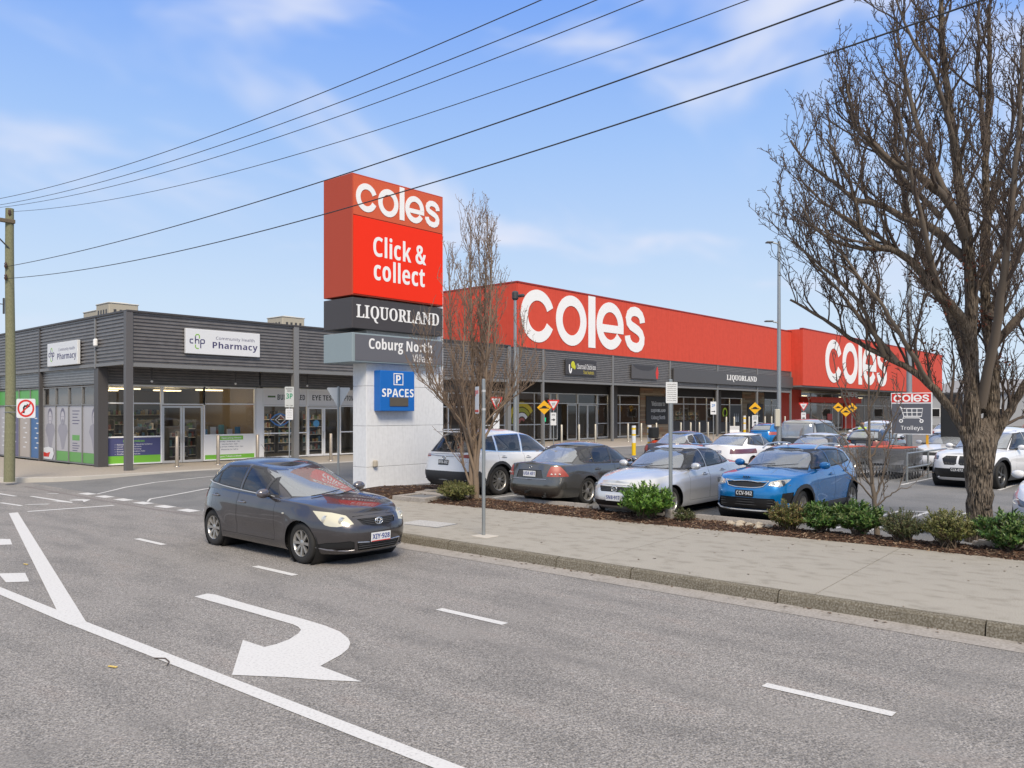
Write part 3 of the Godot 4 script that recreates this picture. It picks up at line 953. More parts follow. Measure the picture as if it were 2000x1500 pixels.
func build_pharmacy() -> void:
	var o := thing("pharmacy_building", "low dark ribbed-steel corner shop building with pharmacy and optician fronts, left of the pylon", "building")
	var dk: Material = mats["frame_dark"]
	var bm: Material = mats["frame_beam"]
	var cl: Material = mats["cladding"]
	var A := frame_at(PI / 2, Vector3(-30.37, 0, 0))       # canopy edge, x = s
	var S := frame_at(PI / 2, Vector3(-33.3, 0, 0))        # shop front, x = s
	var B := frame_at(0.0, Vector3(0, 0, -13.0))           # road side, x = x
	var y0 := 0.155
	# canopy front in bays of 7.1 m
	var posts := [13.05, 20.16, 27.27, 34.0]
	for k in 3:
		part("ribbed_panel", corrug(A, posts[k] + 0.1, posts[k + 1] - 0.1, 4.14, 5.98, 0.0), cl, o)
	for k in posts.size():
		var top := 6.0
		part("canopy_post", bar(A, Vector3(posts[k] - 0.13, y0, -0.16), Vector3(posts[k] + 0.13, top, 0.06)), bm if k > 0 else mat("post_grey", 0.11, 0.105, 0.105, 0.45), o)
	part("canopy_beam", bar(A, Vector3(13.18, 3.98, -0.14), Vector3(34.1, 4.13, 0.03)), bm, o)
	part("parapet_cap", bar(A, Vector3(12.95, 5.985, -0.28), Vector3(34.1, 6.06, 0.075)), mat("cap_dark", 0.06, 0.055, 0.055, 0.5), o)
	var so := nb(A)
	so.box2(Vector3(13.1, 4.14, -2.9), Vector3(34.0, 4.24, -0.16))
	part("canopy_soffit", so, mats["mid_grey"], o)
	for k in 5:
		part("soffit_strut", bar(A, Vector3(14.6 + k * 3.6, 3.55, -1.6), Vector3(14.64 + k * 3.6, 4.14, -1.56)), dk, o)
		var sl := nb(A)
		sl.ellipsoid(Vector3(14.62 + k * 3.6, 3.52, -1.58), Vector3(0.05, 0.05, 0.05), 10)
		part("security_camera", sl, mats["white"], o)
	# road side
	var px := [-33.26, -39.25, -45.3, -51.4, -57.5]
	part("ribbed_panel", corrug(B, -33.2, -30.5, 4.2, 5.98, 0.0), cl, o)
	for k in 4:
		part("ribbed_panel", corrug(B, px[k + 1] + 0.06, px[k] - 0.06, 4.2, 5.98, 0.0), cl, o)
		part("ribbed_strip", corrug(B, px[k + 1] + 0.1, px[k] - (0.25 if k == 0 else 0.1), 3.40, 4.06, -0.10, 0.11, 0.03), mats["pale_cladding"], o)
	for k in px.size():
		part("wall_post", bar(B, Vector3(px[k] - 0.06, y0 if k else 4.0, -0.2), Vector3(px[k] + 0.06, 6.0, 0.03)), bm if k == 0 else dk, o)
	part("corner_column", bar(B, Vector3(-33.46, y0, -0.4), Vector3(-33.05, 4.05, -0.02)), dk, o)
	part("side_beam", bar(B, Vector3(-57.5, 4.06, -0.15), Vector3(-30.52, 4.19, 0.02)), bm, o)
	part("parapet_cap", bar(B, Vector3(-57.6, 5.985, -0.28), Vector3(-30.3, 6.06, 0.06)), mats["cap_dark"], o)
	for k in 4:
		var n := 4
		var xs := []
		for i in n + 1:
			var xr: float = px[k] - 0.22 if k == 0 else px[k] - 0.08
			var xl: float = px[k + 1] + 0.08
			xs.append(lerpf(xl, xr, float(i) / n))
		var z := -0.16
		var wnd := glazing(o, B, xs, [y0 + 0.06, 2.60, 3.34], z, bm, 0.05)
		# film on the glass: portraits and price panels
		for i in n:
			var a: float = xs[i] + 0.028
			var e: float = xs[i + 1] - 0.028
			var zz := z + 0.004
			if k == 0:
				var f := poster(wnd, B, a, e, 0.66, 2.57, zz, mat("film_grey", 0.43, 0.42, 0.44, 0.35), "window_film")
				var gcol: Material = mat("film_green", 0.13, 0.36, 0.09, 0.4)
				if i > 0: poster(wnd, B, a, e, 0.25, 0.655, zz, gcol, "green_film_band")
				else: poster(wnd, B, a, e, 0.25, 0.655, zz, mats["film_grey"], "window_film")
				if i == 2: _film_text(wnd, B, (a + e) * 0.5, zz)
			else:
				var fm: Material = [mat("film_blue", 0.05, 0.14, 0.32, 0.4), mat("film_beige", 0.42, 0.37, 0.33, 0.4), mat("film_violet", 0.12, 0.11, 0.2, 0.4), mats["film_grey"]][(3 - i + k - 1) % 4]
				poster(wnd, B, a, e, 0.25, 2.57, zz, fm, "window_film")
				poster(wnd, B, a, e, 2.63, 3.31, zz, mat("film_green_top", 0.10, 0.38, 0.08, 0.4), "green_film_band")
				for r in 7:
					var ms := nb(B)
					ms.rbox(Vector3((a + e) * 0.5 - 0.1 + 0.2 * (r % 2), 0.7 + r * 0.22, zz + 0.003), Vector3(0.30, 0.05, 0.002), 0.001)
					part("printed_line", ms, mats["sign_white"], wnd)
		if k == 0:
			portrait(wnd, B, (xs[0] + xs[1]) * 0.5, z + 0.006, false)
			portrait(wnd, B, (xs[1] + xs[2]) * 0.5, z + 0.006, true)
			portrait(wnd, B, xs[4] - 0.25, z + 0.006, false)
			var re := nb(B)
			re.poly(pv([xs[0] + 0.03, 0.26, xs[0] + 1.0, 0.26, xs[0] + 1.22, 0.5, xs[0] + 1.1, 0.75, xs[0] + 0.6, 0.8, xs[0] + 0.03, 0.74]), z + 0.03)
			part("white_sticker", re, mats["sign_white"], wnd)
			var rq := nb(B)
			rq.poly(pv([xs[0] + 0.03, 0.36, xs[0] + 0.62, 0.36, xs[0] + 0.78, 0.58, xs[0] + 0.4, 0.52, xs[0] + 0.03, 0.56]), z + 0.034)
			part("red_sticker", rq, mats["sign_red"], wnd)
	# shop front
	part("corner_frame", bar(S, Vector3(13.06, y0, -0.08), Vector3(13.26, 3.42, 0.05)), mats["frame_white"], o)
	for q in [[13.1, 20.2], [20.2, 27.2], [27.2, 34.0]]:
		part("ribbed_strip", corrug(S, q[0] + 0.03, q[1] - 0.03, 3.45, 4.14, 0.02, 0.115, 0.035), cl, o)
	var fw: Material = mats["frame_white"]
	var w1 := glazing(o, S, [13.29, 14.45, 15.62], [0.22, 1.30, 2.66, 3.38], 0.0, fw, 0.06)
	poster(w1, S, 13.32, 15.59, 0.55, 1.27, 0.012, mat("poster_blue", 0.075, 0.08, 0.20, 0.45), "services_poster")
	poster(w1, S, 13.32, 15.59, 0.25, 0.548, 0.012, mat("poster_green", 0.20, 0.52, 0.05, 0.45), "green_band")
	txt(w1, S, "poster_heading", "Our Services", 0.86, 0.10, 14.5, 1.14, 0.014, mats["poster_green"])
	var sv := ["National Diabetes Services Scheme", "Local Delivery Service", "Blood Pressure Testing", "Dosage Administration Aids", "Professional Services"]
	for k in 5:
		txt(w1, S, "poster_line", "•  " + sv[k], [1.5, 1.05, 1.05, 1.2, 1.0][k], 0.062, 13.75 + [0.75, 0.52, 0.52, 0.6, 0.5][k], 1.0 - k * 0.095, 0.014, mats["white"], "sans")
	glazing(o, S, [15.68, 17.5], [2.63, 3.38], 0.0, fw, 0.06)
	shop_door(o, S, 15.66, 16.52, y0 + 0.02, 2.57, 0.0, false, mats["alu"])
	shop_door(o, S, 16.54, 17.44, y0 + 0.02, 2.57, 0.0, true, mats["alu"])
	var w3 := glazing(o, S, [17.5, 19.93], [0.22, 1.30, 2.66, 3.38], 0.0, fw, 0.06)
	poster(w3, S, 17.54, 19.9, 0.25, 1.27, 0.012, mats["white"], "hours_poster")
	poster(w3, S, 17.54, 19.9, 0.25, 0.44, 0.014, mats["poster_green"], "green_band")
	var hd := nb(S)
	hd.band([Vector2(18.2, 1.16), Vector2(19.35, 1.16)], 0.17, 0.012, 0.016)
	part("green_header", hd, mats["poster_green"], w3)
	txt(w3, S, "poster_heading", "Operating Hours", 0.95, 0.10, 18.78, 1.155, 0.018, mats["white"])
	for k in 4:
		txt(w3, S, "poster_line", ["Monday - Friday 8am - 7pm", "Saturday 9am - 3pm", "Sunday & Public Holidays 10am - 2pm", "Phone Us Or Call In"][k], [1.0, 0.75, 1.3, 0.8][k], 0.06, 18.7, 1.0 - k * 0.115, 0.014, mats["navy"], "sans")
	txt(w3, S, "poster_line", "Open 7 days a week", 1.1, 0.09, 18.72, 0.345, 0.016, mats["white"])
	part("white_pier", bar(S, Vector3(19.98, y0, -0.1), Vector3(20.32, 3.40, 0.06)), fw, o)
	# optician
	var w4 := glazing(o, S, [20.36, 22.72], [0.22, 1.32, 2.6, 3.38], 0.0, fw, 0.06)
	poster(w4, S, 20.4, 22.69, 2.64, 3.35, 0.012, mat("band_grey", 0.82, 0.80, 0.79, 0.5), "name_band")
	part("green_dash", bar(S, Vector3(20.6, 2.98, 0.013), Vector3(21.0, 3.06, 0.016), 0.001), mat("dash_green", 0.09, 0.16, 0.05, 0.5), w4)
	txt(w4, S, "band_word", "BULK BILLED", 1.5, 0.25, 21.86, 3.0, 0.014, mats["dark_grey"])
	var w5 := glazing(o, S, [22.78, 24.62], [2.6, 3.38], 0.0, fw, 0.06)
	poster(w5, S, 22.82, 24.59, 2.64, 3.35, 0.012, mats["band_grey"], "name_band")
	txt(w5, S, "band_word", "EYE TESTS", 1.45, 0.25, 23.75, 3.0, 0.014, mats["dark_grey"])
	shop_door(o, S, 22.76, 23.66, y0 + 0.02, 2.54, 0.0, false, fw)
	shop_door(o, S, 23.68, 24.58, y0 + 0.02, 2.54, 0.0, true, fw)
	var w6 := glazing(o, S, [24.66, 26.4, 28.2], [0.22, 1.32, 2.6, 3.38], 0.0, fw, 0.06)
	poster(w6, S, 24.7, 26.37, 2.64, 3.35, 0.012, mats["band_grey"], "name_band")
	txt(w6, S, "band_word", "OPTOMETRIST", 1.5, 0.25, 25.5, 3.0, 0.014, mats["dark_grey"])
	glazing(o, S, [28.26, 30.2, 32.1, 33.9], [0.22, 1.32, 2.6, 3.38], 0.0, fw, 0.06)
	# eye mark on the optician's glass
	var lg := nb(S)
	lg.band([Vector2(20.72, 1.95), Vector2(21.0, 2.16), Vector2(21.25, 2.24), Vector2(21.55, 2.13), Vector2(21.82, 1.95), Vector2(21.55, 1.77), Vector2(21.25, 1.66), Vector2(21.0, 1.74)], 0.075, 0.01, 0.014, true)
	part("eye_mark", lg, mat("logo_blue", 0.08, 0.22, 0.5, 0.4), w4)
	var lg2 := nb(S)
	lg2.band([Vector2(21.0, 1.95), Vector2(21.27, 2.17), Vector2(21.54, 1.95), Vector2(21.27, 1.73)], 0.06, 0.014, 0.018, true)
	part("eye_mark", lg2, mats["sign_white"], w4)
	var dc := nb(S)
	dc.t = S * Transform3D(Basis(Vector3.RIGHT, PI / 2), Vector3(23.25, 1.75, 0.012))
	dc.lathe([Vector2(0.0, 0.004), Vector2(0.17, 0.004), Vector2(0.17, 0.0)], 20)
	part("round_sticker", dc, mat("sticker_blue", 0.10, 0.35, 0.6, 0.4), o)
	# walls, roof and rooms behind the glass
	var wl := nb(S)
	wl.box2(Vector3(13.4, 3.42, -14), Vector3(34.0, 5.6, -13.8))
	wl.box2(Vector3(33.9, 0.0, -14), Vector3(34.1, 5.9, 0.0))
	wl.box2(Vector3(13.3, 0.0, -24.3), Vector3(34.0, 5.9, -24.1))
	part("wall", wl, mats["mid_grey"], o)
	var rf := nb(S)
	rf.box2(Vector3(13.2, 5.55, -24.2), Vector3(34.0, 5.75, 2.8))
	part("roof", rf, mats["mid_grey"], o)
	room(o, S, 13.45, 20.25, y0, 3.42, 9.0, mats["interior"])
	room(o, S, 20.4, 34.0, y0, 3.42, 7.0, mats["interior"])
	for q in [[15.0, -2.0], [17.6, -3.6], [15.4, -5.2], [18.6, -1.6]]:
		ceiling_tube(o, S, q[0], 3.30, q[1], 1.3)
	for q in [[21.4, -1.2], [23.6, -2.4], [26.0, -1.6]]:
		ceiling_tube(o, S, q[0], 3.30, q[1], 0.7)
	for k in 7:
		shelf_unit(W(-36.2 - 1.1 * (k % 2), y0, 13.9 + k * 0.95), PI / 2, 0.9, 1.5 + 0.3 * (k % 2), "stocked display shelf inside the pharmacy, number %s from the corner column" % ["one", "two", "three", "four", "five", "six", "seven"][k])
	for k in 3:
		shelf_unit(W(-41.9, y0, 14.6 + k * 2.1), PI / 2, 2.0, 2.5, "tall stocked shelf along the back wall of the pharmacy, %s from the left" % ["first", "second", "third"][k])
	mat("sticker_blue_b", 0.08, 0.26, 0.45, 0.4)
	mat("dash_green_b", 0.10, 0.30, 0.25, 0.5)
	var ct := thing("shop_counter", "low pale counter with leaflets inside the pharmacy window right of its doors", "counter", W(-34.3, y0, 18.8), PI / 2)
	var cb := MB.new()
	cb.rbox(Vector3(0, 0.55, 0), Vector3(2.0, 1.1, 0.5), 0.02)
	part("cabinet", cb, mats["mid_grey"], ct)
	for k in 5:
		var lf := MB.new()
		lf.rbox(Vector3(-0.8 + k * 0.4, 1.1 + 0.14 + 0.05 * (k % 3), 0.1), Vector3(0.26, 0.28 + 0.10 * (k % 3), 0.05), 0.008)
		part("leaflet_box", lf, [mats["sticker_blue_b"], mats["sign_white"], mats["dash_green_b"], mats["sign_white"], mats["sticker_blue_b"]][k], ct)
	for k in 4:
		shelf_unit(W(-37.6, y0, 21.4 + k * 1.5), PI / 2, 1.3, 2.2, "tall spectacle display shelf inside the optician shop, %s from the left" % ["first", "second", "third", "last"][k])
	pharmacy_sign(frame_at(PI / 2, W(-30.36, 5.06, 16.75)), 3.2, 0.97, "white pharmacy sign on the car park side of the ribbed fascia")
	pharmacy_sign(frame_at(0.0, W(-36.3, 4.72, 12.98)), 3.25, 0.97, "white pharmacy sign on the road side of the ribbed fascia")
	var al := nb(B)
	al.rbox(Vector3(-33.05, 5.0, 0.08), Vector3(0.18, 0.3, 0.14), 0.04)
	part("alarm_box", al, mats["white"], o)
	rooftop_vent(W(-36.55, 5.75, 15.2), Vector3(1.35, 1.22, 1.25), "pale louvred vent box nearest the corner of the pharmacy roof")
	rooftop_vent(W(-39.0, 5.75, 15.6), Vector3(1.5, 1.12, 1.2), "pale louvred vent box further left on the pharmacy roof")
	rooftop_vent(W(-34.9, 5.75, 22.6), Vector3(1.35, 1.15, 1.25), "pale louvred vent box over the optician, left of the pylon")

func _film_text(wnd: Node, B: Transform3D, x: float, z: float) -> void:
	var g := nb(B)
	g.band([Vector2(x - 0.38, 1.25), Vector2(x + 0.38, 1.25)], 0.22, z + 0.001, z + 0.004)
	part("green_label", g, mats["film_green"], wnd)
	for k in 9:
		var b := nb(B)
		var y := 2.35 - k * 0.13 if k < 5 else 1.02 - (k - 5) * 0.10
		b.box(Vector3(x - 0.05 * (k % 3), y, z + 0.002), Vector3(0.75 - 0.12 * (k % 3), 0.035, 0.002))
		part("printed_line", b, mat("print_violet", 0.12, 0.11, 0.18, 0.5), wnd)

# a printed portrait on window film: head, shoulders and face as flat shapes
func portrait(wnd: Node, B: Transform3D, x: float, z: float, beard: bool) -> void:
	var tone := mat("print_mid", 0.30, 0.29, 0.33, 0.4)
	var dark := mat("print_dark", 0.16, 0.15, 0.20, 0.4)
	var face := mat("print_face", 0.48, 0.46, 0.49, 0.4)
	var el := func(cx: float, cy: float, rx: float, ry: float, zz: float, m: Material, called: String) -> void:
		var p := PackedVector2Array()
		for i in 20: p.append(Vector2(x + cx + cos(TAU * i / 20) * rx, cy + sin(TAU * i / 20) * ry))
		var b := nb(B)
		b.poly(p, zz)
		part(called, b, m, wnd)
	var bd := nb(B)
	bd.poly(pv([x - 0.55, 1.5, x - 0.42, 1.75, x - 0.12, 1.85, x + 0.12, 1.85, x + 0.42, 1.75, x + 0.55, 1.5, x + 0.35, 1.2, x + 0.14, 0.75, x - 0.1, 0.72, x - 0.3, 1.2]), z)
	part("printed_body", bd, tone, wnd)
	el.call(0.0, 2.12, 0.27, 0.36, z + 0.001, dark, "printed_hair")
	el.call(0.0, 2.06, 0.20, 0.28, z + 0.002, face, "printed_face")
	if beard: el.call(0.0, 1.9, 0.16, 0.13, z + 0.003, tone, "printed_beard")
	el.call(-0.075, 2.11, 0.04, 0.018, z + 0.004, dark, "printed_eye")
	el.call(0.075, 2.11, 0.04, 0.018, z + 0.004, dark, "printed_eye")
	el.call(0.0, 1.93, 0.06, 0.018, z + 0.004, dark, "printed_mouth")

func build_pylon() -> void:
	var o := thing("pylon_sign", "tall white pylon with stacked red, black and grey sign boxes and a blue parking sign", "pylon sign", W(-18.52, 0.0, 14.63))
	# local: x to the right along the road, -z into the car park; faces +x and +z
	var wr: Material = mats["white_render"]
	var L := 3.02
	var D := 0.62
	# column of cast panels with open joints
	var ys := [0.05, 0.72, 1.9, 3.05, 4.2, 5.6, 7.0, 8.38]
	var core := MB.new()
	core.box2(Vector3(-D + 0.03, 0.0, -L + 0.03), Vector3(-0.03, 8.35, -0.03))
	var cm := part("column", core, mat("joint_grey", 0.25, 0.25, 0.25, 0.8), o)
	for k in ys.size() - 1:
		var b := MB.new()
		b.rbox(Vector3(-D * 0.5, (ys[k] + ys[k + 1]) * 0.5, -L * 0.5), Vector3(D, ys[k + 1] - ys[k] - 0.008, L), 0.008)
		part("render_panel", b, wr, cm)
	var F := Transform3D(Basis(Vector3.UP, PI / 2), Vector3(0.24, 0, 0))    # +x face of the boxes; x = depth into the car park
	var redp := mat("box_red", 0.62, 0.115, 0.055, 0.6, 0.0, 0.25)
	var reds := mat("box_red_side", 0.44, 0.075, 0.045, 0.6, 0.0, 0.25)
	var x0 := -0.68
	var x1 := 2.78
	var bx := func(called: String, y0: float, y1: float, m: Material) -> MeshInstance3D:
		var b := MB.new()
		b.rbox(Vector3((-1.1 + 0.24) * 0.5, (y0 + y1) * 0.5, -(x0 + x1) * 0.5), Vector3(1.34, y1 - y0, x1 - x0), 0.012)
		return part(called, b, m, o)
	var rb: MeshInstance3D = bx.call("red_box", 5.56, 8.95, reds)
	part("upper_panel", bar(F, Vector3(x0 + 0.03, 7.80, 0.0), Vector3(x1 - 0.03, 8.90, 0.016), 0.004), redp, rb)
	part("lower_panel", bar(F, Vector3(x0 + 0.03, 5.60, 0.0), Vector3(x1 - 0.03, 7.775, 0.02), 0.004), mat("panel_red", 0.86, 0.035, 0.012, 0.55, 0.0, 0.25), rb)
	var wht: Material = mats["white"]
	round_letters(rb, F * Vector3(1.03, 8.33, 0.016), PI / 2, 3.2, 0.80, wht, 0.014, 1.2)
	txt(rb, F, "word", "Click &", 2.02, 0.60, 1.05, 7.03, 0.02, wht, "sans_bold", 0.01)
	txt(rb, F, "word", "collect", 1.94, 0.60, 1.03, 6.36, 0.02, wht, "sans_bold", 0.01)
	var lb: MeshInstance3D = bx.call("black_box", 4.64, 5.50, mat("box_black", 0.055, 0.048, 0.048, 0.45))
	txt(lb, F, "word", "LIQUORLAND", 3.14, 0.48, 1.03, 5.07, 0.002, wht, "serif_bold", 0.02)
	var gb: MeshInstance3D = bx.call("grey_box", 3.70, 4.52, mat("box_grey", 0.26, 0.32, 0.34, 0.5))
	part("front_panel", bar(F, Vector3(x0 + 0.09, 3.74, 0.0), Vector3(x1 - 0.02, 4.48, 0.012), 0.004), mat("panel_grey", 0.125, 0.125, 0.14, 0.45), gb)
	txt(gb, F, "word", "Coburg North", 2.42, 0.42, 1.10, 4.20, 0.014, wht, "sans_bold", 0.006)
	txt(gb, F, "word", "Village", 0.80, 0.30, 1.92, 3.88, 0.014, wht, "sans", 0.006)
	for q in [[5.50, 5.56], [4.52, 4.64]]:
		part("spacer", bar(Transform3D(), Vector3(-0.75, q[0], -1.9), Vector3(-0.1, q[1], -0.2)), mats["dark_grey"], o)
	# the count of free spaces
	var ps := MB.new()
	ps.rbox(Vector3(0.13, 2.915, -0.93), Vector3(0.30, 1.17, 1.30), 0.015)
	var pn := part("parking_box", ps, mat("sign_blue", 0.0, 0.125, 0.47, 0.4), o)
	var P := Transform3D(Basis(Vector3.UP, PI / 2), Vector3(0.282, 0, 0))
	var pf := nb(P)
	pf.band([Vector2(0.78, 3.10), Vector2(1.12, 3.10), Vector2(1.12, 3.42), Vector2(0.78, 3.42)], 0.035, 0.0, 0.006, true)
	part("letter_frame", pf, wht, pn)
	txt(pn, P, "letter", "P", 0.18, 0.24, 0.95, 3.26, 0.0, wht)
	txt(pn, P, "word", "SPACES", 1.2, 0.24, 0.94, 2.86, 0.0, wht)
	part("display", bar(P, Vector3(0.62, 2.47, 0.0), Vector3(1.32, 2.73, 0.02)), mat("led_off", 0.09, 0.075, 0.055, 0.3), pn)
	var tap := MB.new()
	tap.rbox(Vector3(0.06, 0.82, -0.28), Vector3(0.12, 0.2, 0.14), 0.03)
	part("power_outlet", tap, mat("outlet_beige", 0.45, 0.40, 0.32, 0.5), o)

func build_coles() -> void:
	var o := thing("supermarket_row", "long dark ribbed-steel row of shops under a tall red parapet with giant white letters", "building")
	var A := frame_at(PI / 2, Vector3(-34.3, 0, 0))
	var S := frame_at(PI / 2, Vector3(-38.0, 0, 0))
	var dk: Material = mats["frame_dark"]
	var bm: Material = mats["frame_beam"]
	var cl: Material = mats["cladding"]
	var rw: Material = mats["red_wall"]
	var y0 := 0.155
	var s0 := 39.2
	var s1 := 82.28
	var posts := [41.8, 49.9, 58.05, 66.2, 74.28, 82.2]
	var E := frame_at(0.0, Vector3(0, 0, -s0))
	# red parapet in cast panels
	var rb := nb(A)
	rb.box2(Vector3(s0, 6.5, -16.0), Vector3(s1, 10.62, -0.03))
	var red := part("red_parapet", rb, rw, o)
	var k := 0
	var x := s0
	while x < s1 - 0.1:
		var e := minf(x + 6.155, s1)
		part("wall_panel", bar(A, Vector3(x + 0.004, 6.5, -0.03), Vector3(e - 0.004, 10.60, 0.03 + 0.004 * (k % 2)), 0.006), rw, red)
		x = e
		k += 1
	part("red_coping", bar(A, Vector3(s0 - 0.06, 10.60, -0.3), Vector3(s1, 10.70, 0.07)), mat("coping_red", 0.30, 0.022, 0.014, 0.5), o)
	part("end_panel", bar(E, Vector3(-50.2, 6.5, 0.0), Vector3(-34.31, 10.60, 0.05)), rw, red)
	part("red_coping", bar(E, Vector3(-50.2, 10.60, -0.2), Vector3(-34.36, 10.70, 0.08)), mats["coping_red"], o)
	round_letters(red, A * Vector3(46.88, 8.62, 0.04), PI / 2, 14.8, 3.46, mats["white"], 0.03)
	# ribbed fascia
	var ps := [s0 + 0.05] + posts
	for i in ps.size() - 1:
		part("ribbed_panel", corrug(A, ps[i] + 0.06, ps[i + 1] - 0.06, 4.46, 6.46, 0.0), cl, o)
	part("ribbed_panel", corrug(E, -50.2, -34.34, 4.46, 6.46, 0.0), cl, o)
	part("canopy_beam", bar(A, Vector3(s0, 4.30, -0.14), Vector3(s1, 4.45, 0.03)), bm, o)
	part("canopy_beam", bar(E, Vector3(-50.2, 4.30, -0.14), Vector3(-34.34, 4.45, 0.03)), bm, o)
	part("flashing", bar(A, Vector3(s0, 6.455, -0.1), Vector3(s1, 6.498, 0.05), 0.004), dk, o)
	for p in posts:
		part("canopy_post", bar(A, Vector3(p - 0.09, y0, -0.12), Vector3(p + 0.09, 6.46, 0.05)), bm, o)
	part("canopy_post", bar(A, Vector3(s0 - 0.02, y0, -0.2), Vector3(s0 + 0.14, 6.46, 0.04)), bm, o)
	for q in [54.6, 72.6]:
		part("dark_pier", bar(S, Vector3(q, y0, -0.2), Vector3(q + 0.95, 4.4, 0.30)), dk, o)
	var so := nb(A)
	so.box2(Vector3(s0 + 0.1, 4.46, -3.8), Vector3(s1, 4.56, -0.16))
	part("canopy_soffit", so, mats["dark_grey"], o)
	var bl := nb(S)
	for q in [[s0 + 0.2, 59.2], [64.75, 72.6], [73.6, 78.6], [84.0, 87.6]]:
		bl.box2(Vector3(q[0], 3.74, -0.1), Vector3(q[1], 4.5, 0.05))
	part("bulkhead", bl, mat("bulkhead_black", 0.02, 0.018, 0.018, 0.6), o)
	# glazing, doors
	var fw: Material = mats["alu"]
	var wa := glazing(o, S, [40.0, 42.07, 45.29, 47.1], [0.3, 1.40, 2.94, 3.70], 0.0, fw, 0.075)
	# a cockerel tail of coloured strokes on the glass
	var tl := [[mat("tail_yellow", 0.62, 0.48, 0.02, 0.5), 0.95, 0.34], [mat("tail_olive", 0.36, 0.36, 0.03, 0.5), 0.68, 0.30], [mats["white"], 0.44, 0.26], [mat("tail_red", 0.35, 0.05, 0.03, 0.5), 0.22, 0.2]]
	for i in 4:
		var b := nb(S)
		var pts := []
		for j in 10:
			var a := deg_to_rad(35.0 + j * 16.0)
			pts.append(Vector2(43.9 + cos(a) * tl[i][1] * 1.4, 1.5 + sin(a) * tl[i][1] * 1.45))
		b.band(pts, tl[i][2], 0.02 + 0.004 * i, 0.026 + 0.004 * i)
		part("feather_stroke", b, tl[i][0], wa)
	var gs := nb(S)
	gs.rbox(Vector3(46.4, 1.75, 0.03), Vector3(0.4, 0.3, 0.04), 0.01)
	part("exit_sign", gs, glow("green_sign_glow", 0.02, 0.5, 0.2, 0.9), wa)
	glazing(o, S, [47.2, 47.97], [0.3, 1.40, 2.94, 3.70], 0.0, fw, 0.07)
	glazing(o, S, [48.05, 50.45], [2.96, 3.70], 0.0, fw, 0.07)
	glazing(o, S, [50.55, 53.05], [2.96, 3.70], 0.0, fw, 0.07)
	var od := nb(S)
	od.box2(Vector3(48.1, 0.2, -0.6), Vector3(49.15, 2.9, -0.5))
	part("dark_doorway", od, mats["black"], o)
	shop_door(o, S, 49.2, 50.42, y0 + 0.02, 2.9, 0.0, false, fw)
	shop_door(o, S, 50.62, 51.8, y0 + 0.02, 2.9, 0.0, false, fw)
	shop_door(o, S, 51.82, 53.0, y0 + 0.02, 2.9, 0.0, true, fw)
	glazing(o, S, [53.12, 54.6], [0.3, 1.40, 2.94, 3.70], 0.0, fw, 0.07)
	glazing(o, S, [55.6, 56.3, 59.2], [0.3, 1.40, 2.94, 3.70], 0.0, fw, 0.075)
	var sb := nb(S)
	sb.box2(Vector3(53.2, y0, -0.06), Vector3(59.2, 0.27, 0.02))
	part("sill_wall", sb, mats["mid_grey"], o)
	# the liquor shop: stacked boards of stone colour, each course its own piece
	var tones := [mat("stone_a", 0.30, 0.22, 0.14, 0.85), mat("stone_b", 0.36, 0.28, 0.19, 0.85), mat("stone_c", 0.24, 0.16, 0.10, 0.85), mat("stone_d", 0.33, 0.19, 0.11, 0.85)]
	var course := func(a: float, e: float, z: float) -> void:
		var back := nb(S)
		back.box2(Vector3(a, y0, -0.15), Vector3(e, 4.42, 0.0))
		var wl := part("stone_wall", back, mats["dark_grey"], o)
		var y := y0
		var i := 0
		while y < 4.36:
			var hh := 0.20
			var xx := a - (0.7 if i % 2 else 0.0)
			while xx < e:
				var l := rng.randf_range(1.1, 2.1)
				var p0 := maxf(xx, a)
				var p1 := minf(xx + l, e)
				if p1 - p0 > 0.05:
					part("stone_board", bar(S, Vector3(p0 + 0.006, y + 0.006, 0.0), Vector3(p1 - 0.006, minf(y + hh, 4.42) - 0.006, z + rng.randf_range(0.0, 0.035)), 0.006), tones[rng.randi_range(0, 3)], wl)
				xx += l
			y += hh
			i += 1
	course.call(59.32, 64.62, 0.05)
	course.call(78.7, 83.9, 0.05)
	var wsn := nb(S)
	wsn.rbox(Vector3(62.3, 2.46, 0.12), Vector3(4.3, 2.45, 0.06), 0.01)
	var ws := part("welcome_panel", wsn, mat("panel_black", 0.025, 0.024, 0.025, 0.5), o)
	txt(ws, S, "word", "Welcome to", 2.2, 0.40, 62.1, 3.05, 0.152, mats["white"], "serif")
	txt(ws, S, "word", "LIQUORLAND", 2.4, 0.32, 62.1, 2.40, 0.152, mats["white"], "serif_bold")
	txt(ws, S, "word", "Coburg North", 2.3, 0.42, 62.1, 1.80, 0.152, mats["white"], "serif")
	var wl1 := glazing(o, S, [64.78, 66.75, 68.95, 71.14, 72.55], [0.3, 3.05, 3.70], 0.0, fw, 0.08)
	for q in [[64.86, 66.67], [66.83, 68.87], [69.03, 71.06], [71.2, 72.5]]:
		poster(wl1, S, q[0], q[1], 0.36, 1.5, 0.012, mat("window_dark_film", 0.035, 0.034, 0.036, 0.4), "dark_window_film")
	var wl2 := glazing(o, S, [73.65, 75.93, 78.6], [0.3, 3.05, 3.70], 0.0, fw, 0.08)
	for q in [[73.7, 75.86], [75.99, 78.5]]:
		poster(wl2, S, q[0], q[1], 0.36, 1.3 if q[0] < 75 else 3.0, 0.012, mats["window_dark_film"], "dark_window_film")
	var rg := nb(S)
	rg.band(arc(Vector2(74.9, 2.25), 0.42, 0.42, -60, 240, 20), 0.16, 0.014, 0.02)
	part("round_sticker", rg, mats["fluoro"], wl2)
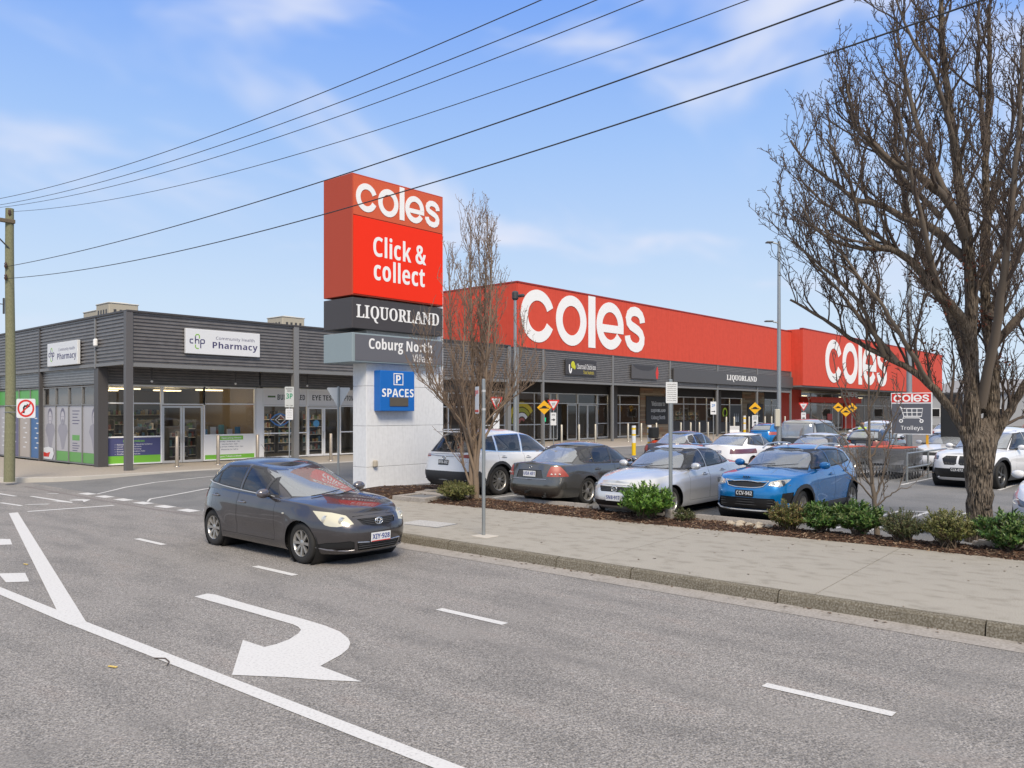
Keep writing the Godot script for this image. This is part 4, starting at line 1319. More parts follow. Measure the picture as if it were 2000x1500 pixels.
	for i in 3:
		var bt := nb(S)
		bt.slab(pv([76.85 + i * 0.42, 1.3, 77.05 + i * 0.42, 1.3, 77.05 + i * 0.42, 1.75, 76.98 + i * 0.42, 1.95, 76.98 + i * 0.42, 2.15, 76.92 + i * 0.42, 2.15, 76.92 + i * 0.42, 1.95, 76.85 + i * 0.42, 1.75]), 0.013, 0.018)
		part("bottle_print", bt, mats["sign_white"], wl2)
	var lp := nb(S)
	lp.rbox(Vector3(81.6, 1.9, 0.11), Vector3(3.6, 2.6, 0.05), 0.01)
	var lpp := part("side_panel", lp, mats["panel_black"], o)
	txt(lpp, S, "word", "Liquorland", 1.9, 0.30, 81.7, 1.9, 0.14, mats["sign_white"], "serif")
	glazing(o, S, [84.1, 86.0, 87.5], [0.3, 3.05, 3.70], 0.0, fw, 0.08)
	var rdw := nb(S)
	rdw.box2(Vector3(87.7, y0, -0.1), Vector3(90.8, 5.0, 0.06))
	part("red_pier", rdw, rw, o)
	# walls, roof, rooms
	var wl := nb(A)
	wl.box2(Vector3(s0 + 0.1, 0, -16.0), Vector3(s0 + 0.3, 6.5, -4.0))
	wl.box2(Vector3(s0, 0, -16.2), Vector3(100, 6.4, -16.0))
	part("wall", wl, mats["dark_grey"], o)
	glazing(o, frame_at(0.0, Vector3(0, 0, -(s0 + 0.6))), [-46.0, -44.0, -42.0, -40.0, -38.3], [0.3, 1.4, 2.94, 3.7], 0.0, fw, 0.075)
	room(o, S, 39.9, 64.6, y0, 4.44, 8.0, mats["interior"])
	room(o, S, 64.75, 87.6, y0, 4.44, 8.0, mats["interior"])
	for q in [66.5, 69.3, 72.0, 75.0, 78.0]:
		ceiling_tube(o, S, q, 3.9, -2.2, 0.8)
	for q in [44.5, 50.5, 56.5]:
		ceiling_tube(o, S, q, 3.9, -3.0, 0.8)
	for i in 5:
		shelf_unit(W(-42.5, y0, 66.0 + i * 2.6), PI / 2, 2.3, 2.3, "stocked bottle shelf behind the liquor shop glass, %s from the left" % ["first", "second", "third", "fourth", "last"][i])
	# signs on the fascia: each hangs on its own
	var ck := thing("chicken_shop_sign", "dark banner sign with yellow cockerel and white script on the ribbed fascia", "sign")
	ck.transform = A * Transform3D(Basis(), Vector3(45.9, 5.4, 0.06))
	var kb := MB.new()
	kb.rbox(Vector3(0, 0, 0.03), Vector3(3.6, 1.05, 0.08), 0.012)
	part("banner", kb, mat("banner_black", 0.045, 0.042, 0.045, 0.5), ck)
	txt(ck, Transform3D(), "word", "Charcoal Chick-inn", 2.25, 0.36, 0.58, 0.10, 0.07, mats["white"], "serif")
	txt(ck, Transform3D(), "word", "Tom Seaton's", 1.25, 0.24, 0.85, -0.30, 0.07, mat("sign_gold", 0.62, 0.5, 0.03, 0.5), "serif")
	var hn := MB.new()
	hn.ellipsoid(Vector3(-0.98, 0.18, 0.07), Vector3(0.22, 0.25, 0.012), 14)
	hn.ellipsoid(Vector3(-0.80, 0.02, 0.072), Vector3(0.12, 0.16, 0.012), 12)
	part("cockerel_mark", hn, mat("bird_yellow", 0.55, 0.55, 0.02, 0.5), ck)
	var hw := MB.new()
	hw.band(arc(Vector2(-1.28, 0.0), 0.12, 0.38, 150, 350, 12), 0.11, 0.07, 0.078)
	part("cockerel_tail", hw, mats["white"], ck)
	var ds := thing("blank_banner_sign", "empty dark banner with a red right-hand end on the ribbed fascia", "sign")
	ds.transform = A * Transform3D(Basis(), Vector3(54.1, 5.4, 0.06))
	var db := MB.new()
	db.rbox(Vector3(0, 0, 0.04), Vector3(3.7, 1.06, 0.08), 0.012)
	part("banner", db, mat("banner_grey", 0.085, 0.082, 0.085, 0.55), ds)
	var dr := MB.new()
	dr.slab(pv([1.62, -0.42, 1.85, -0.52, 1.98, 0.0, 1.84, 0.5, 1.72, 0.42, 1.55, 0.0]), 0.081, 0.086)
	part("red_tip", dr, mats["sign_red"], ds)
	var dv := MB.new()
	dv.slab(pv([-1.7, 0.5, -1.3, 0.26, -0.4, 0.12, 0.5, 0.12, 1.2, 0.26, 1.5, 0.5]), 0.081, 0.084)
	part("sagging_fold", dv, mats["banner_black"], ds)
	var ls := thing("liquor_shop_sign", "long dark grey board with white serif lettering over the liquor shop", "sign")
	ls.transform = A * Transform3D(Basis(), Vector3(70.3, 5.34, 0.06))
	var lbx := MB.new()
	lbx.rbox(Vector3(0, 0, 0.08), Vector3(23.9, 1.12, 0.16), 0.015)
	part("board", lbx, mat("board_grey", 0.085, 0.083, 0.085, 0.5), ls)
	txt(ls, Transform3D(), "word", "LIQUORLAND", 6.1, 0.62, 0.3, 0.02, 0.16, mats["white"], "serif_bold", 0.03)
	var wsg := thing("white_shop_sign", "white sign with an orange mark on the shop row's end wall, behind the slender tree", "sign")
	wsg.transform = E * Transform3D(Basis(), Vector3(-38.4, 5.75, 0.04))
	var wb := MB.new()
	wb.rbox(Vector3(0, 0, 0.05), Vector3(3.9, 1.15, 0.1), 0.012)
	part("board", wb, mats["white"], wsg)
	var wo := MB.new()
	wo.band(arc(Vector2(-1.4, 0.0), 0.28, 0.28, 0, 340, 18), 0.12, 0.1, 0.106)
	part("orange_mark", wo, mat("mark_orange", 0.45, 0.18, 0.05, 0.5), wsg)
	for i in 2:
		txt(wsg, Transform3D(), "word", ["barber", "hair studio"][i], [1.5, 1.7][i], 0.30, 0.5, 0.2 - i * 0.42, 0.1, mats["dark_grey"])

func build_store() -> void:
	var o := thing("supermarket_entrance", "far red supermarket block with second giant white lettering and glazed entrance, behind the trees", "building")
	var A := frame_at(PI / 2, Vector3(-33.1, 0, 0))
	var S := frame_at(PI / 2, Vector3(-38.2, 0, 0))
	var rw: Material = mats["red_wall"]
	var s0 := 82.3
	var s1 := 135.7
	var rb := nb(A)
	rb.box2(Vector3(s0, 5.06, -18.0), Vector3(s1, 10.85, -0.03))
	var red := part("red_parapet", rb, rw, o)
	var k := 0
	var x := s0
	while x < s1 - 0.1:
		var e := minf(x + 7.63, s1)
		part("wall_panel", bar(A, Vector3(x + 0.005, 5.06, -0.03), Vector3(e - 0.005, 10.86, 0.03 + 0.004 * (k % 2)), 0.006), rw, red)
		x = e
		k += 1
	part("red_coping", bar(A, Vector3(s0 - 0.05, 10.86, -0.3), Vector3(s1, 10.97, 0.07)), mats["coping_red"], o)
	round_letters(red, A * Vector3(98.9, 7.93, 0.04), PI / 2, 21.0, 4.75, mats["white"], 0.04)
	var gl: Material = mats["alu"]
	glazing(o, S, [94.0, 97.5, 101.0, 104.5, 108.0], [0.3, 3.2, 4.6], 0.0, gl, 0.1)
	glazing(o, S, [112.5, 116.5, 120.5, 124.5, 128.5, 135.0], [0.3, 3.2, 4.6], 0.0, gl, 0.1)
	for q in [[91.0, 94.0], [108.2, 112.3]]:
		var pr := nb(S)
		pr.box2(Vector3(q[0], 0.155, -0.2), Vector3(q[1], 5.1, 0.25))
		part("red_pier", pr, rw, o)
	var cn := nb(S)
	cn.box2(Vector3(93.5, 3.45, 0.3), Vector3(110.5, 4.1, 1.6))
	part("entrance_canopy", cn, rw, o)
	round_letters(o, S * Vector3(106.5, 4.62, 1.4), PI / 2, 6.0, 0.8, mats["white"], 0.08)
	for q in [96.0, 103.5]:
		var st := nb(S)
		st.rbox(Vector3(q, 1.7, 0.07), Vector3(1.6, 0.8, 0.03), 0.01)
		part("red_sticker", st, mats["sign_red"], o)
	var w := nb(A)
	w.box2(Vector3(s0, 0, -22.2), Vector3(s1, 10.0, -22.0))
	w.box2(Vector3(s1 - 0.3, 0, -22.0), Vector3(s1, 10.5, -4.0))
	part("wall", w, mats["dark_grey"], o)
	var rf := nb(A)
	rf.box2(Vector3(s0, 4.9, -22.0), Vector3(s1, 5.05, -0.1))
	part("canopy_soffit", rf, mats["mid_grey"], o)
	room(o, S, 91.5, 135.2, 0.155, 4.85, 10.0, mats["interior"])
	for q in [97.0, 103.0, 116.0, 124.0]:
		ceiling_tube(o, S, q, 4.4, -3.0, 1.6)

# low buildings on the far side of the car park, seen under the big tree
func build_far() -> void:
	var hs := [[-4.0, 118.0, 24.0, 12.0, 5.0, "brown brick hall with a hipped grey roof, right of the big tree trunk"], [-29.0, 152.0, 22.0, 10.0, 5.6, "pale grey shed beyond the supermarket end wall"], [24.0, 96.0, 26.0, 12.0, 4.4, "long low brick building at the right edge beyond the car park"]]
	for h in hs:
		var o := thing("brick_building" if h[0] > -10 else "shed_building", h[5], "building", W(h[0], 0.0, h[1]))
		var wm: Material = mat("far_brick", 0.17, 0.10, 0.075, 0.9) if h[0] > -10 else mat("far_pale", 0.45, 0.46, 0.47, 0.8)
		var b := MB.new()
		b.box2(Vector3(-h[2] * 0.5, 0, -h[3]), Vector3(h[2] * 0.5, h[4], 0))
		part("wall", b, wm, o)
		var r := MB.new()
		var x0: float = -h[2] * 0.5 - 0.5
		var x1: float = h[2] * 0.5 + 0.5
		var z0 := 0.5
		var z1: float = -h[3] - 0.5
		var y: float = h[4]
		var p := Vector3(x0 + 4.0, y + 2.2, (z0 + z1) * 0.5)
		var q := Vector3(x1 - 4.0, y + 2.2, (z0 + z1) * 0.5)
		r.quad(Vector3(x0, y, z0), Vector3(x1, y, z0), q, p)
		r.quad(Vector3(x1, y, z1), Vector3(x0, y, z1), p, q)
		r.tri(Vector3(x1, y, z0), Vector3(x1, y, z1), q)
		r.tri(Vector3(x0, y, z1), Vector3(x0, y, z0), p)
		r.quad(Vector3(x0, y, z1), Vector3(x1, y, z1), Vector3(x1, y, z0), Vector3(x0, y, z0))
		part("roof", r, mat("far_roof", 0.26, 0.26, 0.27, 0.8), o)
		for k in 5:
			var xx: float = -h[2] * 0.42 + k * h[2] * 0.21
			var f := MB.new()
			f.rbox(Vector3(xx, 2.2, 0.03), Vector3(1.8, 1.5, 0.08), 0.02)
			var wn := part("window", f, mats["frame_white"], o)
			var pn := MB.new()
			pn.box(Vector3(xx, 2.2, 0.06), Vector3(1.6, 1.3, 0.04))
			part("pane", pn, mats["black"], wn)

# ------------------------------------------------------------------ cars
# A body is two lofted skins (lower body with bonnet and boot, cabin with roof); windows, lamps, doors and
# wheel openings are cut out of the skins along their own outlines.  X from nose to tail, Y to the car's right, Z up.
class Soup:
	var p := PackedVector3Array()
	var n := PackedVector3Array()

	func add(a: Vector3, b: Vector3, c: Vector3, na: Vector3, nb: Vector3, nc: Vector3) -> void:
		p.append(a)
		p.append(b)
		p.append(c)
		n.append(na)
		n.append(nb)
		n.append(nc)

	# splits along a convex counter-clockwise outline seen along axis ax (0 front: y,z; 1 side: x,z; 2 top: x,y)
	# where keep(centroid) holds; returns what lies inside, keeps the rest
	func cut(poly: PackedVector2Array, ax: int, lo: Vector3, hi: Vector3) -> Soup:
		var ins := Soup.new()
		var rp := PackedVector3Array()
		var rn := PackedVector3Array()
		var b0 := poly[0]
		var b1 := poly[0]
		for q in poly:
			b0 = b0.min(q)
			b1 = b1.max(q)
		var area := 0.0
		var m := poly.size()
		for i in m: area += poly[i].cross(poly[(i + 1) % m])
		var sg := 1.0 if area > 0 else -1.0
		var k := p.size()
		for i in range(0, k, 3):
			var a := p[i]
			var b := p[i + 1]
			var c := p[i + 2]
			var ce := (a + b + c) / 3.0
			var out := ce.x < lo.x or ce.y < lo.y or ce.z < lo.z or ce.x > hi.x or ce.y > hi.y or ce.z > hi.z
			if not out:
				var A := _pr(a, ax)
				var B := _pr(b, ax)
				var C := _pr(c, ax)
				if maxf(A.x, maxf(B.x, C.x)) < b0.x or minf(A.x, minf(B.x, C.x)) > b1.x or maxf(A.y, maxf(B.y, C.y)) < b0.y or minf(A.y, minf(B.y, C.y)) > b1.y:
					out = true
			if out:
				rp.append(a)
				rp.append(b)
				rp.append(c)
				rn.append(n[i])
				rn.append(n[i + 1])
				rn.append(n[i + 2])
				continue
			var cp := [a, b, c]
			var cn := [n[i], n[i + 1], n[i + 2]]
			for e in m:
				var q0 := poly[e]
				var d := (poly[(e + 1) % m] - q0) * sg
				var ip := []
				var inn := []
				var op := []
				var on := []
				var sz := cp.size()
				for j in sz:
					var u: Vector3 = cp[j]
					var w: Vector3 = cp[(j + 1) % sz]
					var du := d.cross(_pr(u, ax) - q0)
					var dw := d.cross(_pr(w, ax) - q0)
					if du >= 0.0:
						ip.append(u)
						inn.append(cn[j])
					else:
						op.append(u)
						on.append(cn[j])
					if (du >= 0.0) != (dw >= 0.0):
						var f := du / (du - dw)
						var x := u.lerp(w, f)
						var xn: Vector3 = cn[j].lerp(cn[(j + 1) % sz], f)
						ip.append(x)
						inn.append(xn)
						op.append(x)
						on.append(xn)
				for j in range(1, op.size() - 1):
					rp.append(op[0])
					rp.append(op[j])
					rp.append(op[j + 1])
					rn.append(on[0])
					rn.append(on[j])
					rn.append(on[j + 1])
				cp = ip
				cn = inn
				if cp.size() < 3: break
			for j in range(1, cp.size() - 1):
				ins.add(cp[0], cp[j], cp[j + 1], cn[0], cn[j], cn[j + 1])
		p = rp
		n = rn
		return ins

	func _pr(a: Vector3, ax: int) -> Vector2:
		if ax == 0: return Vector2(a.y, a.z)
		if ax == 1: return Vector2(a.x, a.z)
		return Vector2(a.x, a.y)

	func take(o: Soup) -> void:
		p.append_array(o.p)
		n.append_array(o.n)

	func mesh(t: Transform3D, off := 0.0) -> MB:
		var b := MB.new()
		b.t = t
		for i in range(0, p.size(), 3):
			b.tri_n(p[i] + n[i] * off, p[i + 1] + n[i + 1] * off, p[i + 2] + n[i + 2] * off, n[i], n[i + 1], n[i + 2])
		return b

const BIG := Vector3(99, 99, 99)

func key(a: Array, x: float) -> float:        # smooth through [x, y] keys
	var m := a.size()
	if x <= a[0][0]: return a[0][1]
	if x >= a[m - 1][0]: return a[m - 1][1]
	for i in m - 1:
		if x <= a[i + 1][0]:
			var h: float = a[i + 1][0] - a[i][0]
			var f: float = (x - a[i][0]) / h
			var d: float = (a[i + 1][1] - a[i][1]) / h
			var d0: float = d if i == 0 else _slope(d, (a[i][1] - a[i - 1][1]) / (a[i][0] - a[i - 1][0]))
			var d1: float = d if i == m - 2 else _slope(d, (a[i + 2][1] - a[i + 1][1]) / (a[i + 2][0] - a[i + 1][0]))
			return lerpf(a[i][1], a[i + 1][1], f) + f * (1 - f) * h * ((d0 - d) * (1 - f) - (d1 - d) * f)
	return a[m - 1][1]

func _slope(a: float, b: float) -> float:
	return 0.0 if a * b <= 0 else 2.0 * a * b / (a + b)

func quarter(n: float, few: bool) -> Array:     # (along, across) of a superellipse from the end to the side
	var r := []
	for y in ([0.0, 0.2, 0.4, 0.58, 0.73, 0.84, 0.91, 0.955] if not few else [0.0, 0.35, 0.65, 0.85, 0.95]):
		r.append(Vector2(pow(1 - pow(y, n), 1 / n), y))
	var last: float = r[-1].x
	for k in ([0.93, 0.84, 0.73, 0.62, 0.5, 0.37, 0.25, 0.12, 0.0] if not few else [0.85, 0.6, 0.35, 0.12, 0.0]):
		var x: float = last * k
		r.append(Vector2(x, pow(1 - pow(x, n), 1 / n)))
	return r

func loop_of(nf: float, nr: float, few: bool) -> Array:
	var r := []
	var f := quarter(nf, few)
	var e := quarter(nr, few)
	for q in f: r.append(Vector2(-q.x, q.y))
	for i in range(e.size() - 2, -1, -1): r.append(Vector2(e[i].x, e[i].y))
	var m := r.size()
	for i in range(m - 2, 0, -1): r.append(Vector2(r[i].x, -r[i].y))
	return r

func skin(rows: Array) -> Soup:                # rows of closed loops from the bottom to the top
	var s := Soup.new()
	var R := rows.size()
	var C: int = rows[0].size()
	var nn := []
	for i in R:
		var line := PackedVector3Array()
		for j in C:
			var du: Vector3 = rows[i][(j + 1) % C] - rows[i][(j - 1 + C) % C]
			var dv: Vector3 = rows[mini(i + 1, R - 1)][j] - rows[maxi(i - 1, 0)][j]
			var q := du.cross(dv)
			if q.length_squared() < 1e-10:
				q = Vector3(0, 0, 1) if i > R / 2 else Vector3(0, 0, -1)
			line.append(q.normalized())
		nn.append(line)
	# make them point outwards
	var ch: Vector3 = nn[R / 4][C / 4]
	if ch.y < 0:
		for i in R:
			for j in C: nn[i][j] = -nn[i][j]
	for i in R:
		for j in C:
			if absf(nn[i][j].z) > 0.999 and i > R / 2: nn[i][j] = Vector3(0, 0, 1)
	for i in R - 1:
		for j in C:
			var k := (j + 1) % C
			var a: Vector3 = rows[i][j]
			var b: Vector3 = rows[i][k]
			var c: Vector3 = rows[i + 1][k]
			var d: Vector3 = rows[i + 1][j]
			var fn := (b - a).cross(d - a) + (c - b).cross(d - c)
			var flip := fn.dot(nn[i][j] + nn[i + 1][k]) < 0
			if flip:
				s.add(a, c, b, nn[i][j], nn[i + 1][k], nn[i][k])
				s.add(a, d, c, nn[i][j], nn[i + 1][j], nn[i + 1][k])
			else:
				s.add(a, b, c, nn[i][j], nn[i][k], nn[i + 1][k])
				s.add(a, c, d, nn[i][j], nn[i + 1][k], nn[i + 1][j])
	return s

func circle2(cx: float, cy: float, r: float, k := 28) -> PackedVector2Array:
	var q := PackedVector2Array()
	for i in k: q.append(Vector2(cx + cos(TAU * i / k) * r, cy + sin(TAU * i / k) * r))
	return q

var wheel_cache := {}
func wheel_meshes(R: float, wd: float, rimr: float, style: String) -> Array:
	var kk := "%s_%.3f_%.3f_%.3f" % [style, R, wd, rimr]
	if wheel_cache.has(kk): return wheel_cache[kk]
	# axle along y, outer face towards +y
	var h := wd * 0.5
	var ty := MB.new()
	ty.lathe([Vector2(rimr * 0.97, -h * 0.8), Vector2(rimr + 0.012, -h * 0.92), Vector2(R - 0.045, -h), Vector2(R - 0.012, -h * 0.86), Vector2(R, -h * 0.62), Vector2(R, h * 0.62), Vector2(R - 0.012, h * 0.86), Vector2(R - 0.045, h), Vector2(rimr + 0.012, h * 0.95), Vector2(rimr * 0.99, h * 0.84)], 40)
	var rim := MB.new()
	var f := h * 0.72
	rim.lathe([Vector2(rimr * 0.90, -h * 0.7), Vector2(rimr * 0.90, f - 0.03), Vector2(rimr * 0.93, f + 0.012), Vector2(rimr * 0.985, f + 0.022), Vector2(rimr * 1.005, f + 0.006), Vector2(rimr * 0.99, f - 0.02)], 36)
	var ns: int = {"cover": 8, "five": 5, "multi": 10, "twin": 5}[style]
	for i in ns:
		rim.t = Transform3D(Basis(Vector3.UP, TAU * i / ns), Vector3.ZERO)
		var twin := 2 if style == "twin" or style == "multi" else 1
		for k in twin:
			var o := 0.0 if twin == 1 else (k - 0.5) * rimr * (0.20 if style == "twin" else 0.13)
			var w0: float = rimr * {"cover": 0.17, "five": 0.16, "multi": 0.05, "twin": 0.07}[style]
			var w1: float = rimr * {"cover": 0.23, "five": 0.25, "multi": 0.075, "twin": 0.09}[style]
			var r0 := rimr * 0.16
			var r1 := rimr * 0.93
			var ya := f + 0.002
			var yb := f - 0.012 if style != "cover" else f + 0.006
			var ang := o * 1.3
			var A := [Vector3(r0, ya, o * 0.4 - w0 * 0.5), Vector3(r0, ya, o * 0.4 + w0 * 0.5), Vector3(r1, yb + 0.012, ang + w1 * 0.5), Vector3(r1, yb + 0.012, ang - w1 * 0.5)]
			rim.quad(A[0], A[1], A[2], A[3])
			var dn := Vector3(0, -0.035, 0)
			rim.quad(A[1] + dn, A[2] + dn, A[2], A[1])
			rim.quad(A[3] + dn, A[0] + dn, A[0], A[3])
	rim.t = Transform3D()
	rim.lathe([Vector2(rimr * 0.26, f - 0.02), Vector2(rimr * 0.25, f + 0.006), Vector2(rimr * 0.14, f + 0.014), Vector2(0.0, f + 0.016)], 20)
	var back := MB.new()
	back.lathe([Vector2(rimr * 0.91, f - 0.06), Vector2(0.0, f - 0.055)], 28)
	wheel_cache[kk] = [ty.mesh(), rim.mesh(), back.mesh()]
	return wheel_cache[kk]

# kinds of car: proportions in metres
func spec(kind: String) -> Dictionary:
	var d := {}
	if kind == "hatch":
		d = {L = 4.22, W = 1.76, H = 1.515, front = 0.89, wb = 2.60, R = 0.312, rim = 0.205, style = "cover", tw = 0.195,
			xf = [[0.16, 0.20], [0.24, 0.06], [0.38, 0.015], [0.50, 0.0], [0.60, 0.03], [0.70, 0.10], [0.80, 0.22], [0.95, 0.4]],
			xr = [[0.2, -0.16], [0.34, -0.03], [0.5, 0.0], [0.66, -0.03], [0.8, -0.08], [0.95, -0.13], [1.05, -0.17]],
			w = [[0.16, 0.79], [0.22, 0.845], [0.32, 0.865], [0.46, 0.872], [0.60, 0.880], [0.70, 0.876], [0.80, 0.862], [0.90, 0.838], [1.0, 0.80], [1.1, 0.75]],
			zs = [[0.0, 0.73], [0.35, 0.815], [0.8, 0.90], [1.2, 0.925], [2.0, 0.955], [3.0, 0.99], [3.7, 1.03], [4.22, 1.0]],
			zd = [[0.0, 0.76], [0.25, 0.85], [0.6, 0.925], [1.0, 0.985], [1.4, 1.02], [3.8, 1.05], [4.22, 1.02]],
			gf = [[0.0, 0.90], [0.2, 1.16], [0.5, 1.57], [0.8, 1.98], [0.93, 2.20], [1.0, 2.40]], gr = [[0.0, 4.12], [0.25, 4.03], [0.6, 3.88], [0.88, 3.76], [1.0, 3.62]],
			gw = [[0.0, 0.80], [0.3, 0.765], [0.6, 0.70], [0.85, 0.635], [0.95, 0.585], [1.0, 0.52]], roof = [[-1.0, 1.405], [-0.5, 1.455], [0.0, 1.465], [0.5, 1.45], [1.0, 1.395]], crown = 0.05, nf = 3.7, nr = 5.2, gnf = 3.6, gnr = 5.0,
			glass = [[1.62, 0.99, 1.90, 1.0, 1.90, 1.22], [1.97, 1.0, 2.62, 1.035, 2.58, 1.385, 2.32, 1.36, 1.97, 1.185], [2.72, 1.04, 3.40, 1.085, 3.43, 1.27, 3.28, 1.36, 2.68, 1.385], [3.46, 1.09, 3.70, 1.115, 3.47, 1.275]],
			wind = [0.66, 0.98, 0.555, 1.40], rear = [0.60, 1.11, 0.52, 1.36],
			doors = [[1.55, 0.30, 2.66, 0.30, 2.66, 1.03, 1.55, 0.985], [2.675, 0.30, 3.08, 0.30, 3.30, 0.50, 3.50, 0.72, 3.56, 1.07, 2.675, 1.03]],
			mir = [1.74, 1.0], hand = [[2.50, 0.83], [3.38, 0.885]]}
	elif kind == "suv":
		d = {L = 5.07, W = 1.97, H = 1.75, front = 0.95, wb = 2.93, R = 0.385, rim = 0.262, style = "multi", tw = 0.255,
			xf = [[0.2, 0.22], [0.3, 0.08], [0.5, 0.0], [0.75, 0.02], [0.92, 0.12], [1.1, 0.4]],
			xr = [[0.26, -0.24], [0.42, -0.05], [0.60, 0.0], [0.75, -0.03], [0.95, -0.07], [1.12, -0.10], [1.2, -0.16]],
			w = [[0.24, 0.90], [0.34, 0.955], [0.55, 0.975], [0.75, 0.985], [0.90, 0.975], [1.0, 0.955], [1.1, 0.915], [1.2, 0.87]],
			zs = [[0.0, 0.93], [0.5, 1.0], [1.2, 1.04], [2.5, 1.07], [4.0, 1.10], [5.07, 1.13]],
			zd = [[0.0, 0.96], [0.4, 1.06], [1.1, 1.13], [1.5, 1.15], [4.4, 1.16], [5.07, 1.15]],
			gf = [[0.0, 1.20], [0.5, 1.72], [0.85, 2.12], [1.0, 2.5]], gr = [[0.0, 5.0], [0.3, 4.86], [0.7, 4.66], [0.9, 4.58], [1.0, 4.48]],
			gw = [[0.0, 0.885], [0.4, 0.82], [0.75, 0.745], [0.92, 0.69], [1.0, 0.60]], roof = [[-1.0, 1.60], [-0.4, 1.665], [0.1, 1.67], [0.6, 1.64], [1.0, 1.60]], crown = 0.06, nf = 4.2, nr = 6.0, gnf = 4.0, gnr = 5.0,
			glass = [[1.75, 1.10, 2.88, 1.125, 2.84, 1.575, 2.40, 1.53], [2.96, 1.125, 3.86, 1.16, 3.88, 1.56, 2.92, 1.58], [3.93, 1.165, 4.42, 1.21, 4.50, 1.36, 4.30, 1.52, 3.95, 1.555]],
			wind = [0.72, 1.13, 0.62, 1.60], rear = [0.74, 1.17, 0.60, 1.60],
			doors = [[1.75, 0.42, 2.90, 0.42, 2.90, 1.11, 1.75, 1.08], [2.915, 0.42, 3.42, 0.42, 3.62, 0.60, 3.92, 0.82, 3.92, 1.15, 2.915, 1.11]],
			mir = [1.95, 1.13], hand = [[2.75, 0.97], [3.72, 1.0]], clad = true}
	elif kind == "sedan":
		d = {L = 4.88, W = 1.84, H = 1.45, front = 0.94, wb = 2.79, R = 0.325, rim = 0.235, style = "twin", tw = 0.235,
			xf = [[0.16, 0.20], [0.28, 0.04], [0.45, 0.0], [0.6, 0.03], [0.72, 0.12], [0.9, 0.4]],
			xr = [[0.2, -0.16], [0.34, -0.03], [0.50, 0.0], [0.60, -0.03], [0.80, -0.06], [0.92, -0.10], [1.05, -0.14]],
			w = [[0.18, 0.83], [0.26, 0.885], [0.40, 0.915], [0.55, 0.92], [0.70, 0.915], [0.82, 0.90], [0.92, 0.868], [1.0, 0.83]],
			zs = [[0.0, 0.70], [0.5, 0.80], [1.2, 0.875], [2.2, 0.91], [3.4, 0.94], [4.3, 0.955], [4.88, 0.965]],
			zd = [[0.0, 0.72], [0.4, 0.86], [1.2, 0.96], [1.5, 0.98], [3.9, 1.01], [4.5, 1.015], [4.80, 1.01], [4.88, 0.99]],
			gf = [[0.0, 1.38], [0.5, 1.78], [0.85, 2.14], [1.0, 2.45]], gr = [[0.0, 4.36], [0.3, 4.12], [0.65, 3.82], [0.9, 3.58], [1.0, 3.40]],
			gw = [[0.0, 0.815], [0.4, 0.745], [0.75, 0.665], [0.92, 0.605], [1.0, 0.53]], roof = [[-1.0, 1.345], [-0.4, 1.395], [0.0, 1.40], [0.5, 1.385], [1.0, 1.33]], crown = 0.05, nf = 4.3, nr = 5.4, gnf = 3.8, gnr = 3.6,
			glass = [[1.78, 0.945, 2.60, 0.965, 2.56, 1.335, 2.30, 1.32], [2.68, 0.965, 3.36, 0.985, 3.34, 1.32, 2.64, 1.335], [3.40, 0.99, 3.70, 1.0, 3.78, 1.05, 3.70, 1.17, 3.55, 1.27, 3.38, 1.31]],
			wind = [0.66, 0.97, 0.56, 1.36], rear = [0.62, 1.0, 0.53, 1.34],
			doors = [[1.72, 0.30, 2.64, 0.30, 2.64, 0.955, 1.72, 0.93], [2.655, 0.30, 3.20, 0.30, 3.42, 0.52, 3.62, 0.74, 3.66, 0.985, 2.655, 0.955]],
			mir = [1.92, 0.98], hand = [[2.46, 0.80], [3.36, 0.83]]}
	elif kind == "coupe_sedan":
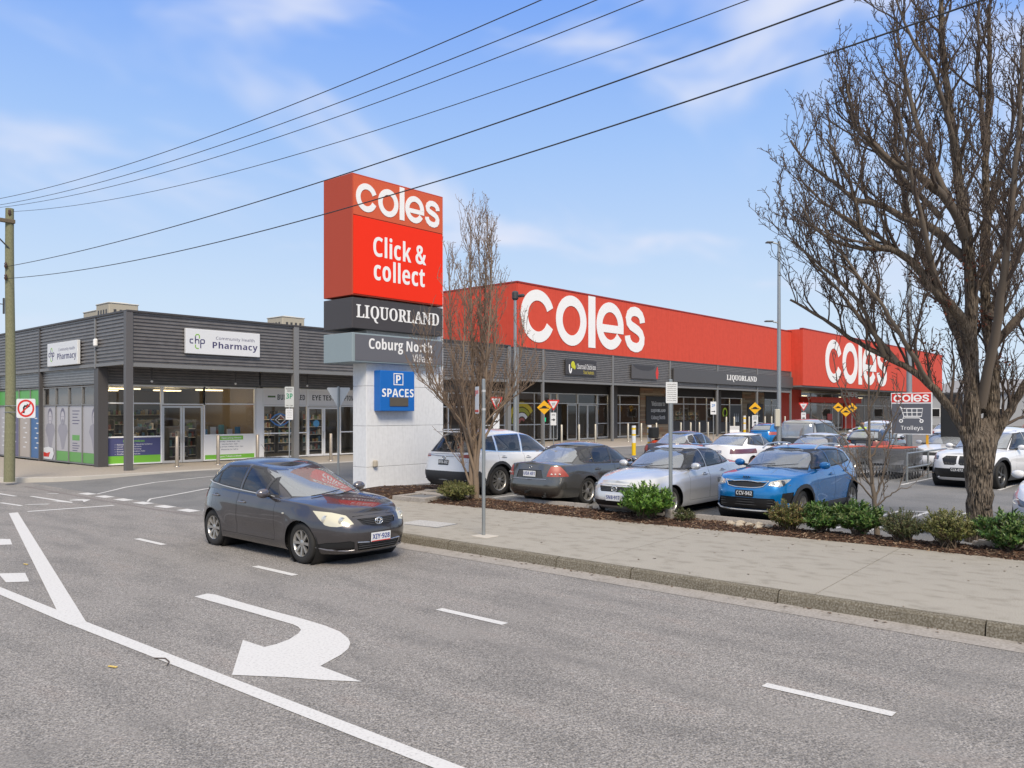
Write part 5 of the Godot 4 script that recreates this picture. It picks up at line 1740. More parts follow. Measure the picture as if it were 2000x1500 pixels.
		d = {L = 4.67, W = 1.76, H = 1.445, front = 0.95, wb = 2.67, R = 0.318, rim = 0.216, style = "five", tw = 0.205,
			xf = [[0.16, 0.20], [0.26, 0.05], [0.40, 0.0], [0.52, 0.02], [0.62, 0.06], [0.70, 0.15], [0.85, 0.4]],
			xr = [[0.2, -0.16], [0.34, -0.03], [0.50, 0.0], [0.65, -0.03], [0.85, -0.08], [0.98, -0.12]],
			w = [[0.16, 0.80], [0.24, 0.85], [0.36, 0.87], [0.55, 0.88], [0.68, 0.876], [0.80, 0.855], [0.90, 0.82], [1.0, 0.78]],
			zs = [[0.0, 0.665], [0.4, 0.775], [0.9, 0.86], [1.4, 0.90], [2.4, 0.945], [3.4, 0.985], [4.1, 1.0], [4.67, 0.98]],
			zd = [[0.0, 0.69], [0.3, 0.81], [0.8, 0.91], [1.2, 0.965], [1.5, 0.99], [3.9, 1.04], [4.4, 1.05], [4.67, 1.02]],
			gf = [[0.0, 1.18], [0.5, 1.62], [0.85, 2.0], [1.0, 2.3]], gr = [[0.0, 4.2], [0.3, 4.0], [0.65, 3.7], [0.9, 3.45], [1.0, 3.25]],
			gw = [[0.0, 0.79], [0.4, 0.73], [0.75, 0.65], [0.92, 0.59], [1.0, 0.52]], roof = [[-1.0, 1.335], [-0.4, 1.39], [0.0, 1.395], [0.5, 1.375], [1.0, 1.32]], crown = 0.05, nf = 3.8, nr = 4.6, gnf = 3.8, gnr = 3.8,
			glass = [[1.62, 0.965, 2.46, 1.0, 2.42, 1.34, 2.12, 1.30], [2.54, 1.0, 3.26, 1.035, 3.22, 1.32, 2.50, 1.345], [3.31, 1.04, 3.62, 1.07, 3.29, 1.30]],
			wind = [0.66, 0.985, 0.555, 1.355], rear = [0.60, 1.04, 0.5, 1.33],
			doors = [[1.62, 0.30, 2.50, 0.30, 2.50, 0.99, 1.62, 0.945], [2.515, 0.30, 3.06, 0.30, 3.28, 0.52, 3.46, 0.74, 3.50, 1.03, 2.515, 0.99]],
			mir = [1.76, 1.0], hand = [[2.30, 0.83], [3.16, 0.88]]}
	elif kind == "crossover":
		d = {L = 4.14, W = 1.76, H = 1.50, front = 0.83, wb = 2.58, R = 0.325, rim = 0.218, style = "twin", tw = 0.205,
			xf = [[0.2, 0.22], [0.28, 0.07], [0.42, 0.01], [0.60, 0.0], [0.74, 0.04], [0.86, 0.11], [1.0, 0.3]],
			xr = [[0.24, -0.2], [0.38, -0.04], [0.55, 0.0], [0.75, -0.04], [0.95, -0.10], [1.1, -0.16]],
			w = [[0.2, 0.80], [0.3, 0.86], [0.45, 0.872], [0.62, 0.88], [0.76, 0.876], [0.88, 0.86], [0.97, 0.83], [1.08, 0.78]],
			zs = [[0.0, 0.86], [0.3, 0.905], [0.8, 0.95], [1.5, 0.985], [2.5, 1.015], [3.4, 1.05], [4.14, 1.05]],
			zd = [[0.0, 0.885], [0.25, 0.955], [0.7, 1.01], [1.1, 1.05], [1.4, 1.07], [3.8, 1.09], [4.14, 1.07]],
			gf = [[0.0, 1.0], [0.5, 1.40], [0.85, 1.74], [1.0, 2.05]], gr = [[0.0, 4.05], [0.3, 3.94], [0.7, 3.78], [0.9, 3.70], [1.0, 3.58]],
			gw = [[0.0, 0.79], [0.4, 0.735], [0.75, 0.66], [0.92, 0.60], [1.0, 0.53]], roof = [[-1.0, 1.385], [-0.4, 1.43], [0.0, 1.44], [0.5, 1.42], [1.0, 1.37]], crown = 0.05, nf = 4.2, nr = 5.2, gnf = 4.0, gnr = 5.0,
			glass = [[1.52, 1.045, 2.30, 1.07, 2.26, 1.385, 1.95, 1.355], [2.38, 1.07, 3.04, 1.10, 3.05, 1.365, 2.34, 1.385], [3.10, 1.11, 3.40, 1.15, 3.36, 1.28, 3.12, 1.345]],
			wind = [0.66, 1.06, 0.565, 1.40], rear = [0.60, 1.11, 0.52, 1.36],
			doors = [[1.42, 0.38, 2.33, 0.38, 2.33, 1.06, 1.42, 1.02], [2.345, 0.38, 2.85, 0.38, 3.02, 0.52, 3.24, 0.74, 3.28, 1.10, 2.345, 1.06]],
			mir = [1.64, 1.08], hand = [[2.16, 0.90], [2.98, 0.94]], clad = true, rails = true}
	elif kind == "wagon":        # upright off-roader
		d = spec("suv").duplicate(true)
		d.merge({L = 4.75, W = 1.86, H = 1.90, wb = 2.78, front = 0.85, R = 0.38, rim = 0.2, style = "five",
			xr = [[0.26, -0.14], [0.42, -0.02], [0.7, 0.0], [1.0, -0.02], [1.2, -0.05]],
			zs = [[0.0, 1.0], [0.5, 1.05], [1.2, 1.10], [2.5, 1.13], [4.75, 1.15]], zd = [[0.0, 1.03], [0.4, 1.10], [1.1, 1.16], [4.4, 1.18], [4.75, 1.17]],
			gf = [[0.0, 1.22], [0.5, 1.55], [0.85, 1.80], [1.0, 2.1]], gr = [[0.0, 4.71], [0.5, 4.66], [0.9, 4.58], [1.0, 4.5]],
			w = [[0.24, 0.85], [0.34, 0.90], [0.6, 0.925], [0.9, 0.93], [1.05, 0.915], [1.2, 0.86]],
			gw = [[0.0, 0.86], [0.4, 0.82], [0.75, 0.76], [0.92, 0.72], [1.0, 0.63]], roof = [[-1.0, 1.76], [-0.4, 1.82], [0.2, 1.83], [1.0, 1.79]], gnr = 7.0, nr = 6.0,
			glass = [[1.70, 1.17, 2.58, 1.18, 2.56, 1.70, 2.10, 1.68], [2.66, 1.18, 3.46, 1.2, 3.46, 1.70, 2.64, 1.70], [3.54, 1.2, 4.40, 1.22, 4.36, 1.67, 3.54, 1.70]],
			wind = [0.70, 1.2, 0.62, 1.74], rear = [0.74, 1.12, 0.68, 1.72],
			doors = [[1.65, 0.45, 2.60, 0.45, 2.60, 1.15, 1.65, 1.13], [2.615, 0.45, 3.10, 0.45, 3.3, 0.62, 3.5, 0.85, 3.5, 1.18, 2.615, 1.15]], mir = [1.85, 1.2], hand = [[2.45, 1.03], [3.35, 1.05]]}, true)
	return d

func front_x(d: Dictionary, y: float, z: float) -> float:
	var xf := key(d.xf, z)
	var w := key(d.w, z)
	var yn := clampf(absf(y) / w, 0, 0.999)
	var xm: float = d.L * 0.5
	return xm - pow(1 - pow(yn, d.nf), 1 / d.nf) * (xm - xf)

func rear_x(d: Dictionary, y: float, z: float) -> float:
	var xr: float = d.L + key(d.xr, z)
	var w := key(d.w, z)
	var yn := clampf(absf(y) / w, 0, 0.999)
	var xm: float = d.L * 0.5
	return xm + pow(1 - pow(yn, d.nr), 1 / d.nr) * (xr - xm)

func side_y(d: Dictionary, x: float, z: float) -> float:
	var xm: float = d.L * 0.5
	var w := key(d.w, z)
	var xn := clampf(absf(x - xm) / (xm - key(d.xf, z) if x < xm else d.L + key(d.xr, z) - xm), 0, 0.999)
	var n: float = d.nf if x < xm else d.nr
	return w * pow(1 - pow(xn, n), 1 / n)

func wheels_x(d: Dictionary) -> Array:
	return [d.front, d.front + d.wb]

# car parts come out in Godot axes: nose at -z, y to the right as +x
func car(called: String, kind: String, label: String, body: Material, at: Vector3, turn: float, opt := {}) -> Node3D:
	var d := spec(kind)
	for k in opt.get("over", {}): d[k] = opt.over[k]
	var few: bool = opt.get("few", false)
	var o := thing(called, label, "car", at, turn, opt.get("group", ""))
	var T := Transform3D(Basis(Vector3(0, 0, 1), Vector3(1, 0, 0), Vector3(0, 1, 0)), Vector3(0, 0, -d.L * 0.5))   # (x,y,z) -> (y, z, x)
	var L: float = d.L
	var R: float = d.R
	var wx := wheels_x(d)
	var arch: float = R + (0.055 if kind in ["suv", "crossover", "wagon"] else 0.04)
	# lower body
	var lp := loop_of(d.nf, d.nr, few)
	var rows := []
	var fr := [0.0, 0.06, 0.13, 0.22, 0.32, 0.42, 0.52, 0.62, 0.71, 0.79, 0.86, 0.92, 0.965, 1.0] if not few else [0.0, 0.12, 0.28, 0.45, 0.62, 0.78, 0.9, 1.0]
	var zb: float = d.xf[0][0] + 0.01
	var zbe: float = d.xr[0][0] + 0.01
	for f in fr:
		var row := PackedVector3Array()
		for q in lp:
			var xm := L * 0.5
			var x: float = q.x * xm + xm
			var z := 0.0
			for it in 3:
				var b := lerpf(zb, zbe, x / L)
				if x > d.front + 0.3 and x < d.front + d.wb - 0.3: b = minf(b + 0.0, 0.21)
				z = lerpf(b, key(d.zs, x), f)
				x = xm + q.x * (xm - key(d.xf, z)) if q.x < 0 else xm + q.x * (L + key(d.xr, z) - xm)
			var w := key(d.w, z)
			var y: float = q.y * w
			if absf(q.y) > 0.5:
				for c in wx:
					var dist := Vector2(x - c, z - R).length()
					y += signf(y) * 0.022 * smoothstep(arch + 0.16, arch + 0.02, dist)
				# a crease along the flank
				y += signf(y) * 0.012 * exp(-pow((z - key(d.zs, x) + 0.17) / 0.045, 2.0)) * smoothstep(0.5, 1.0, x) * smoothstep(L - 0.2, L - 0.8, x)
				y -= signf(y) * 0.014 * exp(-pow((z - 0.42) / 0.08, 2.0)) * smoothstep(d.front + 0.3, d.front + 0.7, x) * smoothstep(d.front + d.wb - 0.3, d.front + d.wb - 0.7, x)
			row.append(Vector3(x, y, z))
		rows.append(row)
	for m in [0.975, 0.93, 0.86, 0.76, 0.62, 0.45, 0.25, 0.08, 0.0]:
		var row := PackedVector3Array()
		for q in lp:
			var e: Vector3 = rows[fr.size() - 1][row.size()]
			var z := lerpf(key(d.zd, e.x), e.z, pow(m, 2.6))
			if absf(e.y) * m < 0.45 and e.x < 1.2: z += 0.008 * smoothstep(0.50, 0.42, absf(e.y) * m)
			row.append(Vector3(e.x, e.y * m, z))
		rows.append(row)
	var low := skin(rows)
	# cabin
	var gl := loop_of(d.gnf, d.gnr, few)
	var grows := []
	var vr := [0.0, 0.08, 0.2, 0.34, 0.48, 0.62, 0.75, 0.85, 0.92, 0.965, 1.0] if not few else [0.0, 0.2, 0.45, 0.7, 0.85, 0.95, 1.0]
	for v in vr:
		var row := PackedVector3Array()
		var x0 := key(d.gf, v)
		var x1 := key(d.gr, v)
		var w := key(d.gw, v)
		for q in gl:
			var xm := (x0 + x1) * 0.5
			var x: float = xm + q.x * (x1 - xm)
			var base := key(d.zs, x) - 0.035
			if absf(q.x) > 0.6 and absf(q.y) < 0.9: base = lerpf(base, key(d.zd, x) - 0.03, (1 - absf(q.y)) * 0.9)
			var z := lerpf(base, key(d.roof, q.x), v)
			row.append(Vector3(x, q.y * w, z))
		grows.append(row)
	for m in [0.94, 0.84, 0.70, 0.5, 0.28, 0.1, 0.0]:
		var row := PackedVector3Array()
		var top: PackedVector3Array = grows[vr.size() - 1]
		var xm := (key(d.gf, 1.0) + key(d.gr, 1.0)) * 0.5
		for e in top:
			row.append(Vector3(lerpf(xm, e.x, 0.35 + 0.65 * m) if false else e.x, e.y * m, e.z + d.crown * (1 - pow(m, 2.2))))
		grows.append(row)
	var cab := skin(grows)
	# openings
	for c in wx:
		for s in [-1, 1]:
			var lo := Vector3(-1, 0.45, -1) if s > 0 else Vector3(-1, -9, -1)
			var hi := Vector3(99, 9, 99) if s > 0 else Vector3(99, -0.45, 99)
			if d.get("clad", false):
				var ring := low.cut(circle2(c, R, arch + 0.075, 26), 1, lo, hi)
				ring.cut(circle2(c, R, arch, 26), 1, lo, hi)
				part("wheel_arch_trim", ring.mesh(T, 0.008), mat("trim_black", 0.035, 0.035, 0.037, 0.6), o)
			else:
				low.cut(circle2(c, R, arch, 26), 1, lo, hi)
	var trim: Material = mat("trim_black", 0.035, 0.035, 0.037, 0.6)
	if d.get("clad", false):
		var zc: float = 0.36 if kind == "crossover" else 0.42
		var sill := low.cut(pv([d.front + arch + 0.07, 0.0, d.front + d.wb - arch - 0.07, 0.0, d.front + d.wb - arch - 0.07, zc, d.front + arch + 0.07, zc]), 1, Vector3(-9, -9, -9), BIG)
		part("sill_trim", sill.mesh(T), mat("sill_grey", 0.06, 0.06, 0.065, 0.5) if kind == "crossover" else trim, o)
	var gm: Material = opt.get("glass", mats["car_glass"])
	for s in [-1, 1]:
		var lo := Vector3(-9, 0.3, 0) if s > 0 else Vector3(-9, -9, 0)
		var hi := Vector3(99, 9, 9) if s > 0 else Vector3(99, -0.3, 9)
		# a black surround first, then the panes inside it
		var sx0: float = d.glass[0][0]
		var surround := Soup.new()
		for g in d.glass:
			var pg := pv(g)
			var grown := Geometry2D.offset_polygon(pg, 0.028)[0]
			var cutp := cab.cut(grown, 1, lo, hi)
			surround.take(cutp)
		for g in d.glass:
			var pane := surround.cut(pv(g), 1, lo, hi)
			part("side_window", pane.mesh(T, -0.004), gm, o)
		part("window_surround", surround.mesh(T), opt.get("surround", trim), o)
		if not few:
			for g in d.doors:
				var dr := low.cut(pv(g), 1, Vector3(-9, 0.5, 0) if s > 0 else Vector3(-9, -9, 0), Vector3(99, 9, 9) if s > 0 else Vector3(99, -0.5, 9))
				var inner := Geometry2D.offset_polygon(pv(g), -0.005)[0]
				var dp := dr.cut(inner, 1, Vector3(-9, -9, 0), BIG)
				var dn := part("door", dp.mesh(T), body, o)
				part("door_gap", dr.mesh(T, -0.006), mats["black"], dn)
				var k: int = d.doors.find(g)
				var hx: float = d.hand[k][0]
				var hz: float = d.hand[k][1]
				var hy: float = side_y(d, hx, hz)
				var hb := MB.new()
				hb.t = T
				hb.rbox(Vector3(hx, s * (hy + 0.028), hz), Vector3(0.19, 0.022, 0.028), 0.009)
				hb.rbox(Vector3(hx - 0.08, s * (hy + 0.01), hz), Vector3(0.03, 0.03, 0.024), 0.006)
				hb.rbox(Vector3(hx + 0.08, s * (hy + 0.01), hz), Vector3(0.03, 0.03, 0.024), 0.006)
				part("door_handle", hb, opt.get("handle", body), dn)
				var cup := MB.new()
				cup.t = T
				cup.ellipsoid(Vector3(hx, s * (hy - 0.002), hz - 0.004), Vector3(0.085, 0.012, 0.036), 12)
				part("handle_recess", cup, opt.get("recess", mats["dark_grey"]), dn)
		# mirrors
		var mx: float = d.mir[0]
		var mz: float = d.mir[1]
		var my: float = key(d.w, mz - 0.1) + 0.10
		var mb := MB.new()
		mb.t = T
		mb.ellipsoid(Vector3(mx, s * my, mz + 0.02), Vector3(0.075, 0.115, 0.078), 14)
		var mn := part("wing_mirror", mb, opt.get("mirror", body), o)
		var ml := MB.new()
		ml.t = T
		ml.ellipsoid(Vector3(mx + 0.052, s * my, mz + 0.02), Vector3(0.03, 0.098, 0.062), 12)
		part("mirror_glass", ml, mat("mirror_glass", 0.35, 0.37, 0.4, 0.05, 0.9), mn)
		var st := MB.new()
		st.t = T
		st.tube([Vector3(mx + 0.02, s * (my - 0.2), mz - 0.04), Vector3(mx, s * (my - 0.06), mz - 0.015)], [0.028, 0.024], 8)
		part("mirror_stalk", st, trim, mn)
	# windscreen and rear window
	var ws: Array = d.wind
	var sc := cab.cut(pv([-ws[0] - 0.02, ws[1] - 0.05, ws[0] + 0.02, ws[1] - 0.05, ws[2] + 0.02, ws[3] + 0.02, -ws[2] - 0.02, ws[3] + 0.02]), 0, Vector3(-9, -9, 0), Vector3(L * 0.5, 9, 9))
	var scp := sc.cut(pv([-ws[0], ws[1], ws[0], ws[1], ws[2], ws[3], -ws[2], ws[3]]), 0, Vector3(-9, -9, 0), BIG)
	part("windscreen", scp.mesh(T, -0.003), opt.get("screen", mats["car_screen"]), o)
	part("windscreen_seal", sc.mesh(T), trim, o)
	var rw: Array = d.rear
	var rc := cab.cut(pv([-rw[0] - 0.02, rw[1] - 0.03, rw[0] + 0.02, rw[1] - 0.03, rw[2] + 0.02, rw[3] + 0.02, -rw[2] - 0.02, rw[3] + 0.02]), 0, Vector3(L * 0.55, -9, 0), BIG)
	var rcp := rc.cut(pv([-rw[0], rw[1], rw[0], rw[1], rw[2], rw[3], -rw[2], rw[3]]), 0, Vector3(-9, -9, 0), BIG)
	part("rear_window", rcp.mesh(T, -0.003), opt.get("rear_glass", mats["car_screen"]), o)
	part("rear_window_seal", rc.mesh(T), trim, o)
	# pieces cut from nose and tail: [name, axis, outline, min, max, offset, material, both sides]
	for c in opt.get("cuts", []):
		var both: bool = c.get("both", false)
		for s in ([1, -1] if both else [1]):
			var pg := pv(c.poly)
			if s < 0:
				for i in pg.size(): pg[i].x = -pg[i].x
			var src: Soup = cab if c.get("cab", false) else low
			var lo: Vector3 = c.lo
			var hi: Vector3 = c.hi
			if c.ax != 0 and both: pg = pv(c.poly)
			if s < 0:
				var t2 := lo
				lo = Vector3(lo.x, -hi.y, lo.z)
				hi = Vector3(hi.x, -t2.y, hi.z)
			var piece := src.cut(pg, c.ax, lo, hi)
			if c.has("side"):
				var keep := piece.cut(pv(c.side), 1, Vector3(-9, -9, -9), BIG)
				src.take(piece)
				piece = keep
			if piece.p.size() == 0: continue
			var pn := part(c.name, piece.mesh(T, c.get("off", 0.0)), c.m, o)
			if c.has("rim"):
				pass
	part("body", low.mesh(T), body, o)
	part("cabin_roof", cab.mesh(T), opt.get("roof_m", body), o)
	# under the skin: tub, seats, wheel wells
	var tub := MB.new()
	tub.t = T
	var hw: float = d.W * 0.5 - 0.14
	tub.box2(Vector3(d.gf[0][1] + 0.05, -hw, 0.24), Vector3(d.gr[0][1] - 0.3, hw, 0.30))
	tub.box2(Vector3(d.gf[0][1] + 0.25, -hw, 0.3), Vector3(d.gf[0][1] + 0.75, hw, key(d.zs, 1.2) - 0.06))
	for s in [-1, 1]: tub.box2(Vector3(d.gf[0][1] + 0.1, s * hw - 0.02, 0.3), Vector3(d.gr[0][1] - 0.3, s * hw + 0.02, key(d.zs, 2.0) - 0.1))
	tub.box2(Vector3(d.gr[0][1] - 0.95, -hw, 0.3), Vector3(d.gr[0][1] - 0.35, hw, key(d.zs, 3.5) - 0.08))
	tub.box2(Vector3(d.front - R, -hw - 0.02, 0.20), Vector3(d.front + d.wb + R, hw + 0.02, 0.23))
	part("cabin_floor", tub, mat("cabin_dark", 0.02, 0.02, 0.021, 0.8), o)
	for c in wx:
		var well := MB.new()
		well.t = T
		well.tube([Vector3(c, -hw - 0.06, R), Vector3(c, hw + 0.06, R)], [arch + 0.02, arch + 0.02], 20, false)
		well.tube([Vector3(c, -0.5, R), Vector3(c, 0.5, R)], [arch + 0.015, arch + 0.015], 16, true)
		part("wheel_well", well, mats["black"], o)
	if not few:
		var bx0: float = d.mir[0] + 0.75
		for r in 2:
			for s in [-1, 1]:
				var se := MB.new()
				se.t = T
				var sx: float = bx0 + r * 0.88
				var zz: float = key(d.zs, sx)
				se.rbox(Vector3(sx, s * 0.36, zz - 0.22), Vector3(0.16, 0.46, 0.62), 0.06)
				se.rbox(Vector3(sx - 0.28, s * 0.36, 0.46), Vector3(0.5, 0.46, 0.16), 0.05)
				se.rbox(Vector3(sx + 0.03, s * 0.36, zz + 0.18), Vector3(0.09, 0.24, 0.17), 0.04)
				part("seat", se, mat("seat_cloth", 0.03, 0.03, 0.031, 0.9), o)
		var sw := MB.new()
		sw.t = T * Transform3D(Basis(Vector3(0, 1, 0), -1.15), Vector3(bx0 - 0.62, 0.36, key(d.zs, bx0) - 0.02))
		var ring := []
		var rr := []
		for i in 21:
			ring.append(Vector3(cos(TAU * i / 20) * 0.18, sin(TAU * i / 20) * 0.18, 0))
			rr.append(0.015)
		sw.tube(ring, rr, 6, false)
		part("steering_wheel", sw, mats["black"], o)
		if opt.get("wipers", true):
			var v0 := 0.06
			for k in 2:
				var wp := MB.new()
				wp.t = T
				var y0 := 0.05 + 0.45 * k
				var pts := []
				for i in 6:
					var y: float = y0 - i * 0.115 * 1.0
					var z: float = ws[1] + 0.012 + i * 0.012
					pts.append(Vector3(screen_x(d, y, z) - 0.012, y, z))
				wp.tube(pts, [0.008, 0.008, 0.008, 0.008, 0.007, 0.006], 5)
				part("wiper", wp, mats["black"], o)
	# wheels
	var wm := wheel_meshes(R, d.tw, opt.get("rim", d.rim), opt.get("style", d.style))
	for c in wx:
		for s in [-1, 1]:
			var tw := part("wheel", wm[0], mats["tyre"], o)
			var ty: float = side_y(d, c, R) - d.tw * 0.5 - 0.005
			var bs := Basis(Vector3(0, 0, -1), Vector3(s, 0, 0), Vector3(0, s * -1.0, 0)) if false else Basis(Vector3(0, 0, 1), Vector3(s, 0, 0), Vector3(0, s, 0))
			if bs.determinant() < 0: bs.x = -bs.x
			if opt.get("steer", 0.0) != 0.0 and c == wx[0]: bs = Basis(Vector3.UP, opt.steer) * bs
			tw.transform = Transform3D(bs, T * Vector3(c, s * ty, R))
			part("rim", wm[1], opt.get("rim_m", mats["rim_silver"]), tw)
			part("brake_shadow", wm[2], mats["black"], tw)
	# number plates and fittings
	for pl in opt.get("plates", []):
		var pn := MB.new()
		pn.rbox(Vector3.ZERO, Vector3(0.372, 0.134, 0.012), 0.004)
		var node := part("number_plate", pn, pl.m, o)
		var front: bool = pl.front
		var x: float = front_x(d, 0.15, pl.z) - 0.012 if front else rear_x(d, 0.15, pl.z) + 0.012
		node.transform = Transform3D(Basis(Vector3.UP, PI if front else 0.0) * Basis(Vector3.RIGHT, pl.get("tilt", 0.0)), T * Vector3(x, 0, pl.z))
		text("plate_text", pl.s, 0.33, 0.075, Vector3(0, 0.008, 0.006), 0.0, pl.tm, node)
		if pl.get("band", false):
			var bb := MB.new()
			bb.rbox(Vector3(0, -0.058, 0.0065), Vector3(0.36, 0.012, 0.002), 0.0005)
			part("plate_band", bb, mats["sign_red"], node)
	for e in opt.get("extra", []):
		e.call(o, T, d)
	if d.get("rails", false) or opt.get("rails", false):
		for s in [-1, 1]:
			var rb := MB.new()
			rb.t = T
			var xa: float = key(d.gf, 0.9) + 0.18
			var xb: float = key(d.gr, 0.9) - 0.12
			var yy: float = key(d.gw, 0.96)
			var pts := []
			var rad := []
			for i in 9:
				var f := i / 8.0
				pts.append(Vector3(lerpf(xa, xb, f), s * yy, key(d.roof, lerpf(-0.8, 0.9, f)) + (0.065 if i > 0 and i < 8 else 0.0)))
				rad.append(0.017)
			rb.tube(pts, rad, 8)
			part("roof_rail", rb, opt.get("rail_m", mats["alu"]), o)
	return o

func screen_x(d: Dictionary, y: float, z: float) -> float:
	var lo := 0.0
	var hi := 1.0
	for i in 18:
		var v := (lo + hi) * 0.5
		var x0 := key(d.gf, v)
		var zz := lerpf(key(d.zd, x0) - 0.03, key(d.roof, -1.0), v)
		if zz < z: lo = v
		else: hi = v
	var x0 := key(d.gf, lo)
	var xm := (x0 + key(d.gr, lo)) * 0.5
	var yn := clampf(absf(y) / key(d.gw, lo), 0, 0.99)
	return xm - pow(1 - pow(yn, d.gnf), 1 / d.gnf) * (xm - x0)

# ------------------------------------------------------------------ the cars in the photograph
func car_materials() -> void:
	glass("car_glass", 0.01, 0.011, 0.012, 0.62, 0.9)
	glass("car_screen", 0.42, 0.44, 0.45, 0.5, 1.0).metallic = 0.42
	mat("tyre", 0.022, 0.021, 0.020, 0.8)
	mat("rim_silver", 0.46, 0.45, 0.43, 0.32, 0.75)
	mat("rim_dark", 0.10, 0.10, 0.10, 0.35, 0.6)
	mat("chrome", 0.75, 0.75, 0.75, 0.08, 1.0)
	mat("grille_black", 0.012, 0.012, 0.013, 0.45)
	var hl := mat("lamp_clear", 0.62, 0.61, 0.56, 0.06, 0.35, 0.8)
	hl.clearcoat_enabled = true
	hl.clearcoat = 1.0
	var hy := mat("lamp_aged", 0.60, 0.565, 0.42, 0.12, 0.1, 0.8)
	hy.clearcoat_enabled = true
	hy.clearcoat = 1.0
	var hd := mat("lamp_dark", 0.10, 0.105, 0.11, 0.06, 0.3, 0.8)
	hd.clearcoat_enabled = true
	hd.clearcoat = 1.0
	var tl := mat("tail_red", 0.42, 0.012, 0.012, 0.08, 0.0, 0.7)
	tl.clearcoat_enabled = true
	tl.clearcoat = 1.0
	var td := mat("tail_dark", 0.10, 0.008, 0.012, 0.08, 0.0, 0.7)
	td.clearcoat_enabled = true
	mat("plate_white", 0.66, 0.67, 0.68, 0.4)
	mat("plate_black", 0.015, 0.015, 0.016, 0.4)
	mat("plate_blue", 0.03, 0.05, 0.22, 0.4)

func cut(name: String, ax: int, poly: Array, lo: Vector3, hi: Vector3, m: Material, extra := {}) -> Dictionary:
	var d := {name = name, ax = ax, poly = poly, lo = lo, hi = hi, m = m}
	d.merge(extra, true)
	return d

# round lamp optic set in a lens
func optic(o: Node, T: Transform3D, p: Vector3, r: float, m: Material, called := "lamp_optic") -> void:
	var b := MB.new()
	b.t = T * Transform3D(Basis(Vector3(0, 0, 1), PI / 2), p)
	b.lathe([Vector2(r, -0.01), Vector2(r * 0.98, 0.008), Vector2(r * 0.80, 0.012), Vector2(r * 0.72, 0.002), Vector2(r * 0.4, 0.010), Vector2(0, 0.014)], 18)
	part(called, b, m, o)

func strip3(o: Node, T: Transform3D, called: String, pts: Array, r: float, m: Material) -> void:
	var b := MB.new()
	b.t = T
	var rad := []
	for p in pts: rad.append(r)
	b.tube(pts, rad, 6)
	part(called, b, m, o)

# a strip across the nose or tail that follows the skin
func across(o: Node, T: Transform3D, d: Dictionary, called: String, front: bool, zs: Array, r: float, m: Material, off := 0.0) -> void:
	var pts := []
	for q in zs:
		var x: float = front_x(d, q[0], q[1]) - off if front else rear_x(d, q[0], q[1]) + off
		pts.append(Vector3(x, q[0], q[1]))
	strip3(o, T, called, pts, r, m)

func nose_oval(o: Node, T: Transform3D, d: Dictionary, z: float, rx: float, rz: float, m: Material, front := true, bars := "") -> void:
	var x: float = front_x(d, 0.0, z) - 0.012 if front else rear_x(d, 0.0, z) + 0.012
	var b := MB.new()
	b.t = T
	var pts := []
	var rad := []
	for i in 19:
		pts.append(Vector3(x, cos(TAU * i / 18) * rx, z + sin(TAU * i / 18) * rz))
		rad.append(rx * 0.16)
	b.tube(pts, rad, 6, false)
	if bars == "oval":
		var q := []
		var rq := []
		for i in 15:
			q.append(Vector3(x, cos(TAU * i / 14) * rx * 0.42, z + sin(TAU * i / 14) * rz * 0.9))
			rq.append(rx * 0.13)
		b.tube(q, rq, 6, false)
		var q2 := []
		for i in 15: q2.append(Vector3(x, cos(TAU * i / 14) * rx * 0.8, z + rz * 0.35 + sin(TAU * i / 14) * rz * 0.42))
		b.tube(q2, rq, 6, false)
	elif bars == "h":
		for s in [-1, 1]:
			b.tube([Vector3(x, s * rx * 0.45, z + rz * 0.8), Vector3(x, s * rx * 0.32, z - rz * 0.8)], [rx * 0.15, rx * 0.15], 6)
		b.tube([Vector3(x, -rx * 0.36, z), Vector3(x, rx * 0.36, z)], [rx * 0.13, rx * 0.13], 6)
	part("badge", b, m, o)

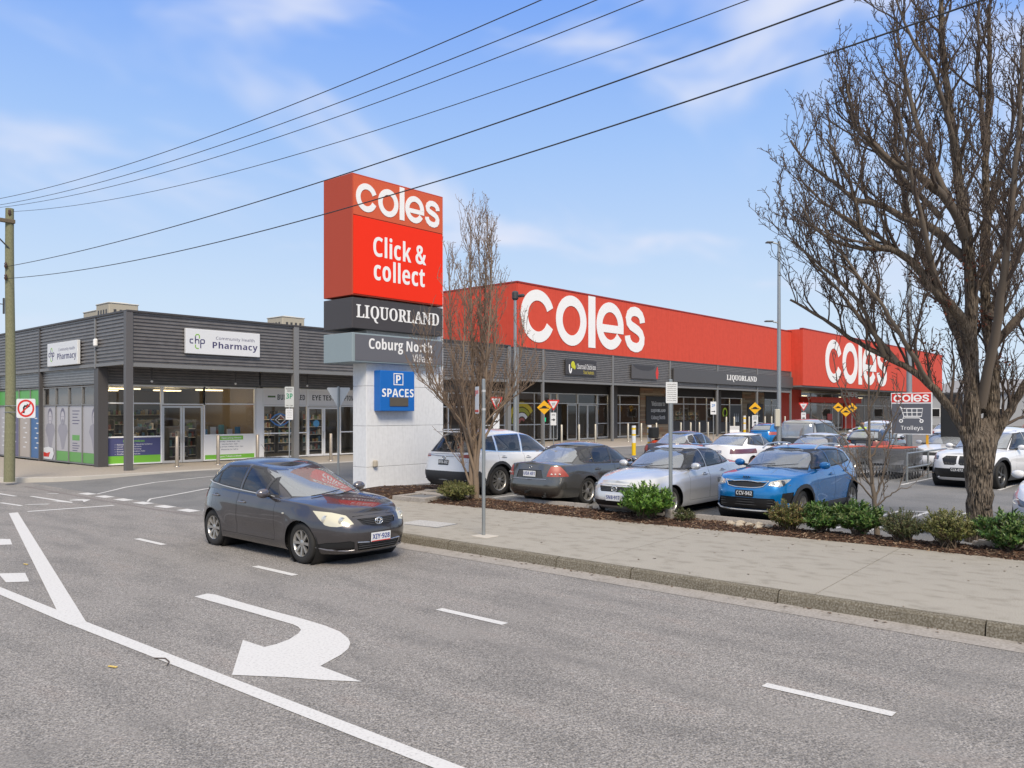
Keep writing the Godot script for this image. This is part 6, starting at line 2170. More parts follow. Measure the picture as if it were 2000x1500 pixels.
func build_cars() -> void:
	car_materials()
	var chrome: Material = mats["chrome"]
	var gb: Material = mats["grille_black"]
	var NF := Vector3(-1, -9, 0)
	# ---------------- the grey hatchback on the road
	var grey := paint("grey_metal", 0.085, 0.078, 0.080, 0.7, 0.25)
	car("hatchback_car", "hatch", "dark grey five-door hatchback driving along the road in front of the pylon sign", grey, W(-11.8, 0.0, 7.93), -PI / 2, {
		cuts = [
			cut("headlight", 0, [0.43, 0.635, 0.64, 0.60, 0.93, 0.62, 0.93, 0.84, 0.62, 0.80, 0.48, 0.755], Vector3(-1, 0.2, 0.5), Vector3(0.9, 9, 0.9), mats["lamp_aged"], {both = true, side = [-0.3, 0.45, 0.40, 0.62, 0.74, 0.86, -0.3, 0.86]}),
			cut("upper_grille", 0, [-0.36, 0.70, 0.36, 0.70, 0.30, 0.62, 0.10, 0.58, -0.10, 0.58, -0.30, 0.62], NF, Vector3(0.4, 9, 0.9), gb, {off = -0.012}),
			cut("lower_grille", 0, [-0.40, 0.345, 0.40, 0.345, 0.36, 0.235, -0.36, 0.235], NF, Vector3(0.5, 9, 0.9), gb, {off = -0.015}),
			cut("fog_recess", 0, [0.42, 0.26, 0.80, 0.25, 0.84, 0.29, 0.72, 0.36, 0.50, 0.39, 0.44, 0.37], Vector3(-1, 0.3, 0), Vector3(0.62, 9, 0.9), gb, {both = true, off = -0.012}),
			cut("tail_lamp", 1, [3.86, 0.82, 4.10, 0.78, 4.3, 0.80, 4.3, 1.04, 3.99, 1.04, 3.9, 0.98], Vector3(3.5, 0.45, 0), BIG, mats["tail_red"], {both = true, off = 0.004}),
		],
		glass = glass("dark_glass", 0.006, 0.006, 0.007, 0.8, 0.8), plates = [{front = true, z = 0.42, s = "XIY·928", m = mats["plate_white"], tm = mats["plate_blue"], tilt = 0.06, band = true}, {front = false, z = 0.72, s = "XIY·928", m = mats["plate_white"], tm = mats["plate_blue"]}],
		handle = mat("handle_grey", 0.32, 0.31, 0.31, 0.2, 0.7), mirror = paint("mirror_grey", 0.13, 0.12, 0.13, 0.5, 0.25), recess = mats["dark_grey"],
		extra = [func(o, T, d):
			for k in 4: across(o, T, d, "grille_slat", true, [[-0.30 + 0.03 * k, 0.685 - k * 0.024], [0, 0.69 - k * 0.024], [0.30 - 0.03 * k, 0.685 - k * 0.024]], 0.006, mats["dark_grey"], -0.006)
			for k in 3: across(o, T, d, "lower_slat", true, [[-0.36, 0.33 - k * 0.034], [0, 0.33 - k * 0.034], [0.36, 0.33 - k * 0.034]], 0.007, mats["dark_grey"], -0.006)
			across(o, T, d, "chrome_strip", true, [[-0.40, 0.365], [-0.2, 0.352]], 0.009, mats["chrome"], 0.004)
			across(o, T, d, "chrome_strip", true, [[0.40, 0.365], [0.2, 0.352]], 0.009, mats["chrome"], 0.004)
			nose_oval(o, T, d, 0.65, 0.068, 0.048, mats["chrome"], true, "oval")
			for s in [-1, 1]:
				across(o, T, d, "fog_trim", true, [[s * 0.80, 0.285], [s * 0.70, 0.25], [s * 0.52, 0.235], [s * 0.42, 0.245]], 0.014, paint("trim_grey_metal", 0.20, 0.19, 0.2, 0.6, 0.25), 0.002)
				optic(o, T, Vector3(front_x(d, 0.57, 0.69) + 0.004, s * 0.56, 0.685), 0.058, mats["lamp_clear"])
				optic(o, T, Vector3(front_x(d, 0.72, 0.70) + 0.004, s * 0.70, 0.70), 0.064, mats["lamp_clear"])
				across(o, T, d, "bonnet_line", true, [[s * 0.40, 0.738], [s * 0.3, 0.74], [0.0, 0.745]], 0.004, mats["black"], -0.001)
				var ant := MB.new()
				ant.t = T
				ant.rbox(Vector3(1.30, s * (side_y(d, 1.30, 0.74) + 0.010), 0.74), Vector3(0.055, 0.022, 0.028), 0.01)
				part("side_repeater", ant, mats["lamp_clear"], o)
			for s in [-1, 1]: strip3(o, T, "belt_strip", [Vector3(1.64, s * 0.803, 0.972), Vector3(2.2, s * 0.812, 0.994), Vector3(2.7, s * 0.812, 1.018), Vector3(3.2, s * 0.803, 1.05), Vector3(3.6, s * 0.772, 1.085), Vector3(3.74, s * 0.745, 1.115)], 0.008, mats["alu"])
			var an := MB.new()
			an.t = T
			an.tube([Vector3(3.55, -0.3, 1.47), Vector3(3.82, -0.3, 1.70)], [0.005, 0.003], 5)
			part("aerial", an, mats["black"], o)
			]})
	# ---------------- row along the bed
	var pearl := paint("pearl_white", 0.74, 0.74, 0.74, 0.0, 0.3)
	car("parked_suv", "suv", "white seven-seat SUV parked tail to the road behind the slender bare tree", pearl, W(-15.38, 0.12, 17.15), 0.0, {group = "cars parked along the garden bed",
		cuts = [
			cut("tail_lamp", 0, [0.52, 1.02, 0.98, 0.98, 1.02, 1.07, 0.98, 1.10, 0.52, 1.08], Vector3(4.3, 0.3, 0.8), BIG, mats["tail_red"], {both = true, off = 0.006, side = [4.62, 0.9, 5.3, 0.9, 5.3, 1.2, 4.62, 1.2]}),
			cut("rear_bumper", 0, [-1.1, 0.2, 1.1, 0.2, 1.1, 0.66, -1.1, 0.66], Vector3(4.0, -9, 0.0), Vector3(9, 9, 2), mats["trim_black"], {off = 0.008, side = [4.40, 0.1, 5.4, 0.1, 5.4, 0.68, 4.62, 0.68, 4.40, 0.45]}),
			cut("reflector", 0, [0.62, 0.50, 0.92, 0.50, 0.92, 0.56, 0.62, 0.56], Vector3(4.3, 0.3, 0.3), BIG, mats["tail_red"], {both = true, off = 0.013}),
		],
		plates = [{front = false, z = 0.88, s = "BYB-302", m = mats["plate_black"], tm = mats["sign_white"], tilt = -0.1}],
		rear_glass = glass("tint_rear", 0.008, 0.008, 0.009, 0.8, 0.9), glass = glass("tint_glass", 0.008, 0.008, 0.009, 0.72, 0.9), surround = mats["chrome"],
		extra = [func(o, T, d):
			across(o, T, d, "chrome_strip", false, [[-0.62, 1.06], [-0.3, 1.05], [0, 1.045], [0.3, 1.05], [0.62, 1.06]], 0.014, mats["chrome"], 0.006)
			nose_oval(o, T, d, 1.0, 0.06, 0.045, mats["chrome"], false, "oval")
			across(o, T, d, "bumper_strip", false, [[-0.75, 0.44], [0, 0.43], [0.75, 0.44]], 0.016, mats["mid_grey"], 0.012)
			var sp := MB.new()
			sp.t = T
			sp.rbox(Vector3(4.60, 0, 1.665), Vector3(0.26, 1.18, 0.035), 0.015)
			part("roof_spoiler", sp, pearl_(), o)
			var wp := MB.new()
			wp.t = T
			wp.tube([Vector3(4.93, 0.02, 1.20), Vector3(4.86, 0.36, 1.26)], [0.010, 0.007], 5)
			part("rear_wiper", wp, mats["black"], o)]})
	var dgrey := paint("warm_grey", 0.14, 0.136, 0.125, 0.7, 0.25)
	car("parked_sedan", "sedan", "dark grey sedan parked tail to the road right of the white seven-seat SUV", dgrey, W(-12.27, 0.12, 16.85), 0.0, {group = "cars parked along the garden bed",
		cuts = [
			cut("tail_lamp", 0, [0.50, 0.70, 0.56, 0.93, 0.95, 0.93, 0.95, 0.70], Vector3(4.3, 0.3, 0.5), BIG, mats["tail_red"], {both = true, off = 0.006, side = [4.42, 0.70, 5.2, 0.68, 5.2, 0.97, 4.60, 0.95]}),
			cut("plate_recess", 0, [-0.40, 0.66, 0.40, 0.66, 0.34, 0.84, -0.34, 0.84], Vector3(4.3, -9, 0.5), BIG, mats["dark_grey"], {off = -0.012}),
		],
		plates = [{front = false, z = 0.75, s = "UEA 451", m = mats["plate_white"], tm = mats["plate_blue"], tilt = -0.05}],
		extra = [func(o, T, d):
			across(o, T, d, "chrome_strip", false, [[-0.50, 0.635], [0, 0.63], [0.50, 0.635]], 0.011, mats["chrome"], 0.006)
			across(o, T, d, "boot_line", false, [[-0.55, 0.61], [0, 0.605], [0.55, 0.61]], 0.004, mats["black"], 0.0)
			nose_oval(o, T, d, 0.905, 0.032, 0.036, mats["chrome"], false)
			for s in [-1, 1]:
				optic(o, T, Vector3(0, 0, 0), 0.001, mats["black"], "boot_hinge") if false else null
				var lens := MB.new()
				lens.t = T
				for k in 3: lens.ellipsoid(Vector3(rear_x(d, 0.62 + k * 0.06, 0.76) - 0.004, s * (0.60 + k * 0.075), 0.755), Vector3(0.022, 0.032, 0.026), 10)
				part("lamp_lens", lens, mats["lamp_clear"], o)
			var ex := MB.new()
			ex.t = T
			ex.tube([Vector3(4.6, 0.42, 0.25), Vector3(4.86, 0.42, 0.24)], [0.03, 0.03], 10, false)
			part("exhaust_pipe", ex, mats["rim_dark"], o)
			var tb := MB.new()
			tb.t = T
			tb.tube([Vector3(4.7, 0, 0.34), Vector3(4.97, 0, 0.34)], [0.03, 0.03], 8)
			part("tow_bar", tb, mats["black"], o)]})
	var silver := paint("silver_metal", 0.66, 0.66, 0.66, 0.4, 0.27)
	car("parked_sedan", "coupe_sedan", "silver sedan parked nose to the road behind the round green bush", silver, W(-9.55, 0.12, 16.25), PI, {group = "cars parked along the garden bed",
		cuts = [
			cut("headlight", 0, [0.44, 0.60, 0.60, 0.565, 0.92, 0.58, 0.92, 0.70, 0.60, 0.70, 0.47, 0.66], Vector3(-1, 0.2, 0.4), Vector3(0.9, 9, 0.9), mats["lamp_clear"], {both = true, side = [-0.3, 0.5, 0.30, 0.57, 0.66, 0.74, -0.3, 0.74]}),
			cut("upper_grille", 0, [-0.41, 0.645, 0.41, 0.645, 0.33, 0.535, -0.33, 0.535], NF, Vector3(0.4, 9, 0.9), gb, {off = -0.01}),
			cut("lower_grille", 0, [-0.62, 0.36, 0.62, 0.36, 0.56, 0.25, -0.56, 0.25], NF, Vector3(0.5, 9, 0.9), gb, {off = -0.012}),
		],
		plates = [{front = true, z = 0.42, s = "SNB·917", m = mats["plate_white"], tm = mats["plate_blue"], tilt = 0.05}],
		extra = [func(o, T, d):
			for k in 3: across(o, T, d, "grille_slat", true, [[-0.36, 0.625 - k * 0.032], [0, 0.63 - k * 0.032], [0.36, 0.625 - k * 0.032]], 0.007, mats["dark_grey"], -0.004)
			across(o, T, d, "grille_frame", true, [[-0.40, 0.655], [0, 0.66], [0.40, 0.655]], 0.009, mats["chrome"], 0.003)
			nose_oval(o, T, d, 0.595, 0.068, 0.052, mats["chrome"], true, "h")
			for s in [-1, 1]:
				optic(o, T, Vector3(front_x(d, 0.60, 0.63) + 0.004, s * 0.58, 0.632), 0.048, mats["lamp_dark"])
				optic(o, T, Vector3(front_x(d, 0.72, 0.63) + 0.004, s * 0.70, 0.636), 0.044, mats["lamp_clear"])
				optic(o, T, Vector3(front_x(d, 0.66, 0.31) - 0.002, s * 0.66, 0.31), 0.045, mats["lamp_clear"], "fog_lamp")
				across(o, T, d, "bonnet_line", true, [[s * 0.43, 0.672], [s * 0.2, 0.675], [0.0, 0.676]], 0.004, mats["black"], -0.001)
			var rl := MB.new()
			rl.t = T
			rl.box(Vector3(1.72, -0.3, 1.03), Vector3(0.003, 0.07, 0.05))
			part("window_sticker", rl, mat("sticker_green", 0.3, 0.5, 0.48, 0.5), o)]})
	var blue := paint("blue_metal", 0.003, 0.18, 0.47, 0.35, 0.26)
	car("parked_crossover", "crossover", "bright blue small SUV with silver roof rails parked nose to the road", blue, W(-7.1, 0.12, 16.95), PI - deg_to_rad(1.0), {group = "cars parked along the garden bed", style = "twin", steer = 0.12,
		cuts = [
			cut("headlight", 0, [0.44, 0.77, 0.62, 0.74, 0.95, 0.80, 0.95, 0.90, 0.60, 0.875, 0.47, 0.84], Vector3(-1, 0.2, 0.6), Vector3(0.9, 9, 1.2), mats["lamp_clear"], {both = true, side = [-0.3, 0.5, 0.22, 0.76, 0.56, 0.93, -0.3, 0.93]}),
			cut("upper_grille", 0, [-0.43, 0.845, -0.15, 0.835, 0.15, 0.835, 0.43, 0.845, 0.35, 0.745, 0.12, 0.725, -0.12, 0.725, -0.35, 0.745], NF, Vector3(0.5, 9, 1.2), gb, {off = -0.012}),
			cut("lower_grille", 0, [-0.56, 0.52, 0.56, 0.52, 0.66, 0.30, -0.66, 0.30], NF, Vector3(0.6, 9, 0.9), gb, {off = -0.02}),
			cut("air_slot", 0, [0.66, 0.44, 0.80, 0.42, 0.80, 0.64, 0.68, 0.62], Vector3(-1, 0.3, 0), Vector3(0.6, 9, 0.9), gb, {both = true, off = -0.008}),
			cut("chin_trim", 0, [-1, 0.2, 1, 0.2, 1, 0.295, -1, 0.295], NF, Vector3(0.55, 9, 0.9), mats["trim_black"], {off = 0.004}),
		],
		plates = [{front = true, z = 0.60, s = "CCV-942", m = mats["plate_black"], tm = mats["sign_white"], tilt = 0.04}],
		extra = [func(o, T, d):
			across(o, T, d, "grille_frame", true, [[-0.45, 0.85], [-0.24, 0.825], [-0.1, 0.84], [0.1, 0.84], [0.24, 0.825], [0.45, 0.85]], 0.011, mats["chrome"], 0.006)
			across(o, T, d, "grille_frame", true, [[-0.45, 0.85], [-0.36, 0.745], [-0.2, 0.715], [0.2, 0.715], [0.36, 0.745], [0.45, 0.85]], 0.011, mats["chrome"], 0.006)
			across(o, T, d, "skid_strip", true, [[-0.70, 0.33], [-0.58, 0.285], [-0.3, 0.27], [0, 0.268], [0.3, 0.27], [0.58, 0.285], [0.70, 0.33]], 0.016, mats["alu"], 0.012)
			for k in 3: across(o, T, d, "lower_slat", true, [[-0.54, 0.48 - k * 0.05], [0, 0.48 - k * 0.05], [0.54, 0.48 - k * 0.05]], 0.008, mats["dark_grey"], -0.004)
			text("badge", "KIA", 0.15, 0.038, T * Vector3(front_x(d, 0, 0.885) - 0.03, 0, 0.915), PI, mats["chrome"], o, "sans_bold", 0.012)
			for s in [-1, 1]:
				optic(o, T, Vector3(front_x(d, 0.66, 0.82) + 0.004, s * 0.66, 0.815), 0.058, mats["lamp_dark"])
				optic(o, T, Vector3(front_x(d, 0.54, 0.81) + 0.004, s * 0.535, 0.805), 0.034, mats["lamp_clear"])
				across(o, T, d, "lamp_chrome", true, [[s * 0.46, 0.78], [s * 0.62, 0.752], [s * 0.76, 0.775]], 0.007, mats["chrome"], 0.003)
				across(o, T, d, "bonnet_line", true, [[s * 0.44, 0.862], [s * 0.2, 0.868], [0.0, 0.87]], 0.004, mats["black"], -0.001)]})
	var cwhite := paint("clean_white", 0.76, 0.76, 0.77, 0.0, 0.3)
	car("parked_car", "coupe_sedan", "white car cut off by the right edge of the photo, nose to the shrubs", cwhite, W(-2.1, 0.12, 18.3), PI, {group = "cars parked along the garden bed", rim_m = mats["rim_dark"],
		over = {W = 1.80},
		cuts = [
			cut("headlight", 0, [0.46, 0.57, 0.66, 0.55, 0.93, 0.60, 0.93, 0.72, 0.66, 0.68, 0.50, 0.63], Vector3(-1, 0.2, 0.4), Vector3(0.9, 9, 0.9), mats["lamp_dark"], {both = true, side = [-0.3, 0.5, 0.30, 0.57, 0.62, 0.76, -0.3, 0.76]}),
			cut("upper_grille", 0, [-0.5, 0.58, 0.5, 0.58, 0.36, 0.40, 0.2, 0.36, -0.2, 0.36, -0.36, 0.40], NF, Vector3(0.5, 9, 0.9), gb, {off = -0.012}),
		],
		extra = [func(o, T, d):
			across(o, T, d, "chrome_strip", true, [[-0.55, 0.57], [-0.38, 0.40], [-0.2, 0.35], [0.2, 0.35], [0.38, 0.40], [0.55, 0.57]], 0.012, mats["rim_dark"], 0.006)
			for s in [-1, 1]:
				var ring := []
				for i in 13: ring.append(Vector3(front_x(d, 0.72, 0.62) - 0.012, s * (0.72 + cos(TAU * i / 12 + 0.0) * 0.05), 0.63 + sin(TAU * i / 12) * 0.04))
				strip3(o, T, "lamp_ring", ring, 0.008, mats["sign_white"])]})
	# ---------------- the white SUV coming round behind the tree
	car("white_suv", "suv", "white luxury SUV with twin black grilles, half hidden behind the big tree trunk", cwhite, W(-5.55, 0.12, 28.2), PI - deg_to_rad(9.0), {
		over = {L = 4.72, W = 1.89, wb = 2.86, front = 0.86, gr = [[0.0, 4.62], [0.3, 4.5], [0.7, 4.28], [0.9, 4.18], [1.0, 4.05]], glass = [[1.70, 1.10, 2.72, 1.125, 2.70, 1.555, 2.34, 1.52], [2.80, 1.125, 3.62, 1.16, 3.62, 1.53, 2.78, 1.555], [3.69, 1.165, 4.06, 1.20, 3.98, 1.40, 3.70, 1.50]],
			w = [[0.24, 0.86], [0.34, 0.915], [0.55, 0.935], [0.75, 0.945], [0.90, 0.935], [1.0, 0.915], [1.1, 0.875], [1.2, 0.83]]},
		style = "five", rim_m = mats["rim_dark"], surround = mats["trim_black"],
		cuts = [
			cut("headlight", 0, [0.56, 0.80, 0.98, 0.80, 0.98, 0.93, 0.56, 0.91], Vector3(-1, 0.2, 0.6), Vector3(0.9, 9, 1.2), mats["lamp_dark"], {both = true, side = [-0.3, 0.5, 0.42, 0.78, 0.52, 0.95, -0.3, 0.95]}),
			cut("kidney_grille", 0, [0.03, 0.92, 0.34, 0.92, 0.44, 0.84, 0.36, 0.66, 0.08, 0.66, 0.03, 0.70], Vector3(-1, 0.0, 0), Vector3(0.5, 9, 1.2), gb, {both = true, off = -0.006}),
			cut("lower_grille", 0, [-0.70, 0.56, 0.70, 0.56, 0.82, 0.30, -0.82, 0.30], NF, Vector3(0.62, 9, 0.9), gb, {off = -0.016}),
			cut("air_slot", 0, [0.80, 0.45, 0.90, 0.45, 0.92, 0.70, 0.84, 0.70], Vector3(-1, 0.3, 0), Vector3(0.6, 9, 0.9), gb, {both = true, off = -0.01}),
		],
		plates = [{front = true, z = 0.52, s = "CLX-072", m = mats["plate_black"], tm = mats["sign_white"]}],
		extra = [func(o, T, d):
			for s in [-1, 1]:
				for k in 7: across(o, T, d, "kidney_bar", true, [[s * (0.07 + k * 0.048), 0.905], [s * (0.075 + k * 0.043), 0.68]], 0.006, mats["rim_dark"], 0.004)
				across(o, T, d, "chin_blade", true, [[s * 0.86, 0.33], [s * 0.55, 0.30]], 0.02, cwhite, 0.02)]})
	# ---------------- cars further in
	var rl: Material = mats["tail_red"]
	var tails := func(a: float, b: float, z0: float, z1: float, m: Material) -> Array:
		return [cut("tail_lamp", 0, [a, z0, b, z0, b, z1, a, z1], Vector3(3.2, 0.2, 0), BIG, m, {both = true, off = 0.006})]
	var heads := func(a: float, b: float, z0: float, z1: float) -> Array:
		return [cut("headlight", 0, [a, z0, b, z0, b, z1, a, z1], Vector3(-1, 0.2, 0), Vector3(0.7, 9, 2), mats["lamp_clear"], {both = true}), cut("grille", 0, [-0.4, z0, 0.4, z0, 0.4, z1, -0.4, z1], NF, Vector3(0.5, 9, 2), gb, {off = -0.01})]
	var wp := [{front = false, z = 0.80, s = "1AB·2CD", m = mats["plate_white"], tm = mats["plate_blue"]}]
	var grp := "cars parked further into the car park"
	var lots := [
		["sedan", "dark grey sedan with bright window trim behind the silver sedan", paint("dark_plum", 0.07, 0.06, 0.065, 0.3, 0.3), -16.2, 29.0, 0.0, tails.call(0.52, 0.95, 0.72, 0.92, rl), mats["chrome"]],
		["coupe_sedan", "white sedan with dark red tail lamp behind the silver sedan's tail", cwhite, -13.45, 28.2, 0.0, tails.call(0.46, 0.95, 0.74, 0.90, mats["tail_dark"]), mats["trim_black"]],
		["coupe_sedan", "silver sedan facing the road directly behind the blue small SUV", silver, -11.1, 28.9, PI, heads.call(0.46, 0.93, 0.58, 0.70), mats["trim_black"]],
		["wagon", "boxy silver off-roader with dark rear window and red tail lamp", paint("champagne", 0.42, 0.42, 0.40, 0.3, 0.3), -13.7, 35.6, 0.0, tails.call(0.74, 0.98, 0.86, 1.06, rl) + [cut("tailgate_panel", 0, [-0.72, 0.62, 0.72, 0.62, 0.72, 1.1, -0.72, 1.1], Vector3(4.0, -9, 0), BIG, paint("dark_tailgate", 0.03, 0.03, 0.03, 0.2, 0.3), {off = 0.004})], mats["trim_black"]],
		["crossover", "blue hatchback SUV seen from behind near the liquor shop bollards", blue, -21.7, 49.2, 0.0, tails.call(0.6, 0.95, 0.8, 0.98, rl), mats["trim_black"]],
		["crossover", "black car with glowing-red tail lamps behind the leafless sapling", paint("gloss_black", 0.012, 0.013, 0.014, 0.1, 0.25), -11.6, 37.0, 0.0, tails.call(0.45, 0.95, 0.78, 0.98, rl), mats["trim_black"]],
		["suv", "white people carrier facing the road behind the worker in the yellow vest", cwhite, -14.4, 45.5, PI, heads.call(0.56, 0.98, 0.78, 0.92), mats["trim_black"]],
		["coupe_sedan", "small white hatchback facing the road behind the left side of the white luxury SUV", cwhite, -8.3, 35.0, PI, heads.call(0.46, 0.93, 0.58, 0.70), mats["trim_black"]],
		["coupe_sedan", "white sedan right of the dark trolley bay panel, far back", cwhite, -14.6, 62.0, 0.0, tails.call(0.46, 0.95, 0.74, 0.90, rl), mats["trim_black"]],
		["sedan", "dark grey sedan just right of the big tree fork", paint("slate", 0.10, 0.10, 0.105, 0.3, 0.3), -7.4, 43.0, PI - 0.5, heads.call(0.5, 0.95, 0.58, 0.72), mats["trim_black"]],
		["suv", "silver SUV with a wine-red roof at the right edge beyond the dark sedan", silver, -7.9, 52.0, 0.4, tails.call(0.55, 1.0, 0.95, 1.10, rl), mats["trim_black"]],
		["hatch", "white hatchback beside the white luxury SUV at the right edge", cwhite, -3.1, 31.5, PI - 0.35, heads.call(0.46, 0.9, 0.6, 0.74), mats["trim_black"]],
	]
	for q in lots:
		var o := car("parked_car", q[0], q[1], q[2], W(q[3], 0.12, q[4]), q[5], {few = true, group = grp, cuts = q[6], surround = q[7], plates = wp if q[5] == 0.0 else [], roof_m = paint("wine_roof", 0.16, 0.02, 0.03, 0.2, 0.3) if q[1].contains("wine") else q[2]})

func pearl_() -> Material:
	return mats["pearl_white"]

# ------------------------------------------------------------------ bare trees and shrubs
func bark_materials() -> void:
	var SX := FastNoiseLite.TYPE_SIMPLEX
	var bt := noise_tex(101, SX, 0.06, 5, [[0.0, 0.035, 0.026, 0.019], [0.34, 0.085, 0.065, 0.048], [0.5, 0.15, 0.118, 0.088], [0.7, 0.20, 0.163, 0.126], [1.0, 0.29, 0.245, 0.195]], 512)
	var bn := noise_tex(102, SX, 0.06, 5, [], 512, true, 12.0)
	var m := tex_mat("bark", bt, 0.5, null, 1.0, 0.95, bn, 1.6)
	m.uv1_world_triplanar = false
	m.uv1_scale = Vector3(1.0, 0.095, 1.0)
	m.heightmap_enabled = true
	m.heightmap_texture = bt
	m.heightmap_scale = 3.0
	mat("limb_bark", 0.14, 0.111, 0.085, 0.9)
	mat("twig_bark", 0.085, 0.062, 0.048, 0.9)
	mat("pale_bark", 0.23, 0.17, 0.12, 0.9)
	mat("pale_twig", 0.21, 0.15, 0.108, 0.9)
	mat("sapling_bark", 0.15, 0.118, 0.09, 0.9)

func wander(p: Vector3, dir: Vector3, len: float, k: int, up: float, wob: float) -> Array:
	var pts := [p]
	var d := dir.normalized()
	for i in k:
		d = (d + Vector3.UP * up / k + Vector3(rng.randfn(0, wob), rng.randfn(0, wob * 0.6), rng.randfn(0, wob))).normalized()
		p += d * len / k
		pts.append(p)
	return pts

func taper(r0: float, r1: float, k: int, pw := 1.0) -> Array:
	var r := []
	for i in k: r.append(lerpf(r0, r1, pow(float(i) / (k - 1), pw)))
	return r

func side_dir(d: Vector3, ang: float) -> Vector3:
	var a := d.cross(Vector3(rng.randfn(0, 1), rng.randfn(0, 1), rng.randfn(0, 1))).normalized()
	return (d * cos(ang) + a * sin(ang)).normalized()

func along(pts: Array, f: float) -> Array:       # point and direction at fraction f
	var x := clampf(f, 0, 0.9999) * (pts.size() - 1)
	var i := int(x)
	return [pts[i].lerp(pts[i + 1], x - i), (pts[i + 1] - pts[i]).normalized()]

# shoots, twigs and spurs along a limb
func sprout(tw: MB, pts: Array, r0: float, r1: float, cfg: Dictionary) -> void:
	var len := 0.0
	for i in pts.size() - 1: len += pts[i].distance_to(pts[i + 1])
	var n := int(len / cfg.gap)
	for i in n:
		var f := lerpf(cfg.get("from", 0.15), 1.0, (i + rng.randf()) / n)
		var a := along(pts, f)
		var d: Vector3 = side_dir(a[1], rng.randf_range(0.5, 1.1))
		d = (d + Vector3.UP * cfg.up0).normalized()
		var sl: float = cfg.len * rng.randf_range(0.45, 1.15) * lerpf(1.0, 0.75, f)
		var sr := minf(lerpf(r0, r1, f) * 0.55, cfg.r) * rng.randf_range(0.7, 1.1)
		var sp := wander(a[0], d, sl, 6, cfg.up, 0.13)
		tw.tube(sp, taper(sr, 0.0045, 7), 5, false)
		var m := int(sl / cfg.twig_gap)
		for j in m:
			var g := lerpf(0.18, 1.0, (j + rng.randf()) / m)
			var b := along(sp, g)
			var td := side_dir(b[1], rng.randf_range(0.5, 1.0))
			td = (td + Vector3.UP * cfg.up0 * 0.7).normalized()
			var tl: float = cfg.twig * rng.randf_range(0.35, 1.15)
			var tp := wander(b[0], td, tl, 3, cfg.up * 0.7, 0.2)
			tw.tube(tp, taper(0.0065, 0.0038, 4), 4, false)
			for q in cfg.spurs:
				var c := along(tp, rng.randf_range(0.2, 1.0))
				var sd := side_dir(c[1], rng.randf_range(0.6, 1.2))
				var e: Vector3 = c[0] + sd * rng.randf_range(0.03, 0.11)
				tw.tube([c[0], e], [0.0045, 0.0055], 3, false)

# (right, up, deep) of a limb seen from the road to a point about the tree's foot
func rud(a: Array) -> Array:
	var er := Vector3(0.7484, 0, -0.6633)
	var ed := Vector3(-0.6633, 0, -0.7484)
	var r := []
	for i in range(0, a.size(), 3): r.append(er * a[i] + Vector3.UP * a[i + 1] + ed * a[i + 2])
	return r

func smooth_line(p: Array) -> Array:
	var r := []
	for i in p.size() - 1:
		var a: Vector3 = p[maxi(i - 1, 0)]
		var b: Vector3 = p[i]
		var c: Vector3 = p[i + 1]
		var d: Vector3 = p[mini(i + 2, p.size() - 1)]
		for k in 4: r.append(b.cubic_interpolate(c, a, d, k / 4.0) + Vector3(rng.randfn(0, 0.008), rng.randfn(0, 0.008), rng.randfn(0, 0.008)))
	r.append(p[-1])
	return r

